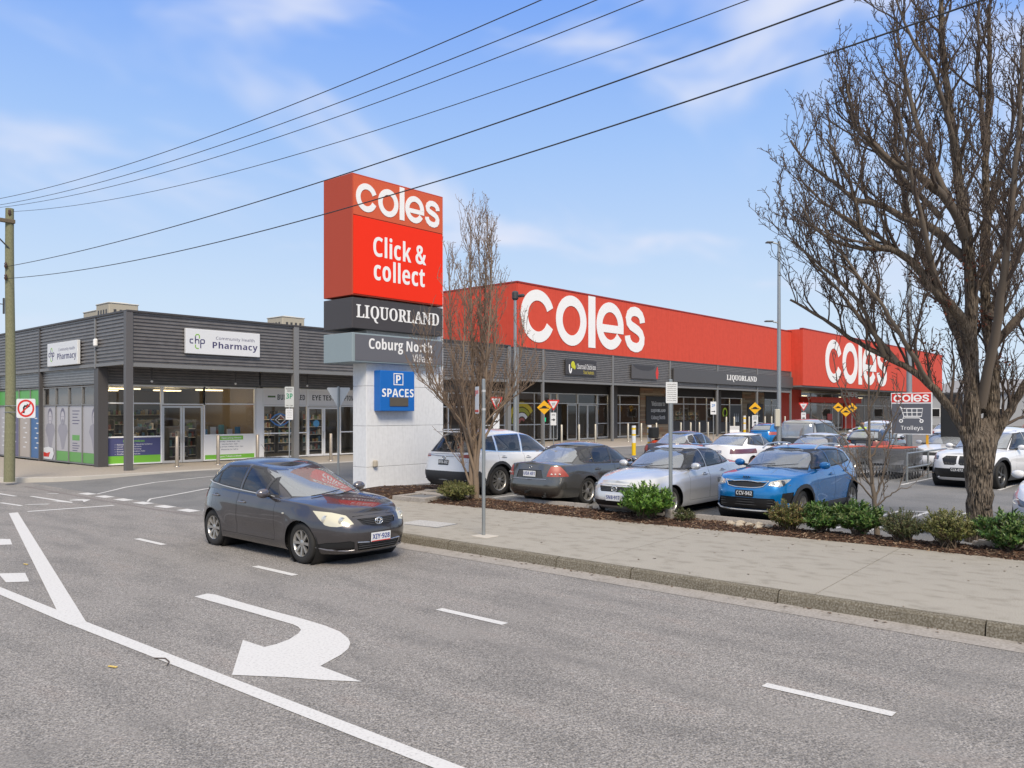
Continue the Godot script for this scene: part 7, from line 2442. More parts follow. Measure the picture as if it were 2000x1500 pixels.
func build_trees() -> void:
	rng.seed = 77
	# the big pear tree
	var o := thing("bare_tree", "large leafless tree with thick furrowed trunk in the bed on the right", "tree", W(-3.2, 0.0, 15.44))
	var limbs := [
		[0.155, 0.03, [-0.05, 1.45, 0.0, -0.12, 2.1, -0.02, -0.16, 3.3, -0.05, -0.19, 4.4, -0.1, -0.32, 5.6, -0.1, -0.43, 6.65, -0.05, -0.53, 7.7, 0.0, -0.58, 8.7, 0.1, -0.6, 9.7, 0.1]],
		[0.15, 0.03, [0.08, 1.45, 0.03, 0.22, 2.0, 0.07, 0.31, 2.6, 0.12, 0.33, 3.3, 0.2, 0.28, 4.07, 0.3, 0.37, 5.36, 0.4, 0.41, 6.65, 0.5, 0.46, 7.95, 0.5, 0.46, 9.4, 0.5]],
		[0.105, 0.02, [-0.04, 1.4, 0.0, -0.2, 1.85, 0.02, -0.35, 2.2, 0.05, -0.68, 2.69, 0.15, -1.0, 3.04, 0.3, -1.39, 3.28, 0.45, -1.9, 3.6, 0.6, -2.35, 3.95, 0.7, -2.9, 4.3, 0.8]],
		[0.10, 0.015, [-0.16, 3.4, -0.05, -0.39, 3.81, -0.2, -0.68, 4.07, -0.35, -1.0, 4.27, -0.5, -1.45, 4.73, -0.6, -1.78, 4.9, -0.7, -2.1, 4.95, -0.8, -2.35, 5.2, -0.85, -2.45, 5.54, -0.9, -2.62, 6.1, -0.9, -2.95, 6.55, -1.0]],
		[0.085, 0.015, [-0.24, 4.85, 0.0, -0.65, 5.41, 0.2, -1.06, 5.64, 0.35, -1.45, 5.9, 0.5, -1.84, 6.05, 0.6, -2.16, 6.34, 0.65, -2.6, 6.74, 0.8, -2.85, 7.17, 0.9]],
		[0.08, 0.015, [-0.28, 5.2, -0.1, -0.68, 5.77, -0.3, -1.22, 6.15, -0.45, -1.65, 6.34, -0.5, -2.1, 6.66, -0.6, -2.35, 6.86, -0.65, -2.55, 7.5, -0.8]],
		[0.10, 0.02, [0.06, 1.4, 0.0, 0.26, 1.9, -0.02, 0.5, 2.35, -0.05, 0.76, 2.86, -0.1, 1.2, 3.6, -0.2, 1.7, 4.4, -0.3, 2.5, 5.1, -0.5, 3.0, 5.9, -0.6]],
		[0.09, 0.018, [0.30, 3.9, 0.2, 0.85, 4.93, 0.4, 1.45, 5.8, 0.6, 2.1, 6.8, 0.7, 2.4, 7.9, 0.8]],
		[0.10, 0.018, [0.05, 2.3, 0.05, 0.1, 3.6, 0.8, 0.0, 4.8, 1.5, -0.2, 6.0, 2.0, -0.3, 7.4, 2.3, -0.3, 8.3, 2.4]],
		[0.09, 0.018, [0.0, 2.4, -0.05, -0.1, 3.8, -0.7, -0.3, 5.0, -1.3, -0.4, 6.3, -1.7, -0.4, 7.6, -1.8]],
		[0.065, 0.015, [-0.30, 5.4, -0.1, -0.7, 6.4, 0.1, -1.0, 7.4, 0.2, -1.2, 8.3, 0.2, -1.3, 9.0, 0.2]],
		[0.06, 0.015, [0.34, 4.6, 0.35, 0.8, 5.8, 0.1, 1.2, 7.0, -0.2, 1.4, 8.2, -0.3]],
		[0.055, 0.015, [-0.55, 5.6, 0.15, -1.1, 6.6, 0.7, -1.6, 7.4, 1.0, -1.9, 8.2, 1.1]],
		[0.055, 0.015, [-0.9, 4.2, -0.45, -1.5, 5.2, -1.1, -1.9, 6.2, -1.4, -2.1, 7.2, -1.5]],
		[0.05, 0.012, [-1.2, 3.15, 0.35, -1.7, 4.1, 0.9, -2.2, 4.9, 1.2, -2.7, 5.5, 1.3]],
		[0.05, 0.012, [-0.75, 2.75, 0.18, -1.3, 3.3, -0.3, -1.9, 4.0, -0.6, -2.5, 4.7, -0.7, -2.9, 5.3, -0.7]],
		[0.045, 0.012, [-1.40, 4.7, -0.58, -2.0, 5.3, -0.3, -2.5, 5.75, 0.0, -2.95, 6.3, 0.2]],
		[0.045, 0.012, [-1.78, 4.9, -0.7, -2.4, 4.95, -0.6, -2.9, 5.25, -0.5, -3.15, 5.7, -0.4]],
		[0.045, 0.012, [-1.39, 3.28, 0.45, -1.95, 4.2, 0.2, -2.6, 4.75, 0.1, -3.1, 5.2, 0.1]],
		[0.07, 0.014, [0.34, 3.4, 0.22, 0.9, 4.3, -0.2, 1.5, 5.2, -0.5, 2.1, 6.3, -0.7, 2.4, 7.3, -0.8]],
		[0.06, 0.012, [0.76, 2.86, -0.1, 1.5, 3.5, 0.4, 2.3, 4.3, 0.7, 3.0, 5.0, 0.9]],
		[0.05, 0.012, [0.38, 5.5, 0.42, 0.9, 6.6, 0.9, 1.3, 7.8, 1.1, 1.4, 8.8, 1.1]],
		[0.045, 0.012, [-0.45, 6.7, -0.05, -0.95, 7.6, -0.5, -1.5, 8.3, -0.7, -1.8, 8.9, -0.8]],
		[0.045, 0.012, [0.43, 6.9, 0.5, 0.1, 7.9, 0.2, 0.0, 8.8, 0.0, 0.0, 9.6, 0.0]],
	]
	var tw := MB.new()
	var trunk := MB.new()
	var tp := smooth_line(rud([0.02, 0.0, 0, 0.02, 0.35, 0, 0.0, 0.9, 0, -0.01, 1.4, 0, 0.01, 1.8, 0.02, 0.05, 2.2, 0.05]))
	# a furrowed, fluted trunk
	var ks := 44
	var fn := FastNoiseLite.new()
	fn.seed = 6
	fn.frequency = 1.0
	var rows := []
	for i in tp.size() * 3 - 2:
		var f := float(i) / (tp.size() * 3 - 3)
		var c: Vector3 = along(tp, f)[0]
		var r := 0.195 + 0.08 * pow(1.0 - minf(f * 4.0, 1.0), 2.0) + 0.06 * smoothstep(0.4, 0.85, f) - 0.15 * smoothstep(0.82, 1.0, f)
		var row := []
		for j in ks:
			var a := TAU * j / ks
			var q := Vector3(cos(a), 0, sin(a))
			var rr := r * (1.0 + 0.05 * sin(a * 3.0 + c.y * 0.9) + 0.035 * fn.get_noise_3d(q.x * 3.5, c.y * 1.2, q.z * 3.5) + 0.035 * fn.get_noise_3d(q.x * 12.0, c.y * 2.2, q.z * 12.0))
			row.append(c + q * rr)
		rows.append(row)
	for i in rows.size() - 1:
		for j in ks:
			var k := (j + 1) % ks
			var nn := []
			for e in [[i, j], [i, k], [i + 1, k], [i + 1, j]]:
				var du: Vector3 = rows[e[0]][(e[1] + 1) % ks] - rows[e[0]][(e[1] - 1 + ks) % ks]
				var dv: Vector3 = rows[mini(e[0] + 1, rows.size() - 1)][e[1]] - rows[maxi(e[0] - 1, 0)][e[1]]
				nn.append(dv.cross(du).normalized())
			trunk.tri_n(rows[i][j], rows[i + 1][k], rows[i][k], nn[0], nn[2], nn[1])
			trunk.tri_n(rows[i][j], rows[i + 1][j], rows[i + 1][k], nn[0], nn[3], nn[2])
	part("trunk", trunk, mats["bark"], o)
	for q in [[-0.13, 1.42, -0.16, 0.055], [0.03, 0.72, -0.19, 0.05], [0.06, 1.32, -0.19, 0.045]]:
		var kn := MB.new()
		var c: Vector3 = rud([q[0], q[1], q[2]])[0]
		kn.ellipsoid(c, Vector3(q[3], q[3] * 0.8, q[3]), 12)
		part("knot", kn, mats["bark"], o)
	for l in limbs:
		var pts := smooth_line(rud(l[2]))
		var b := MB.new()
		b.tube(pts, taper(l[0], l[1], pts.size(), 0.8), 12)
		part("limb", b, mats["bark"] if l[0] > 0.09 else mats["limb_bark"], o)
		var from := 0.14 if l[0] < 0.15 else 0.32
		sprout(tw, pts, l[0], l[1], {gap = 0.34, len = 1.0, up0 = 0.7, up = 0.9, r = 0.016, twig_gap = 0.13, twig = 0.34, spurs = 3, from = from})
		var ln := 0.0
		for i in pts.size() - 1: ln += pts[i].distance_to(pts[i + 1])
		for i in int(ln / 0.36):
			var f := lerpf(from, 1.0, (i + rng.randf()) / int(ln / 0.36))
			var a := along(pts, f)
			var d: Vector3 = (side_dir(a[1], rng.randf_range(0.5, 1.05)) + Vector3.UP * 0.45).normalized()
			var br := minf(lerpf(l[0], l[1], f) * 0.6, 0.03) * rng.randf_range(0.75, 1.1)
			var bp := wander(a[0], d, rng.randf_range(0.85, 1.75) * lerpf(1.0, 0.5, f), 9, 0.75, 0.14)
			tw.tube(bp, taper(br, 0.007, 10), 6, false)
			sprout(tw, bp, br, 0.007, {gap = 0.15, len = 0.62, up0 = 0.5, up = 0.8, r = 0.011, twig_gap = 0.125, twig = 0.24, spurs = 3, from = 0.2})
	part("twigs", tw, mats["twig_bark"], o, true)
	# a few dead leaves that never fell
	var lf := MB.new()
	for c in [[-0.85, 4.1, -0.4], [-1.2, 4.6, -0.4], [-0.5, 5.9, 0.0], [0.25, 3.2, 0.0], [-0.7, 3.4, 0.1], [0.6, 4.6, 0.2], [-0.3, 4.7, -0.2], [0.1, 3.9, 0.1], [-1.9, 4.9, -0.7]]:
		var ce: Vector3 = rud(c)[0]
		for k in 40:
			var p := ce + Vector3(rng.randfn(0, 0.10), rng.randfn(0, 0.10), rng.randfn(0, 0.10))
			lf.t = Transform3D(Basis.from_euler(Vector3(rng.randf() * TAU, rng.randf() * TAU, rng.randf() * TAU)), p)
			lf.tri(Vector3(0, 0, 0), Vector3(0.02, 0.03, 0.01), Vector3(0, 0.07, 0))
			lf.tri(Vector3(0, 0, 0), Vector3(0, 0.07, 0), Vector3(-0.02, 0.03, 0.01))
	part("dead_leaves", lf, mat("dead_leaf", 0.12, 0.035, 0.018, 0.8), o, true)
	# the slender many-stemmed tree before the white SUV
	var s := thing("slender_tree", "slender many-stemmed leafless tree in front of the white seven-seat SUV, right of the pylon", "tree", W(-13.78, 0.0, 14.19))
	var stw := MB.new()
	var stems := [[0.085, [0.02, 0.1, 0, 0.03, 0.8, 0, 0.0, 1.6, 0, -0.05, 2.6, 0.05, -0.08, 3.9, 0.1, -0.10, 5.3, 0.1, -0.12, 6.9, 0.1]],
		[0.07, [-0.06, 0.1, 0.03, -0.10, 0.9, 0.05, -0.06, 1.7, 0.1, 0.1, 2.8, 0.2, 0.22, 4.1, 0.25, 0.25, 5.4, 0.3, 0.3, 6.6, 0.3]],
		[0.05, [0.03, 0.6, 0, 0.10, 1.4, -0.1, 0.22, 2.5, -0.25, 0.32, 3.8, -0.35, 0.4, 5.3, -0.4, 0.42, 6.3, -0.4]],
		[0.045, [0.0, 0.8, 0, -0.16, 1.5, -0.05, -0.34, 2.3, -0.1, -0.5, 3.4, -0.2, -0.58, 4.6, -0.25, -0.6, 5.9, -0.3]],
		[0.04, [0.03, 1.2, 0, -0.3, 1.9, 0.15, -0.75, 2.6, 0.3, -1.1, 3.4, 0.35, -1.3, 4.3, 0.4]],
		[0.04, [0.03, 1.25, 0, 0.35, 1.9, 0.1, 0.75, 2.6, 0.15, 1.05, 3.3, 0.2, 1.2, 4.2, 0.2]],
		[0.04, [0.0, 1.3, 0, 0.2, 2.1, 0.35, 0.4, 3.0, 0.7, 0.5, 4.2, 0.95, 0.5, 5.4, 1.0]],
		[0.04, [0.0, 1.2, 0, -0.15, 2.0, -0.35, -0.25, 3.0, -0.75, -0.2, 4.2, -0.95, -0.2, 5.3, -1.0]],
		[0.03, [0.0, 1.6, 0, -0.5, 2.3, -0.3, -0.95, 2.8, -0.5, -1.35, 3.1, -0.55]],
		[0.03, [0.0, 1.7, 0, 0.5, 2.3, -0.2, 1.0, 2.7, -0.3, 1.45, 3.0, -0.3]],
		[0.035, [-0.08, 0.45, 0.0, -0.22, 0.85, 0.0, -0.3, 1.05, 0.0, -0.33, 1.5, 0.0, -0.34, 1.9, 0.02]],
		[0.03, [0.0, 2.0, 0.05, 0.15, 3.2, 0.1, 0.12, 4.6, 0.1, 0.1, 6.9, 0.1]]]
	for l in stems:
		var pts := smooth_line(rud(l[1]))
		var b := MB.new()
		b.tube(pts, taper(l[0], 0.008, pts.size(), 0.85), 10)
		part("stem", b, mats["pale_bark"], s)
		sprout(stw, pts, l[0], 0.008, {gap = 0.11, len = 1.05, up0 = 0.7, up = 1.0, r = 0.013, twig_gap = 0.15, twig = 0.42, spurs = 2, from = 0.22})
	part("twigs", stw, mats["pale_twig"], s, true)
	# the sapling beside the blue SUV
	var a := thing("sapling_tree", "thin leafless sapling rising from the shrubs beside the blue small SUV", "tree", W(-4.72, 0.0, 15.0))
	var atw := MB.new()
	var sl := [[0.055, [0.03, 0.1, 0, 0.0, 0.5, 0, -0.06, 1.0, 0, -0.10, 1.6, 0, -0.11, 2.4, 0.05, -0.10, 3.2, 0.05, -0.05, 4.3, 0.05]],
		[0.022, [-0.02, 0.7, 0, 0.10, 1.0, 0.05, 0.22, 1.4, 0.1, 0.32, 1.9, 0.15, 0.36, 2.5, 0.2]],
		[0.02, [-0.05, 0.95, 0, -0.25, 1.25, 0.0, -0.42, 1.6, 0.05, -0.62, 1.95, 0.1, -1.1, 2.25, 0.1]],
		[0.02, [-0.10, 1.5, 0, 0.1, 1.9, -0.1, 0.3, 2.35, -0.2, 0.38, 2.9, -0.25]],
		[0.02, [-0.11, 1.9, 0, -0.4, 2.3, 0.1, -0.6, 2.8, 0.15, -0.7, 3.4, 0.2]],
		[0.018, [-0.02, 0.62, 0, 0.15, 0.8, -0.1, 0.3, 0.95, -0.2, 0.5, 1.0, -0.25]],
		[0.018, [-0.04, 0.75, 0, -0.3, 1.0, -0.15, -0.55, 1.2, -0.25, -0.9, 1.5, -0.3]],
		[0.018, [-0.1, 2.3, 0.04, 0.15, 2.9, 0.1, 0.25, 3.6, 0.15]]]
	for l in sl:
		var pts := smooth_line(rud(l[1]))
		var b := MB.new()
		b.tube(pts, taper(l[0], 0.006, pts.size(), 0.8), 9)
		part("stem" if l[0] > 0.03 else "branch", b, mats["sapling_bark"], a)
		sprout(atw, pts, l[0], 0.006, {gap = 0.22, len = 0.6, up0 = 0.6, up = 0.7, r = 0.009, twig_gap = 0.18, twig = 0.2, spurs = 2, from = 0.2})
	part("twigs", atw, mats["sapling_bark"], a, true)

func leaf_mesh(w: float, l: float) -> ArrayMesh:
	var b := MB.new()
	var z := w * 0.22
	b.quad(Vector3(0, 0, 0), Vector3(w * 0.5, l * 0.42, z), Vector3(0, l, -z * 0.6), Vector3(0, l * 0.45, 0))
	b.quad(Vector3(0, 0, 0), Vector3(0, l * 0.45, 0), Vector3(0, l, -z * 0.6), Vector3(-w * 0.5, l * 0.42, z))
	return b.mesh()

func shrub(called: String, label: String, at: Vector3, r: Vector3, n: int, leaf: ArrayMesh, cols: Array, sd: int, grp := "") -> void:
	rng.seed = sd
	var o := thing(called, label, "shrub", at, 0.0, grp)
	# stems and shoots first, leaves set along the shoots
	var st := MB.new()
	var tips := []
	var ns := int(n / 9.0)
	var f := FastNoiseLite.new()
	f.seed = sd
	f.frequency = 1.3
	for i in ns:
		var u := Vector3(rng.randfn(0, 1), rng.randfn(0, 1), rng.randfn(0, 1)).normalized()
		if u.y < -0.25: u.y = -u.y
		var rad := pow(rng.randf(), 0.28) * (0.86 + 0.28 * f.get_noise_3dv(u * 1.6) + 0.10 * rng.randf())
		var p := Vector3(u.x * r.x, r.y * 0.5 + u.y * r.y * 0.5, u.z * r.z) * Vector3(rad, rad if u.y > 0 else 1.0, rad)
		p.y = maxf(p.y, 0.02)
		var d := (Vector3(u.x, maxf(u.y, 0.0) + 0.55, u.z) + Vector3(rng.randfn(0, 0.3), rng.randfn(0, 0.2), rng.randfn(0, 0.3))).normalized()
		tips.append([p, d, rad])
		if i % 9 == 0:
			var base := Vector3(rng.randfn(0, 0.06), 0.0, rng.randfn(0, 0.06))
			st.tube([base, base.lerp(p, 0.5) + Vector3(0, 0.05, 0), p], [0.010, 0.007, 0.004], 5, false)
	part("stems", st, mat("shrub_stem", 0.12, 0.085, 0.055, 0.9), o, true)
	var mm := MultiMesh.new()
	mm.transform_format = MultiMesh.TRANSFORM_3D
	mm.use_colors = true
	mm.mesh = leaf
	mm.instance_count = n
	for k in n:
		var t: Array = tips[k % ns]
		var j := float(k / ns) / 9.0
		var d: Vector3 = t[1]
		var p: Vector3 = t[0] - d * (1.0 - j) * r.y * 0.13
		var o2 := side_dir(d, rng.randf_range(0.5, 1.15))
		var y := (o2 + Vector3(0, 0.12, 0)).normalized()
		var x := y.cross(d + Vector3(0.01, 0.02, 0)).normalized()
		var z := x.cross(y)
		var s := rng.randf_range(0.65, 1.2)
		mm.set_instance_transform(k, Transform3D(Basis(x, y, z) * s, p))
		var c: Array = cols[rng.randi_range(0, cols.size() - 1)]
		var g := rng.randf_range(0.75, 1.25)
		mm.set_instance_color(k, Color(c[0] * g, c[1] * g, c[2] * g))
	var mi := MultiMeshInstance3D.new()
	mi.multimesh = mm
	mi.material_override = mats["leaf"]
	mi.name = "leaves"
	mi.set_meta("kind", "stuff")
	o.add_child(mi)

func build_shrubs() -> void:
	var lm := mat("leaf", 1, 1, 1, 0.42, 0.0, 0.5)
	lm.vertex_color_use_as_albedo = true
	lm.backlight_enabled = true
	lm.backlight = Color(0.35, 0.4, 0.2)
	var big := leaf_mesh(0.032, 0.078)
	var small := leaf_mesh(0.020, 0.042)
	var tiny := leaf_mesh(0.016, 0.032)
	var green := [[0.085, 0.19, 0.026], [0.13, 0.25, 0.035], [0.055, 0.14, 0.02], [0.20, 0.32, 0.06]]
	var deep := [[0.065, 0.145, 0.03], [0.10, 0.185, 0.04], [0.04, 0.09, 0.02], [0.18, 0.23, 0.075]]
	var olive := [[0.16, 0.17, 0.05], [0.21, 0.21, 0.07], [0.11, 0.13, 0.035], [0.25, 0.22, 0.09]]
	var dull := [[0.12, 0.125, 0.05], [0.09, 0.11, 0.045], [0.17, 0.15, 0.075], [0.07, 0.10, 0.03]]
	var mixed := [[0.13, 0.15, 0.035], [0.19, 0.15, 0.05], [0.08, 0.12, 0.03], [0.24, 0.16, 0.07]]
	var g := "shrubs in the garden bed"
	shrub("low_shrub", "low yellow-green mounded shrub at the foot of the slender tree", W(-13.95, 0.14, 13.72), Vector3(0.52, 0.56, 0.45), 7500, small, olive, 301, g)
	shrub("round_shrub", "round glossy bright green bush in front of the silver sedan", W(-8.72, 0.15, 13.85), Vector3(0.60, 0.80, 0.50), 6500, big, green, 302, g)
	shrub("small_shrub", "very small sparse shrub right of the tall signpost by the wheel stop", W(-7.98, 0.15, 14.05), Vector3(0.24, 0.30, 0.22), 1300, small, dull, 303, g)
	shrub("olive_shrub", "dry olive-brown shrub in front of the blue small SUV, beside the pale rocks", W(-5.95, 0.15, 14.15), Vector3(0.42, 0.62, 0.36), 6500, small, mixed, 304, g)
	shrub("green_shrub", "green leafy shrub left of the sapling, beside the dry olive one", W(-5.42, 0.15, 14.3), Vector3(0.42, 0.60, 0.36), 3400, big, deep, 305, g)
	shrub("green_shrub", "taller green leafy shrub wrapped round the foot of the sapling", W(-4.80, 0.15, 14.35), Vector3(0.48, 0.68, 0.42), 4200, big, deep, 306, g)
	shrub("dull_shrub", "grey-green twiggy shrub right of the sapling", W(-4.05, 0.15, 14.2), Vector3(0.42, 0.60, 0.36), 7500, tiny, dull, 307, g)
	shrub("olive_shrub", "olive-yellow rounded shrub in front of the big tree trunk", W(-3.36, 0.15, 14.15), Vector3(0.46, 0.68, 0.38), 8000, small, olive, 308, g)
	shrub("green_shrub", "green leafy shrub with bare stems at the right edge of the photo", W(-2.55, 0.15, 14.3), Vector3(0.56, 0.66, 0.42), 4200, big, deep, 309, g)
	shrub("green_shrub", "green leafy shrub under the cut-off white car, beyond the right edge", W(-1.55, 0.15, 14.4), Vector3(0.56, 0.62, 0.40), 3600, big, deep, 310, g)

# ------------------------------------------------------------------ poles, signs, bollards, trolleys
func pole_part(o: Node, h: float, r: float, m: Material, called := "pole", r2 := -1.0) -> void:
	var b := MB.new()
	b.tube([Vector3(0, 0, 0), Vector3(0, h, 0)], [r, r2 if r2 > 0 else r], 14)
	b.ellipsoid(Vector3(0, h, 0), Vector3(r2 if r2 > 0 else r, 0.012, r2 if r2 > 0 else r), 12)
	part(called, b, m, o)

func plate(o: Node, called: String, w: float, h: float, y: float, z: float, m: Material, r := 0.03) -> MeshInstance3D:
	var p := PackedVector2Array()
	for q in [[w * 0.5 - r, h * 0.5 - r, 0], [-w * 0.5 + r, h * 0.5 - r, 90], [-w * 0.5 + r, -h * 0.5 + r, 180], [w * 0.5 - r, -h * 0.5 + r, 270]]:
		for k in 5: p.append(Vector2(q[0], q[1] + y) + Vector2.from_angle(deg_to_rad(q[2] + k * 22.5)) * r)
	var b := MB.new()
	b.slab(p, z, z + 0.004)
	var back := PackedVector2Array(p)
	b.t = Transform3D(Basis(Vector3.UP, PI), Vector3.ZERO)
	b.poly(back, -z)
	return part(called, b, m, o)

func tri_plate(o: Node, called: String, w: float, y: float, z: float, m: Material) -> MeshInstance3D:
	var h := w * 0.866
	var b := MB.new()
	var pts := PackedVector2Array()
	var r := w * 0.05
	for q in [[w * 0.5 - r * 1.7, y + h * 0.5 - r, -30], [-w * 0.5 + r * 1.7, y + h * 0.5 - r, 90], [0, y - h * 0.5 + r * 2.0, 210]]:
		for k in 6: pts.append(Vector2(q[0], q[1]) + Vector2.from_angle(deg_to_rad(q[2] + k * 24.0)) * r)
	b.slab(pts, z, z + 0.004)
	b.t = Transform3D(Basis(Vector3.UP, PI), Vector3.ZERO)
	b.poly(pts, -z)
	return part(called, b, m, o)

func give_way(at: Vector3, turn: float, label: String, low_sign: bool) -> void:
	var o := thing("give_way_sign", label, "road sign", at, turn, "give way signs in the car park")
	pole_part(o, 2.95, 0.03, mats["steel_galv"])
	var p := tri_plate(o, "red_triangle", 0.75, 2.58, 0.034, mats["sign_red"])
	tri_plate(p, "white_triangle", 0.52, 2.60, 0.039, mats["sign_white"])
	text("word", "GIVE", 0.20, 0.06, Vector3(0, 2.70, 0.044), 0.0, mats["black"], p)
	text("word", "WAY", 0.17, 0.06, Vector3(0, 2.61, 0.044), 0.0, mats["black"], p)
	if low_sign:
		var q := plate(o, "arrow_plate", 0.34, 0.75, 1.78, 0.034, mats["sign_white"])
		var a := MB.new()
		a.slab(pv([-0.12, 1.70, 0.0, 1.70, 0.0, 1.64, 0.12, 1.73, 0.0, 1.82, 0.0, 1.76, -0.12, 1.76]), 0.039, 0.042)
		part("arrow", a, mats["black"], q)
		text("word", "ONE", 0.2, 0.08, Vector3(0, 2.02, 0.039), 0.0, mats["black"], q)

func hump_sign(at: Vector3, turn: float, label: String, plate_: bool) -> void:
	var o := thing("speed_hump_sign", label, "road sign", at, turn, "yellow speed hump signs in the car park")
	pole_part(o, 2.9, 0.03, mats["steel_galv"])
	var b := MB.new()
	b.slab(pv([0, 2.03, 0.44, 2.47, 0, 2.91, -0.44, 2.47]), 0.034, 0.04)
	var y := part("yellow_diamond", b, mats["sign_yellow"], o)
	var h := MB.new()
	h.slab(pv([-0.30, 2.40, 0.30, 2.40, 0.30, 2.44, 0.18, 2.46, 0.10, 2.55, 0.0, 2.585, -0.10, 2.55, -0.18, 2.46, -0.30, 2.44]), 0.041, 0.044)
	part("hump_symbol", h, mats["black"], y)
	if plate_:
		var q := plate(o, "arrow_plate", 0.42, 0.85, 1.52, 0.034, mats["sign_white"])
		var a := MB.new()
		a.slab(pv([-0.035, 1.18, 0.035, 1.18, 0.035, 1.36, 0.12, 1.36, 0.0, 1.52, -0.12, 1.36, -0.035, 1.36]), 0.039, 0.042)
		part("arrow", a, mats["black"], q)
		text("word", "ONE", 0.26, 0.09, Vector3(0, 1.82, 0.039), 0.0, mats["black"], q)
		text("word", "WAY", 0.26, 0.09, Vector3(0, 1.68, 0.039), 0.0, mats["black"], q)

func utility_pole(at: Vector3, label: String) -> Node3D:
	var o := thing("utility_pole", label, "utility pole", at, 0.0, "timber utility poles along the road")
	var wt := noise_tex(111, FastNoiseLite.TYPE_SIMPLEX, 0.05, 4, [[0.0, 0.13, 0.125, 0.07], [0.5, 0.21, 0.21, 0.125], [1.0, 0.29, 0.28, 0.18]], 256)
	var m := tex_mat("pole_wood", wt, 1.0, null, 1.0, 0.85)
	m.uv1_scale = Vector3(5, 0.6, 5)
	var b := MB.new()
	var pts := []
	var rad := []
	for i in 9:
		pts.append(Vector3(0.02 * sin(i * 1.1), i * 1.08, 0.02 * cos(i * 0.9)))
		rad.append(lerpf(0.158, 0.118, i / 8.0))
	b.tube(pts, rad, 18)
	part("pole", b, m, o)
	var ca := MB.new()
	ca.rbox(Vector3(0.13, 8.22, 0.95), Vector3(0.10, 0.12, 2.1), 0.01)
	part("crossarm", ca, mat("arm_wood", 0.14, 0.11, 0.075, 0.9), o)
	var br := MB.new()
	br.tube([Vector3(0.12, 7.35, 0.05), Vector3(0.13, 7.75, 0.45), Vector3(0.13, 8.16, 0.95)], [0.022, 0.022, 0.022], 6)
	part("brace", br, mats["dark_grey"], o)
	for q in [[8.29, 1.80], [8.29, 1.20], [8.40, 0.60], [8.43, 0.05], [6.75, 0.16], [6.38, 0.16]]:
		var i := MB.new()
		i.t = Transform3D(Basis(), Vector3(0.13, q[0], q[1]))
		i.lathe([Vector2(0.012, -0.05), Vector2(0.035, 0.0), Vector2(0.05, 0.04), Vector2(0.03, 0.08), Vector2(0.045, 0.11), Vector2(0.02, 0.16), Vector2(0, 0.165)], 12)
		part("insulator", i, mat("insulator_brown", 0.07, 0.035, 0.02, 0.2), o)
	var bk := MB.new()
	bk.rbox(Vector3(-0.02, 5.55, 0.17), Vector3(0.06, 0.5, 0.05), 0.01)
	bk.tube([Vector3(0, 5.6, 0.18), Vector3(-0.05, 5.62, 0.75)], [0.015, 0.015], 6)
	part("bracket", bk, mats["dark_grey"], o)
	return o

func floodlight(at: Vector3, h: float, r: float, arms: Array, label: String, turn: float) -> Node3D:
	var o := thing("lamp_post", label, "lamp post", at, turn, "")
	pole_part(o, h, r, mats["steel_galv"], "pole", r * 0.62)
	for a in arms:
		var b := MB.new()
		b.tube([Vector3(0, a[0] - 0.05, 0), Vector3(-0.25, a[0], 0)], [0.03, 0.03], 8)
		part("arm", b, mats["steel_galv"], o)
		var l := MB.new()
		l.rbox(Vector3(-0.25 - a[1] * 0.5, a[0] + 0.02, 0), Vector3(a[1], 0.055, 0.26), 0.02)
		part("lamp_head", l, mats["mid_grey"], o)
	var d := MB.new()
	d.rbox(Vector3(0, 0.03, 0), Vector3(0.42, 0.05, 0.42), 0.01)
	part("base_plate", d, mats["steel_galv"], o)
	return o

func bollard(at: Vector3, h: float, label: String, m: Material, src: Node3D) -> Node3D:
	if src: return copy(src, "bollard", at, 0.0, label)
	var o := thing("bollard", label, "bollard", at, 0.0, "steel bollards along the shop fronts")
	var b := MB.new()
	b.lathe([Vector2(0.07, 0.0), Vector2(0.07, h - 0.02), Vector2(0.055, h), Vector2(0, h + 0.004)], 16)
	part("post", b, m, o)
	var c := MB.new()
	c.lathe([Vector2(0.115, 0.0), Vector2(0.11, 0.015), Vector2(0.072, 0.02)], 16)
	part("foot_ring", c, mats["steel_bright"], o)
	return o

func yellow_bollard(at: Vector3, h: float, label: String) -> void:
	var o := thing("striped_bollard", label, "bollard", at, 0.0, "yellow and white striped bollards")
	var ys := [[0.0, 0.42, "yellow_plastic"], [0.42, 0.66, "sign_white"], [0.66, 0.72, "yellow_plastic"], [0.72, 0.86, "sign_white"], [0.86, 0.93, "yellow_plastic"], [0.93, 1.0, "sign_white"]]
	for q in ys:
		var b := MB.new()
		b.tube([Vector3(0, q[0] * h, 0), Vector3(0, q[1] * h, 0)], [0.105, 0.105], 18)
		part("yellow_band" if q[2] == "yellow_plastic" else "white_band", b, mats[q[2]], o)

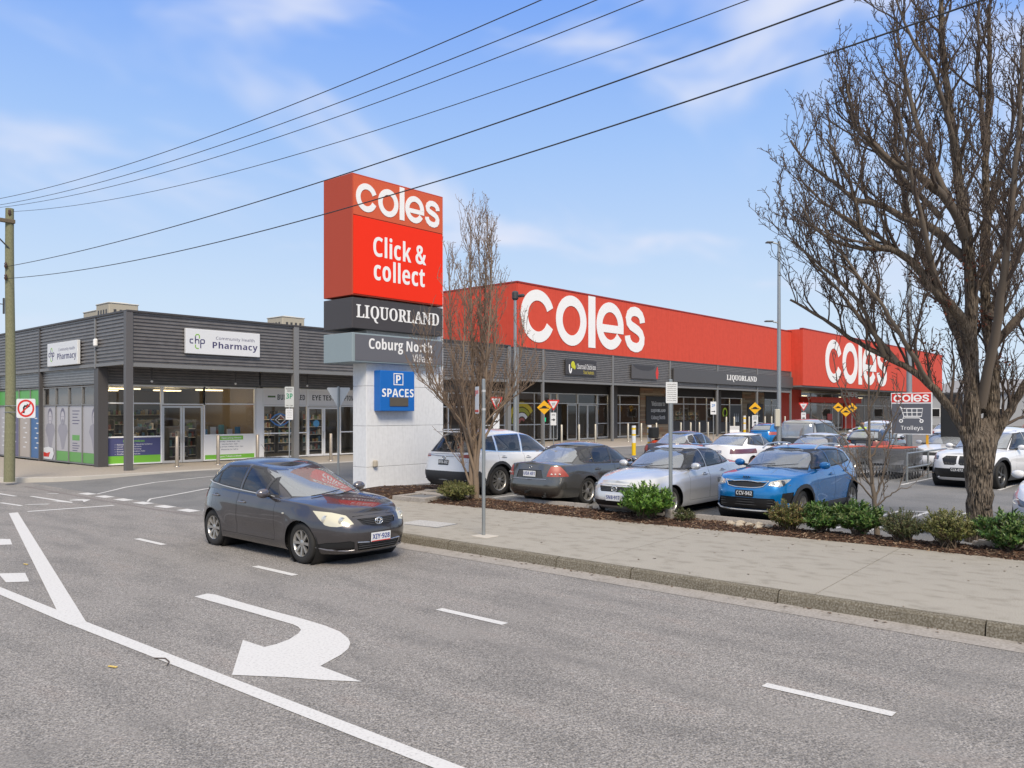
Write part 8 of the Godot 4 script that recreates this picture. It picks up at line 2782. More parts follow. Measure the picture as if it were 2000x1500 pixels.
func trolley_proto() -> Node3D:
	var o := Node3D.new()
	# handle towards +z, basket narrows towards -z
	var w := MB.new()
	var top := func(f: float) -> Array: return [lerpf(0.28, 0.20, f), lerpf(0.98, 0.90, f), lerpf(0.42, -0.45, f)]
	var bot := func(f: float) -> Array: return [lerpf(0.23, 0.17, f), lerpf(0.50, 0.60, f), lerpf(0.34, -0.40, f)]
	for i in 13:
		var f := i / 12.0
		var a: Array = top.call(f)
		var b: Array = bot.call(f)
		var th := 0.004
		w.tube([Vector3(-a[0], a[1], a[2]), Vector3(-b[0], b[1], b[2])], [th, th], 4, false)
		w.tube([Vector3(a[0], a[1], a[2]), Vector3(b[0], b[1], b[2])], [th, th], 4, false)
		w.tube([Vector3(-b[0], b[1], b[2]), Vector3(b[0], b[1], b[2])], [th, th], 4, false)
	for k in 7:
		var g := k / 6.0
		for s in [-1, 1]:
			var p: Array = top.call(0.0)
			var q: Array = bot.call(0.0)
			var p2: Array = top.call(1.0)
			var q2: Array = bot.call(1.0)
			w.tube([Vector3(s * lerpf(p[0], q[0], g), lerpf(p[1], q[1], g), lerpf(p[2], q[2], g)), Vector3(s * lerpf(p2[0], q2[0], g), lerpf(p2[1], q2[1], g), lerpf(p2[2], q2[2], g))], [0.004 if k else 0.009, 0.004 if k else 0.009], 4, false)
		var r: Array = top.call(1.0)
		var r2: Array = bot.call(1.0)
		w.tube([Vector3(lerpf(-r[0], r[0], g), r[1], r[2]), Vector3(lerpf(-r2[0], r2[0], g), r2[1], r2[2])], [0.004, 0.004], 4, false)
	part("basket", w, mats["trolley_wire"], o)
	var h := MB.new()
	h.tube([Vector3(-0.28, 1.03, 0.47), Vector3(0.28, 1.03, 0.47)], [0.014, 0.014], 8)
	part("handle", h, mat("trolley_red", 0.50, 0.09, 0.045, 0.45), o)
	var fr := MB.new()
	for s in [-1, 1]:
		fr.tube([Vector3(s * 0.27, 1.03, 0.47), Vector3(s * 0.26, 0.92, 0.42), Vector3(s * 0.26, 0.30, 0.32), Vector3(s * 0.25, 0.17, 0.36)], [0.012, 0.012, 0.012, 0.012], 6)
		fr.tube([Vector3(s * 0.26, 0.30, 0.32), Vector3(s * 0.20, 0.22, -0.38)], [0.012, 0.012], 6)
		fr.tube([Vector3(s * 0.20, 0.22, -0.38), Vector3(s * 0.19, 0.58, -0.36)], [0.010, 0.010], 6)
	fr.tube([Vector3(-0.2, 0.22, -0.38), Vector3(0.2, 0.22, -0.38)], [0.012, 0.012], 6)
	part("frame", fr, mats["trolley_wire"], o)
	for s in [-1, 1]:
		for e in [[0.26, 0.37], [0.19, -0.38]]:
			var b := MB.new()
			b.tube([Vector3(s * e[0] - 0.016, 0.065, e[1]), Vector3(s * e[0] + 0.016, 0.065, e[1])], [0.063, 0.063], 12)
			b.tube([Vector3(s * e[0], 0.1, e[1]), Vector3(s * e[0], 0.22, e[1])], [0.014, 0.014], 6)
			part("wheel", b, mats["dark_grey"], o)
	return o

const NUM := ["first", "second", "third", "fourth", "fifth", "sixth", "seventh", "eighth", "ninth", "tenth", "eleventh", "twelfth", "thirteenth", "fourteenth", "fifteenth", "sixteenth", "seventeenth"]

func build_street() -> void:
	var gv: Material = mats["steel_galv"]
	# overhead lines: sagging between the two poles, found from their heights along the road
	utility_pole(W(-29.0, 0.1, 8.75), "weathered green-tinged timber pole with a crossarm at the left edge of the photo")
	utility_pole(W(15.0, 0.1, 8.75), "second timber pole, down the road to the right of the frame")
	var wires := [[7.0, 0.00313, 0.04064, 7.02086, "topmost overhead wire, leaving the top of the photo first"], [7.6, 0.0031, 0.03951, 7.12, "second overhead wire from the top, just under the topmost"], [8.2, 0.0030, 0.03984, 7.28, "third overhead wire from the top, thin and pale"], [8.8, 0.00327, 0.04297, 7.1576, "fourth overhead wire, ending at the pole top"], [8.8, 0.00181, 0.04675, 6.7259, "fifth overhead wire, passing just behind the top of the pylon sign"], [8.8, 0.0027, 0.07009, 6.28, "lowest overhead wire, crossing the pylon lettering and the big tree"]]
	wires[1] = [7.6, 0.00285, 0.03451, 7.11123, wires[1][4]]
	for q in wires:
		var b := MB.new()
		var pts := []
		var rad := []
		for i in 45:
			var x := -28.87 + 44.0 * i / 44.0
			pts.append(W(x, q[3] + q[2] * x + q[1] * x * x, q[0] - (0.16 if q[3] < 6.9 else 0.0)))
			rad.append(0.0095 if q[3] < 6.9 else 0.0062)
		b.tube(pts, rad, 6)
		var o := part("overhead_wire", b, mat("wire_black", 0.03, 0.03, 0.032, 0.6), self)
		tag(o, q[4], "wire", "overhead wires along the road")
	# no right turn, bracketed off the timber pole
	var nr := thing("no_right_turn_sign", "white square sign with a red ring barring a black right-turn arrow, on the timber pole", "road sign", W(-28.35, 0.0, 9.0), 0.62)
	plate(nr, "panel", 0.64, 0.60, 2.42, 0.0, mats["sign_white"], 0.05)
	var rr := MB.new()
	var ring := arc(Vector2(0, 2.42), 0.255, 0.245, 0, 360, 36)
	ring.pop_back()
	rr.band(ring, 0.06, 0.004, 0.008, true)
	rr.band([Vector2(-0.17, 2.25), Vector2(0.17, 2.59)], 0.045, 0.009, 0.012)
	part("red_ring", rr, mats["sign_red"], nr)
	var ar := MB.new()
	ar.band([Vector2(-0.07, 2.27), Vector2(-0.07, 2.45), Vector2(-0.04, 2.49), Vector2(0.04, 2.49)], 0.06, 0.004, 0.007)
	ar.slab(pv([0.03, 2.41, 0.15, 2.49, 0.03, 2.57]), 0.004, 0.007)
	part("black_arrow", ar, mats["black"], nr)
	var nb2 := MB.new()
	nb2.tube([Vector3(-0.75, 2.5, -0.02), Vector3(0.2, 2.5, -0.02)], [0.014, 0.014], 6)
	nb2.tube([Vector3(-0.75, 2.3, -0.02), Vector3(0.2, 2.3, -0.02)], [0.014, 0.014], 6)
	part("bracket", nb2, gv, nr)
	# the two posts by the footpath
	var p1 := thing("parking_sign_post", "galvanised post with a narrow edge-on parking sign, standing in the footpath near the kerb", "sign post", W(-9.78, 0.15, 10.29), 0.0)
	pole_part(p1, 2.72, 0.031, gv)
	var pn := Node3D.new()
	var pl := plate(p1, "panel", 0.225, 0.47, 0.0, 0.03, mats["sign_white"], 0.015)
	pl.transform = Transform3D(Basis(Vector3.UP, -0.52), Vector3(-0.08, 2.36, 0.04))
	text("letter", "P", 0.09, 0.1, Vector3(-0.05, 0.12, 0.034), 0.0, mats["sign_red"], pl)
	text("word", "1/4", 0.08, 0.07, Vector3(0.05, 0.14, 0.034), 0.0, mats["sign_red"], pl)
	var pr := MB.new()
	pr.slab(pv([-0.1, -0.21, 0.1, -0.21, 0.1, -0.17, -0.1, -0.17]), 0.034, 0.037)
	part("red_bar", pr, mats["sign_red"], pl)
	for y in [2.20, 2.52]:
		var c := MB.new()
		c.tube([Vector3(0, y - 0.15 + 0.13, 0), Vector3(0, y + 0.02, 0)], [0.036, 0.036], 12)
		part("clamp", c, mats["alu"], p1)
	var pad := MB.new()
	pad.rbox(Vector3(0.08, 0.004, 0.05), Vector3(0.36, 0.014, 0.32), 0.005)
	part("mortar_pad", pad, mat("mortar", 0.52, 0.48, 0.42, 0.95), p1)
	var p2 := thing("notice_post", "tall grey post with a white text notice beside the round green bush", "sign post", W(-8.42, 0.15, 14.28), 0.0)
	pole_part(p2, 2.80, 0.038, mats["steel_galv"])
	var pp := plate(p2, "panel", 0.26, 0.42, 0.0, 0.04, mats["sign_white"], 0.012)
	pp.transform = Transform3D(Basis(Vector3.UP, 1.05), Vector3(0.0, 2.54, 0.0))
	for k in 9:
		text("text_line", ["CAR PARK CONDITIONS", "maximum stay applies at all times", "vehicles parked over time or", "outside marked bays may be", "liable to a payment notice", "customers only while shopping", "no parking in loading areas", "see centre management", "for further details"][k], 0.2, 0.017, Vector3(0, 0.165 - k * 0.04, 0.044), 0.0, mats["dark_grey"], pp, "sans")
	var fb := MB.new()
	fb.rbox(Vector3(0.05, 0.1, 0.12), Vector3(0.16, 0.24, 0.14), 0.02)
	part("concrete_foot", fb, mats["gutter_concrete"], p2)
	# lamp posts
	var cam_post := floodlight(W(-17.85, 0.12, 20.3), 6.05, 0.075, [], "short galvanised post with a dark camera head, at the corner of the red parapet", 0.0)
	cam_post.name = "camera_post"
	var ch := MB.new()
	ch.rbox(Vector3(0, 6.05, 0), Vector3(0.2, 0.3, 0.2), 0.05)
	ch.rbox(Vector3(0.28, 6.02, 0.02), Vector3(0.26, 0.1, 0.12), 0.03)
	part("camera_head", ch, mats["dark_grey"], cam_post)
	var tall_post := floodlight(W(-13.8, 0.12, 31.9), 9.1, 0.095, [[9.05, 0.28], [5.85, 0.32]], "tall grey lamp post with two flat lamp heads in front of the red wall step", 0.72)
	var bx := MB.new()
	bx.rbox(Vector3(-0.1, 1.95, 0.1), Vector3(0.2, 0.7, 0.16), 0.02)
	part("control_box", bx, mat("box_cream", 0.50, 0.47, 0.38, 0.5), tall_post)
	floodlight(W(-9.9, 0.12, 35.6), 13.2, 0.12, [[13.1, 0.5]], "very tall grey lamp post seen through the big tree", -2.4)
	floodlight(W(-6.85, 0.12, 33.0), 3.6, 0.055, [], "pale slim post right of the dark trolley bay panel", 0.0).name = "slim_post"
	# signs in the car park
	give_way(W(-26.1, 0.12, 28.3), 1.25, "give way sign seen at a slant behind the slender tree", true)
	give_way(W(-30.05, 0.12, 37.6), 0.55, "give way sign with arrow plate in front of the chicken shop", true)
	give_way(W(-24.5, 0.12, 61.1), 0.5, "give way sign before the red pier of the supermarket entrance", true)
	var gb := thing("give_way_sign", "grey back of a triangular road sign between the optician and the pylon", "road sign", W(-21.15, 0.12, 15.6), PI + 0.72, "give way signs in the car park")
	pole_part(gb, 2.98, 0.032, gv)
	tri_plate(gb, "triangle_back", 0.78, 2.62, 0.034, mats["alu"])
	hump_sign(W(-31.65, 0.12, 38.7), 0.6, "yellow speed hump sign in front of the chicken shop", false)
	hump_sign(W(-26.4, 0.12, 56.8), 0.5, "yellow speed hump sign over a white arrow plate near the liquor shop", true)
	for k in 3:
		var u: float = [1637.0, 1652.0, 1664.0][k]
		var d: float = [74.0, 70.0, 73.0][k]
		var cx := (u - 1000.0) / 1590.0 * d
		hump_sign(W(cx * 0.7484 - d * 0.6633, 0.12 + [0.15, -0.25, 0.1][k], cx * 0.6633 + d * 0.7484), 0.45, "%s of the three yellow diamond signs before the supermarket entrance" % ["left", "middle", "right"][k], false)
	var pk := thing("parking_sign_post", "white parking sign on a post in front of the liquor shop windows", "sign post", W(-30.4, 0.12, 58.0), 0.7)
	pole_part(pk, 3.0, 0.03, gv)
	var pkp := plate(pk, "panel", 0.45, 1.0, 2.5, 0.034, mats["sign_white"], 0.03)
	text("word", "2P", 0.26, 0.22, Vector3(0, 2.7, 0.039), 0.0, mats["logo_blue"], pkp)
	var pka := MB.new()
	pka.slab(pv([-0.15, 2.2, 0.05, 2.2, 0.05, 2.14, 0.16, 2.23, 0.05, 2.32, 0.05, 2.26, -0.15, 2.26]), 0.039, 0.042)
	part("arrow", pka, mats["black"], pkp)
	var p3 := thing("three_hour_sign", "white 3P parking sign with green figures and a smaller notice on the canopy post", "sign", W(-29.62, 0.155, 19.35), 0.95)
	pole_part(p3, 3.2, 0.03, gv)
	var p3p := plate(p3, "panel", 0.37, 0.86, 2.78, 0.034, mat("plate_grey", 0.52, 0.54, 0.53, 0.4), 0.03)
	text("word", "PARKING", 0.27, 0.055, Vector3(0, 3.12, 0.039), 0.0, mats["dark_grey"], p3p)
	text("word", "AREA", 0.18, 0.055, Vector3(0, 3.03, 0.039), 0.0, mats["dark_grey"], p3p)
	text("word", "3P", 0.26, 0.22, Vector3(0, 2.82, 0.039), 0.0, mat("green_figures", 0.0, 0.24, 0.11, 0.5), p3p)
	text("word", "7am - 11pm", 0.28, 0.055, Vector3(0, 2.42, 0.039), 0.0, mats["dark_grey"], p3p)
	var p3n := plate(p3, "small_notice", 0.30, 0.46, 2.06, 0.034, mats["sign_white"], 0.02)
	for k in 5:
		text("text_line", ["ALL DAY", "customers", "of this centre", "only while", "shopping here"][k], 0.2, 0.028, Vector3(0, 2.22 - k * 0.075, 0.039), 0.0, mats["dark_grey"], p3n, "sans")
	# bollards
	var bm := mat("bollard_steel", 0.36, 0.31, 0.25, 0.4, 0.5)
	var b0: Node3D = null
	var spots := [[-31.17, 15.26], [-31.12, 16.97], [-30.81, 18.58], [-30.0, 21.72]]
	var bl := ["steel bollard before the pharmacy doors", "steel bollard at the left end of the opening hours poster", "steel bollard at the right end of the opening hours poster", "steel bollard before the optician's door, beside the sign back"]
	for k in 4:
		b0 = bollard(W(spots[k][0], 0.155, spots[k][1]), 1.2, bl[k], bm, b0 if k else null) if k == 0 else b0
		if k: copy(b0, "bollard", W(spots[k][0], 0.155, spots[k][1]), 0.0, bl[k])
	var stick := MB.new()
	stick.tube([Vector3(0, 0.02, 0), Vector3(-0.05, 1.25, -0.28)], [0.012, 0.012], 6)
	var sk := part("leaning_rod", stick, mats["dark_grey"], self)
	sk.position = W(-30.75, 0.155, 18.85)
	tag(sk, "thin dark rod leaning on the bollard at the right end of the hours poster", "rod")
	var pale := mat("bollard_pale", 0.50, 0.46, 0.38, 0.4, 0.4)
	var b1: Node3D = null
	var ss := [42.4, 44.31, 46.21, 50.28, 52.06, 54.19, 57.91, 59.48, 60.93, 62.42, 65.71, 67.23, 70.19, 73.56, 75.05, 78.15]
	for k in ss.size():
		var lab := "%s pale bollard along the long shop row, counting from the left" % NUM[k]
		var at := W(-33.2, 0.155, ss[k])
		if k == 0: b1 = bollard(at, 1.32, lab, pale, null)
		else:
			var c := copy(b1, "bollard", at, 0.0, lab, "steel bollards along the shop fronts")
			if k > 9: c.scale = Vector3(1.15, 1.32, 1.15)
	yellow_bollard(W(-22.7, 0.12, 34.9), 1.5, "left of the two yellow and white bollards before the shop row")
	yellow_bollard(W(-22.9, 0.12, 36.7), 1.5, "right of the two yellow and white bollards, beside the red scooter")
	yellow_bollard(W(-29.0, 0.12, 60.5), 1.9, "yellow and white bollard further back, near the sandwich board")
	var sb := thing("sandwich_board", "white folding board with a dark lower corner beside the far striped bollard", "sign board", W(-29.6, 0.12, 60.0), 0.6)
	for s in [-1, 1]:
		var q := MB.new()
		q.t = Transform3D(Basis(Vector3.RIGHT, -s * 0.2), Vector3(0, 0.0, s * 0.16))
		q.rbox(Vector3(0, 0.55, 0), Vector3(0.75, 1.1, 0.025), 0.01)
		part("panel", q, mats["sign_white"], sb)
	var sbt := MB.new()
	sbt.t = Transform3D(Basis(Vector3.RIGHT, -0.2), Vector3(0, 0.0, 0.18))
	sbt.slab(pv([-0.36, 0.05, 0.1, 0.05, 0.36, 0.4, 0.36, 0.5, 0.2, 0.42]), 0.013, 0.017)
	part("dark_corner", sbt, mats["dark_grey"], sb)
	var sc := thing("motor_scooter", "red scooter with a tall black carrier box beside the yellow and white bollards", "scooter", W(-22.15, 0.12, 37.0), -0.5)
	for z in [-0.6, 0.6]:
		var wl := MB.new()
		wl.tube([Vector3(-0.05, 0.22, z), Vector3(0.05, 0.22, z)], [0.22, 0.22], 18)
		part("wheel", wl, mats["tyre"], sc)
	var sr: Material = mat("scooter_red", 0.45, 0.05, 0.02, 0.35)
	var bd := MB.new()
	bd.rbox(Vector3(0, 0.52, 0.42), Vector3(0.34, 0.42, 0.75), 0.09)
	bd.rbox(Vector3(0, 0.28, -0.02), Vector3(0.30, 0.10, 0.6), 0.03)
	bd.rbox(Vector3(0, 0.62, -0.42), Vector3(0.40, 0.75, 0.14), 0.05)
	part("body", bd, sr, sc)
	var se := MB.new()
	se.rbox(Vector3(0, 0.77, 0.30), Vector3(0.28, 0.10, 0.55), 0.04)
	part("seat", se, mats["black"], sc)
	var bo := MB.new()
	bo.rbox(Vector3(0, 1.12, 0.68), Vector3(0.46, 0.56, 0.42), 0.04)
	part("carrier_box", bo, mats["black"], sc)
	var hb := MB.new()
	hb.tube([Vector3(-0.34, 1.08, -0.36), Vector3(0, 1.02, -0.42), Vector3(0.34, 1.08, -0.36)], [0.018, 0.018, 0.018], 8)
	part("handlebar", hb, mats["dark_grey"], sc)
	var tlp := MB.new()
	tlp.rbox(Vector3(0, 0.60, 0.80), Vector3(0.2, 0.08, 0.04), 0.02)
	part("tail_lamp", tlp, mats["tail_red"], sc)
	# trolley bay
	mat("trolley_wire", 0.38, 0.38, 0.38, 0.35, 0.8)
	var ts := thing("trolley_bay_sign", "red and grey trolley bay sign with a white trolley symbol on two legs", "sign", W(-9.35, 0.12, 33.9), 0.12)
	for s in [-1, 1]:
		var lg := MB.new()
		lg.rbox(Vector3(s * 0.55, 0.7, -0.03), Vector3(0.09, 1.4, 0.07), 0.01)
		part("leg", lg, mats["steel_galv"] if s < 0 else mat("leg_amber", 0.6, 0.3, 0.01, 0.5), ts)
	var tf := MB.new()
	tf.rbox(Vector3(0, 2.12, 0), Vector3(1.46, 1.62, 0.06), 0.01)
	var tp := part("panel", tf, mats["sign_white"], ts)
	var t1 := MB.new()
	t1.box(Vector3(0, 2.73, 0.031), Vector3(1.38, 0.34, 0.006))
	part("red_field", t1, mats["sign_red"], tp)
	var t2 := MB.new()
	t2.box(Vector3(0, 1.93, 0.031), Vector3(1.38, 1.16, 0.006))
	part("grey_field", t2, mat("field_grey", 0.10, 0.105, 0.125, 0.5), tp)
	round_letters(tp, Vector3(0.0, 2.72, 0.034), 0.0, 1.26, 0.28, mats["white"], 0.006)
	var ic := MB.new()
	ic.band([Vector2(-0.42, 2.40), Vector2(-0.36, 2.36), Vector2(-0.26, 2.02), Vector2(0.36, 2.02), Vector2(0.40, 2.32), Vector2(-0.33, 2.32)], 0.035, 0.034, 0.038)
	for k in 3: ic.band([Vector2(-0.14 + k * 0.17, 2.03), Vector2(-0.16 + k * 0.18, 2.31)], 0.025, 0.034, 0.0385)
	ic.band([Vector2(-0.28, 2.17), Vector2(0.38, 2.17)], 0.025, 0.034, 0.0388)
	ic.band([Vector2(-0.26, 2.02), Vector2(-0.30, 1.92), Vector2(-0.22, 1.96), Vector2(0.28, 1.96), Vector2(0.36, 1.88)], 0.03, 0.034, 0.0384)
	for x in [-0.36, 0.36]:
		var wr := arc(Vector2(x, 1.84), 0.055, 0.055, 0, 360, 14)
		wr.pop_back()
		ic.band(wr, 0.035, 0.034, 0.0386, true)
	part("trolley_symbol", ic, mats["white"], tp)
	text("word", "Trolleys", 0.78, 0.21, Vector3(0.02, 1.55, 0.034), 0.0, mats["white"], tp, "sans")
	var dp := thing("dark_bay_panel", "tall black panel beside the trolley bay sign", "panel", W(-8.1, 0.12, 34.6), 0.12)
	var dpp := MB.new()
	dpp.rbox(Vector3(0, 2.0, 0), Vector3(0.75, 1.75, 0.10), 0.01)
	part("board", dpp, mats["black"], dp)
	for s in [-1, 1]:
		var lg := MB.new()
		lg.rbox(Vector3(s * 0.3, 0.6, 0), Vector3(0.06, 1.2, 0.06), 0.01)
		part("leg", lg, mats["dark_grey"], dp)
	for q in [[-7.54, "right-hand tubular rail of the trolley bay, nearest the white luxury SUV", 26.9, 31.5], [-10.3, "left-hand tubular rail of the trolley bay, behind the blue small SUV", 27.3, 31.5]]:
		var rl := thing("bay_rail", q[1], "rail", W(q[0], 0.12, q[2]), 0.0, "steel rails of the trolley bay")
		var L: float = q[3] - q[2]
		for y in [0.90, 0.45]:
			var b := MB.new()
			b.tube([Vector3(0, y, 0), Vector3(0, y, -L)], [0.03, 0.03], 10)
			part("rail", b, gv, rl)
		for k in 3:
			var b := MB.new()
			b.tube([Vector3(0, 0, -L * k / 2.0), Vector3(0, 0.92, -L * k / 2.0)], [0.03, 0.03], 10)
			part("post", b, gv, rl)
	var tpv := trolley_proto()
	var rows := [[-8.05, 27.9, 6, "right-hand"], [-8.8, 28.3, 7, "middle"], [-9.6, 27.8, 5, "left-hand"]]
	for r in rows:
		for k in r[2]:
			var at := W(r[0], 0.12, r[1] + k * 0.30)
			copy(tpv, "shopping_trolley", at, PI / 2 if false else 0.0, "%s wire shopping trolley from the front in the %s nested row" % [NUM[k], r[3]], "nested shopping trolleys in the bay").set_meta("category", "shopping trolley")
	tpv.free()
	# wheel stops, pits, rocks
	var wm: Material = mats["gutter_concrete"]
	var wsd := [[-11.85, 14.72, 2.3, "concrete wheel stop behind the dark grey parked sedan"], [-9.2, 14.62, 2.0, "concrete wheel stop under the nose of the silver sedan"], [-7.1, 14.72, 2.1, "concrete wheel stop under the nose of the blue small SUV"], [-15.2, 14.75, 2.0, "concrete wheel stop behind the white seven-seat SUV"], [-2.1, 14.8, 2.1, "concrete wheel stop before the cut-off white car"]]
	for q in wsd:
		var o := thing("wheel_stop", q[3], "wheel stop", W(q[0], 0.12, q[1]), 0.0, "concrete wheel stops along the bed")
		var b := MB.new()
		b.t = Transform3D(Basis(Vector3.UP, PI / 2), Vector3(-q[2] * 0.5, 0, 0)) 
		b.t = Transform3D(Basis(Vector3(0, 0, -1), Vector3(0, 1, 0), Vector3(1, 0, 0)), Vector3(-q[2] * 0.5, 0, 0))
		b.slab(pv([-0.10, 0.0, 0.10, 0.0, 0.065, 0.13, -0.065, 0.13]), 0.08, q[2] - 0.08)
		b.slab(pv([-0.09, 0.0, 0.09, 0.0, 0.06, 0.10, -0.06, 0.10]), 0.0, q[2])
		part("block", b, wm, o)
		for k in 2:
			var s := MB.new()
			s.ellipsoid(Vector3((k - 0.5) * q[2] * 0.6, 0.13, 0), Vector3(0.02, 0.006, 0.02), 10)
			part("bolt", s, mats["dark_grey"], o)
	for q in [[-14.95, 13.55, "square concrete pit rim with a grey lid beside the low yellow-green shrub"], [-15.3, 14.6, "concrete pit rim further back under the tail of the white SUV"]]:
		var o := thing("service_pit", q[2], "pit", W(q[0], 0.10, q[1]), 0.12, "concrete service pits in the bed")
		for k in 4:
			var b := MB.new()
			b.t = Transform3D(Basis(Vector3.UP, PI / 2 * k), Vector3.ZERO)
			b.rbox(Vector3(0, 0.08, 0.46), Vector3(1.06 if k % 2 == 0 else 0.80, 0.16, 0.13), 0.012)
			part("rim_side", b, wm, o)
		var l := MB.new()
		l.rbox(Vector3(0, 0.10, 0), Vector3(0.78, 0.05, 0.78), 0.01)
		part("lid", l, mats["mid_grey"], o)
	var ml := thing("pit_cover", "pale speckled service cover set in the footpath beside the grey hatchback", "pit cover", W(-11.6, 0.151, 10.65), 0.10)
	var mf := MB.new()
	mf.rbox(Vector3(0, 0.0, 0), Vector3(0.98, 0.012, 0.62), 0.004)
	part("frame", mf, mats["mid_grey"], ml)
	var mc := MB.new()
	mc.rbox(Vector3(0, 0.006, 0), Vector3(0.93, 0.012, 0.57), 0.004)
	part("lid", mc, tex_mat("speckled", noise_tex(121, FastNoiseLite.TYPE_VALUE, 0.2, 2, [[0.0, 0.25, 0.24, 0.23], [0.5, 0.46, 0.45, 0.43], [1.0, 0.6, 0.59, 0.57]], 256), 0.5, null, 1.0, 0.8), ml)
	rng.seed = 55
	for k in 7:
		var o := thing("rock", "%s pale broken rock from the left, beside the dry shrub before the blue SUV" % NUM[k], "rock", W(-7.1 + k * 0.125, 0.15, 14.22 + 0.18 * sin(k * 2.1)), rng.randf() * TAU, "pale broken rocks in the bed")
		var b := MB.new()
		var f := FastNoiseLite.new()
		f.seed = k
		f.frequency = 1.4
		var rk := []
		var nx := 10
		for i in 7:
			var row := []
			for j in nx:
				var a := TAU * j / nx
				var e := PI * i / 6.0 - PI / 2
				var u := Vector3(cos(e) * cos(a), sin(e), cos(e) * sin(a))
				row.append(u * Vector3(0.12, 0.07, 0.10) * (0.75 + 0.7 * absf(f.get_noise_3dv(u * 1.3))) + Vector3(0, 0.045, 0))
			rk.append(row)
		for i in 6:
			for j in nx:
				b.quad(rk[i][j], rk[i + 1][j], rk[i + 1][(j + 1) % nx], rk[i][(j + 1) % nx])
		part("stone", b, mat("rock_pale", 0.42, 0.36, 0.28, 0.9), o)
	# small things on the road
	for q in [[-13.62, 4.32, 0.15, "yellow reflective stud beside the slanting island line"], [-7.55, 3.10, 0.35, "yellow reflective stud just below the centre line"]]:
		var o := thing("road_stud", q[3], "road stud", W(q[0], 0.006, q[1]), q[2], "yellow road studs")
		var b := MB.new()
		b.rbox(Vector3(0, 0.005, 0), Vector3(0.10, 0.010, 0.026), 0.004)
		part("reflector", b, mat("stud_yellow", 0.62, 0.45, 0.12, 0.5), o)
	var tgw := MB.new()
	tgw.tube([W(-7.52, 0.012, 3.46), W(-7.42, 0.016, 3.52), W(-7.30, 0.014, 3.50), W(-7.22, 0.012, 3.44)], [0.005, 0.006, 0.006, 0.004], 6)
	tag(part("twig", tgw, mats["twig_bark"], self), "short dark twig lying on the road above the centre line", "twig")
	build_person()

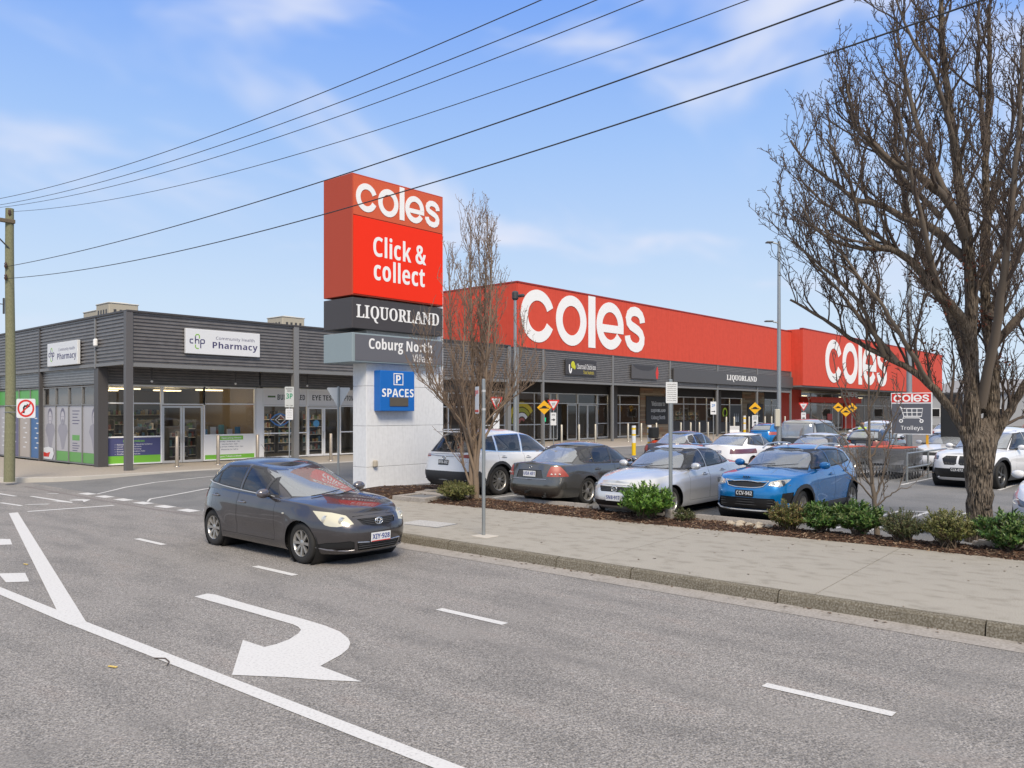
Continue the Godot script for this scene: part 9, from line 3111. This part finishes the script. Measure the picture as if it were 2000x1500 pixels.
# ------------------------------------------------------------------ the worker: one skin meshed from a field of joints
func build_person() -> void:
	var J := {hip = Vector3(0, 0.95, 0), belly = Vector3(0, 1.12, 0.01), chest = Vector3(0, 1.33, 0), neck = Vector3(0, 1.50, 0.0), head = Vector3(0, 1.64, 0.02), crown = Vector3(0, 1.68, 0.0)}
	var bones := [[J.hip, J.belly, 0.135, 0.13], [J.belly, J.chest, 0.13, 0.145], [J.chest, J.neck, 0.12, 0.06], [J.neck, J.head, 0.055, 0.085], [J.head, J.crown, 0.088, 0.095]]
	for s in [-1, 1]:
		bones.append([Vector3(s * 0.05, 1.40, 0), Vector3(s * 0.18, 1.41, 0), 0.08, 0.065])
		bones.append([Vector3(s * 0.19, 1.41, 0), Vector3(s * 0.25, 1.13, 0.02), 0.058, 0.046])
		bones.append([Vector3(s * 0.25, 1.13, 0.02), Vector3(s * 0.20, 0.95, 0.18), 0.044, 0.034])
		bones.append([Vector3(s * 0.20, 0.95, 0.18), Vector3(s * 0.18, 0.92, 0.26), 0.034, 0.028])
		bones.append([Vector3(s * 0.09, 0.93, 0), Vector3(s * 0.10, 0.50, 0.02), 0.092, 0.06])
		bones.append([Vector3(s * 0.10, 0.50, 0.02), Vector3(s * 0.10, 0.10, -0.02), 0.06, 0.042])
		bones.append([Vector3(s * 0.10, 0.05, -0.04), Vector3(s * 0.11, 0.04, 0.15), 0.045, 0.038])
		for f in 4:
			var b := Vector3(s * (0.155 + f * 0.016), 0.915, 0.30)
			bones.append([b, b + Vector3(0, -0.035 - 0.006 * (f % 2), 0.045), 0.011, 0.009])
		bones.append([Vector3(s * 0.165, 0.925, 0.26), Vector3(s * 0.145, 0.905, 0.31), 0.013, 0.010])
	var o := thing("person", "worker in dark clothes and a yellow high-visibility vest standing among the parked cars", "person", W(-12.75, 0.12, 38.6), 0.5)
	var body := surface_net(bones, 0.024, 0.03)
	body_colors(body)
	var bm := mat("body_tone", 1, 1, 1, 0.8)
	bm.vertex_color_use_as_albedo = true
	part("body", body, bm, o)
	var vest := surface_net([[Vector3(0, 1.02, 0), Vector3(0, 1.12, 0.01), 0.158, 0.155], [Vector3(0, 1.12, 0.01), Vector3(0, 1.34, 0), 0.155, 0.165], [Vector3(-0.13, 1.41, 0), Vector3(0.13, 1.41, 0), 0.088, 0.088]], 0.022, 0.04)
	part("safety_vest", vest, mats["fluoro"], o)
	for y in [1.10, 1.24]:
		var t := MB.new()
		t.t = Transform3D(Basis.from_scale(Vector3(1.0, 1.0, 1.0)), Vector3(0, y, 0))
		t.lathe([Vector2(0.172, -0.022), Vector2(0.176, 0.0), Vector2(0.174, 0.022)], 20)
		part("reflective_band", t, mats["alu"], o)
	var hr := MB.new()
	hr.ellipsoid(Vector3(0, 1.705, -0.012), Vector3(0.098, 0.085, 0.108), 16)
	part("dark_hair", hr, mats["black"], o)
	for s in [-1, 1]:
		var e := MB.new()
		e.ellipsoid(Vector3(s * 0.033, 1.655, 0.103), Vector3(0.013, 0.007, 0.008), 8)
		part("eye", e, mats["black"], o)
		var ea := MB.new()
		ea.ellipsoid(Vector3(s * 0.094, 1.64, 0.01), Vector3(0.012, 0.03, 0.02), 8)
		part("ear", ea, mat("skin_tone", 0.42, 0.25, 0.17, 0.6), o)
	var ns := MB.new()
	ns.ellipsoid(Vector3(0, 1.632, 0.115), Vector3(0.014, 0.025, 0.02), 8)
	part("nose", ns, mats["skin_tone"], o)
	var mo := MB.new()
	mo.ellipsoid(Vector3(0, 1.595, 0.104), Vector3(0.024, 0.006, 0.006), 8)
	part("mouth", mo, mat("lip_tone", 0.25, 0.09, 0.08, 0.6), o)

func body_colors(b: MB) -> void:
	b.use_col = true
	for p in b.v:
		if p.y > 1.52 or (p.y < 0.99 and absf(p.x) > 0.13 and p.z > 0.16): b.c.append(Color(0.42, 0.25, 0.17))
		elif p.y > 0.97: b.c.append(Color(0.02, 0.025, 0.035))
		elif p.y > 0.09: b.c.append(Color(0.025, 0.027, 0.032))
		else: b.c.append(Color(0.012, 0.011, 0.010))

func surface_net(bones: Array, h: float, k: float) -> MB:
	var lo := Vector3(9, 9, 9)
	var hi := -lo
	for b in bones:
		for e in 2:
			lo = lo.min(b[e] - Vector3.ONE * (b[2 + e] + 3 * h))
			hi = hi.max(b[e] + Vector3.ONE * (b[2 + e] + 3 * h))
	var n := Vector3i(((hi - lo) / h).ceil()) + Vector3i.ONE
	var f := PackedFloat32Array()
	f.resize(n.x * n.y * n.z)
	f.fill(9.0)
	for b in bones:
		var a: Vector3 = b[0]
		var d: Vector3 = b[1] - a
		var ll := maxf(d.length_squared(), 1e-9)
		var rm := maxf(b[2], b[3]) + 3 * h + k
		var i0 := Vector3i(((a.min(b[1]) - Vector3.ONE * rm - lo) / h).floor()).max(Vector3i.ZERO)
		var i1 := Vector3i(((a.max(b[1]) + Vector3.ONE * rm - lo) / h).ceil()).min(n - Vector3i.ONE)
		for z in range(i0.z, i1.z + 1):
			for y in range(i0.y, i1.y + 1):
				for x in range(i0.x, i1.x + 1):
					var p := lo + Vector3(x, y, z) * h
					var t := clampf((p - a).dot(d) / ll, 0, 1)
					var q := (p - a - d * t).length() - lerpf(b[2], b[3], t)
					var at := (z * n.y + y) * n.x + x
					var o := f[at]
					var g := clampf(0.5 + 0.5 * (o - q) / k, 0, 1)
					f[at] = lerpf(o, q, g) - k * g * (1 - g) if o < 8 else q
	var out := MB.new()
	var ids := {}
	var at3 := func(x: int, y: int, z: int) -> float: return f[(z * n.y + y) * n.x + x]
	for z in n.z - 1:
		for y in n.y - 1:
			for x in n.x - 1:
				var base := (z * n.y + y) * n.x + x
				var v0 := f[base]
				if absf(v0) > h * 3: continue
				var s := Vector3.ZERO
				var c := 0
				var cv := []
				for q in 8: cv.append(f[base + (q & 1) + ((q >> 1) & 1) * n.x + (q >> 2) * n.x * n.y])
				for e in [[0, 1], [2, 3], [4, 5], [6, 7], [0, 2], [1, 3], [4, 6], [5, 7], [0, 4], [1, 5], [2, 6], [3, 7]]:
					var a: float = cv[e[0]]
					var b: float = cv[e[1]]
					if (a < 0) != (b < 0):
						var pa := Vector3(e[0] & 1, (e[0] >> 1) & 1, e[0] >> 2)
						var pb := Vector3(e[1] & 1, (e[1] >> 1) & 1, e[1] >> 2)
						s += pa.lerp(pb, a / (a - b))
						c += 1
				if c == 0: continue
				var g := Vector3(cv[1] - cv[0] + cv[7] - cv[6], cv[2] - cv[0] + cv[7] - cv[5], cv[4] - cv[0] + cv[7] - cv[3])
				ids[Vector3i(x, y, z)] = out.put(lo + (Vector3(x, y, z) + s / c) * h, g.normalized() if g.length() > 0 else Vector3.UP)
	for key3 in ids:
		var x: int = key3.x
		var y: int = key3.y
		var z: int = key3.z
		var v0: float = at3.call(x, y, z)
		for ax in 3:
			var st := Vector3i(1 if ax == 0 else 0, 1 if ax == 1 else 0, 1 if ax == 2 else 0)
			var v1: float = at3.call(x + st.x, y + st.y, z + st.z)
			if (v0 < 0) == (v1 < 0): continue
			var u := Vector3i(0, 1, 0) if ax == 0 else (Vector3i(0, 0, 1) if ax == 1 else Vector3i(1, 0, 0))
			var w := Vector3i(0, 0, 1) if ax == 0 else (Vector3i(1, 0, 0) if ax == 1 else Vector3i(0, 1, 0))
			var qs := [key3, key3 - u, key3 - u - w, key3 - w]
			var okq := true
			for q in qs:
				if not ids.has(q): okq = false
			if not okq: continue
			var i0: int = ids[qs[0]]
			var i1: int = ids[qs[1]]
			var i2: int = ids[qs[2]]
			var i3: int = ids[qs[3]]
			if v0 < 0: out.ix.append_array([i0, i1, i2, i0, i2, i3])
			else: out.ix.append_array([i0, i2, i1, i0, i3, i2])
	# clockwise front faces: check one against its normal
	var good := 0
	for i in range(0, mini(out.ix.size(), 300), 3):
		var a := out.v[out.ix[i]]
		var fn := (out.v[out.ix[i + 1]] - a).cross(out.v[out.ix[i + 2]] - a)
		good += 1 if fn.dot(out.n[out.ix[i]]) < 0 else -1
	if good < 0:
		for i in range(0, out.ix.size(), 3):
			var s := out.ix[i + 1]
			out.ix[i + 1] = out.ix[i + 2]
			out.ix[i + 2] = s
	return out

func _ready() -> void:
	rng.seed = 20240607
	setup_view()
	build_materials()
	tex_mat("shop_path", noise_tex(91, FastNoiseLite.TYPE_SIMPLEX, 0.05, 4, [[0.0, 0.30, 0.26, 0.215], [0.5, 0.37, 0.325, 0.275], [1.0, 0.43, 0.385, 0.33]], 512), 2.3, null, 1.0, 0.9)
	bark_materials()
	build_ground()
	build_pharmacy()
	build_pylon()
	build_coles()
	build_store()
	build_far()
	build_cars()
	build_street()
	build_shrubs()
	build_trees()
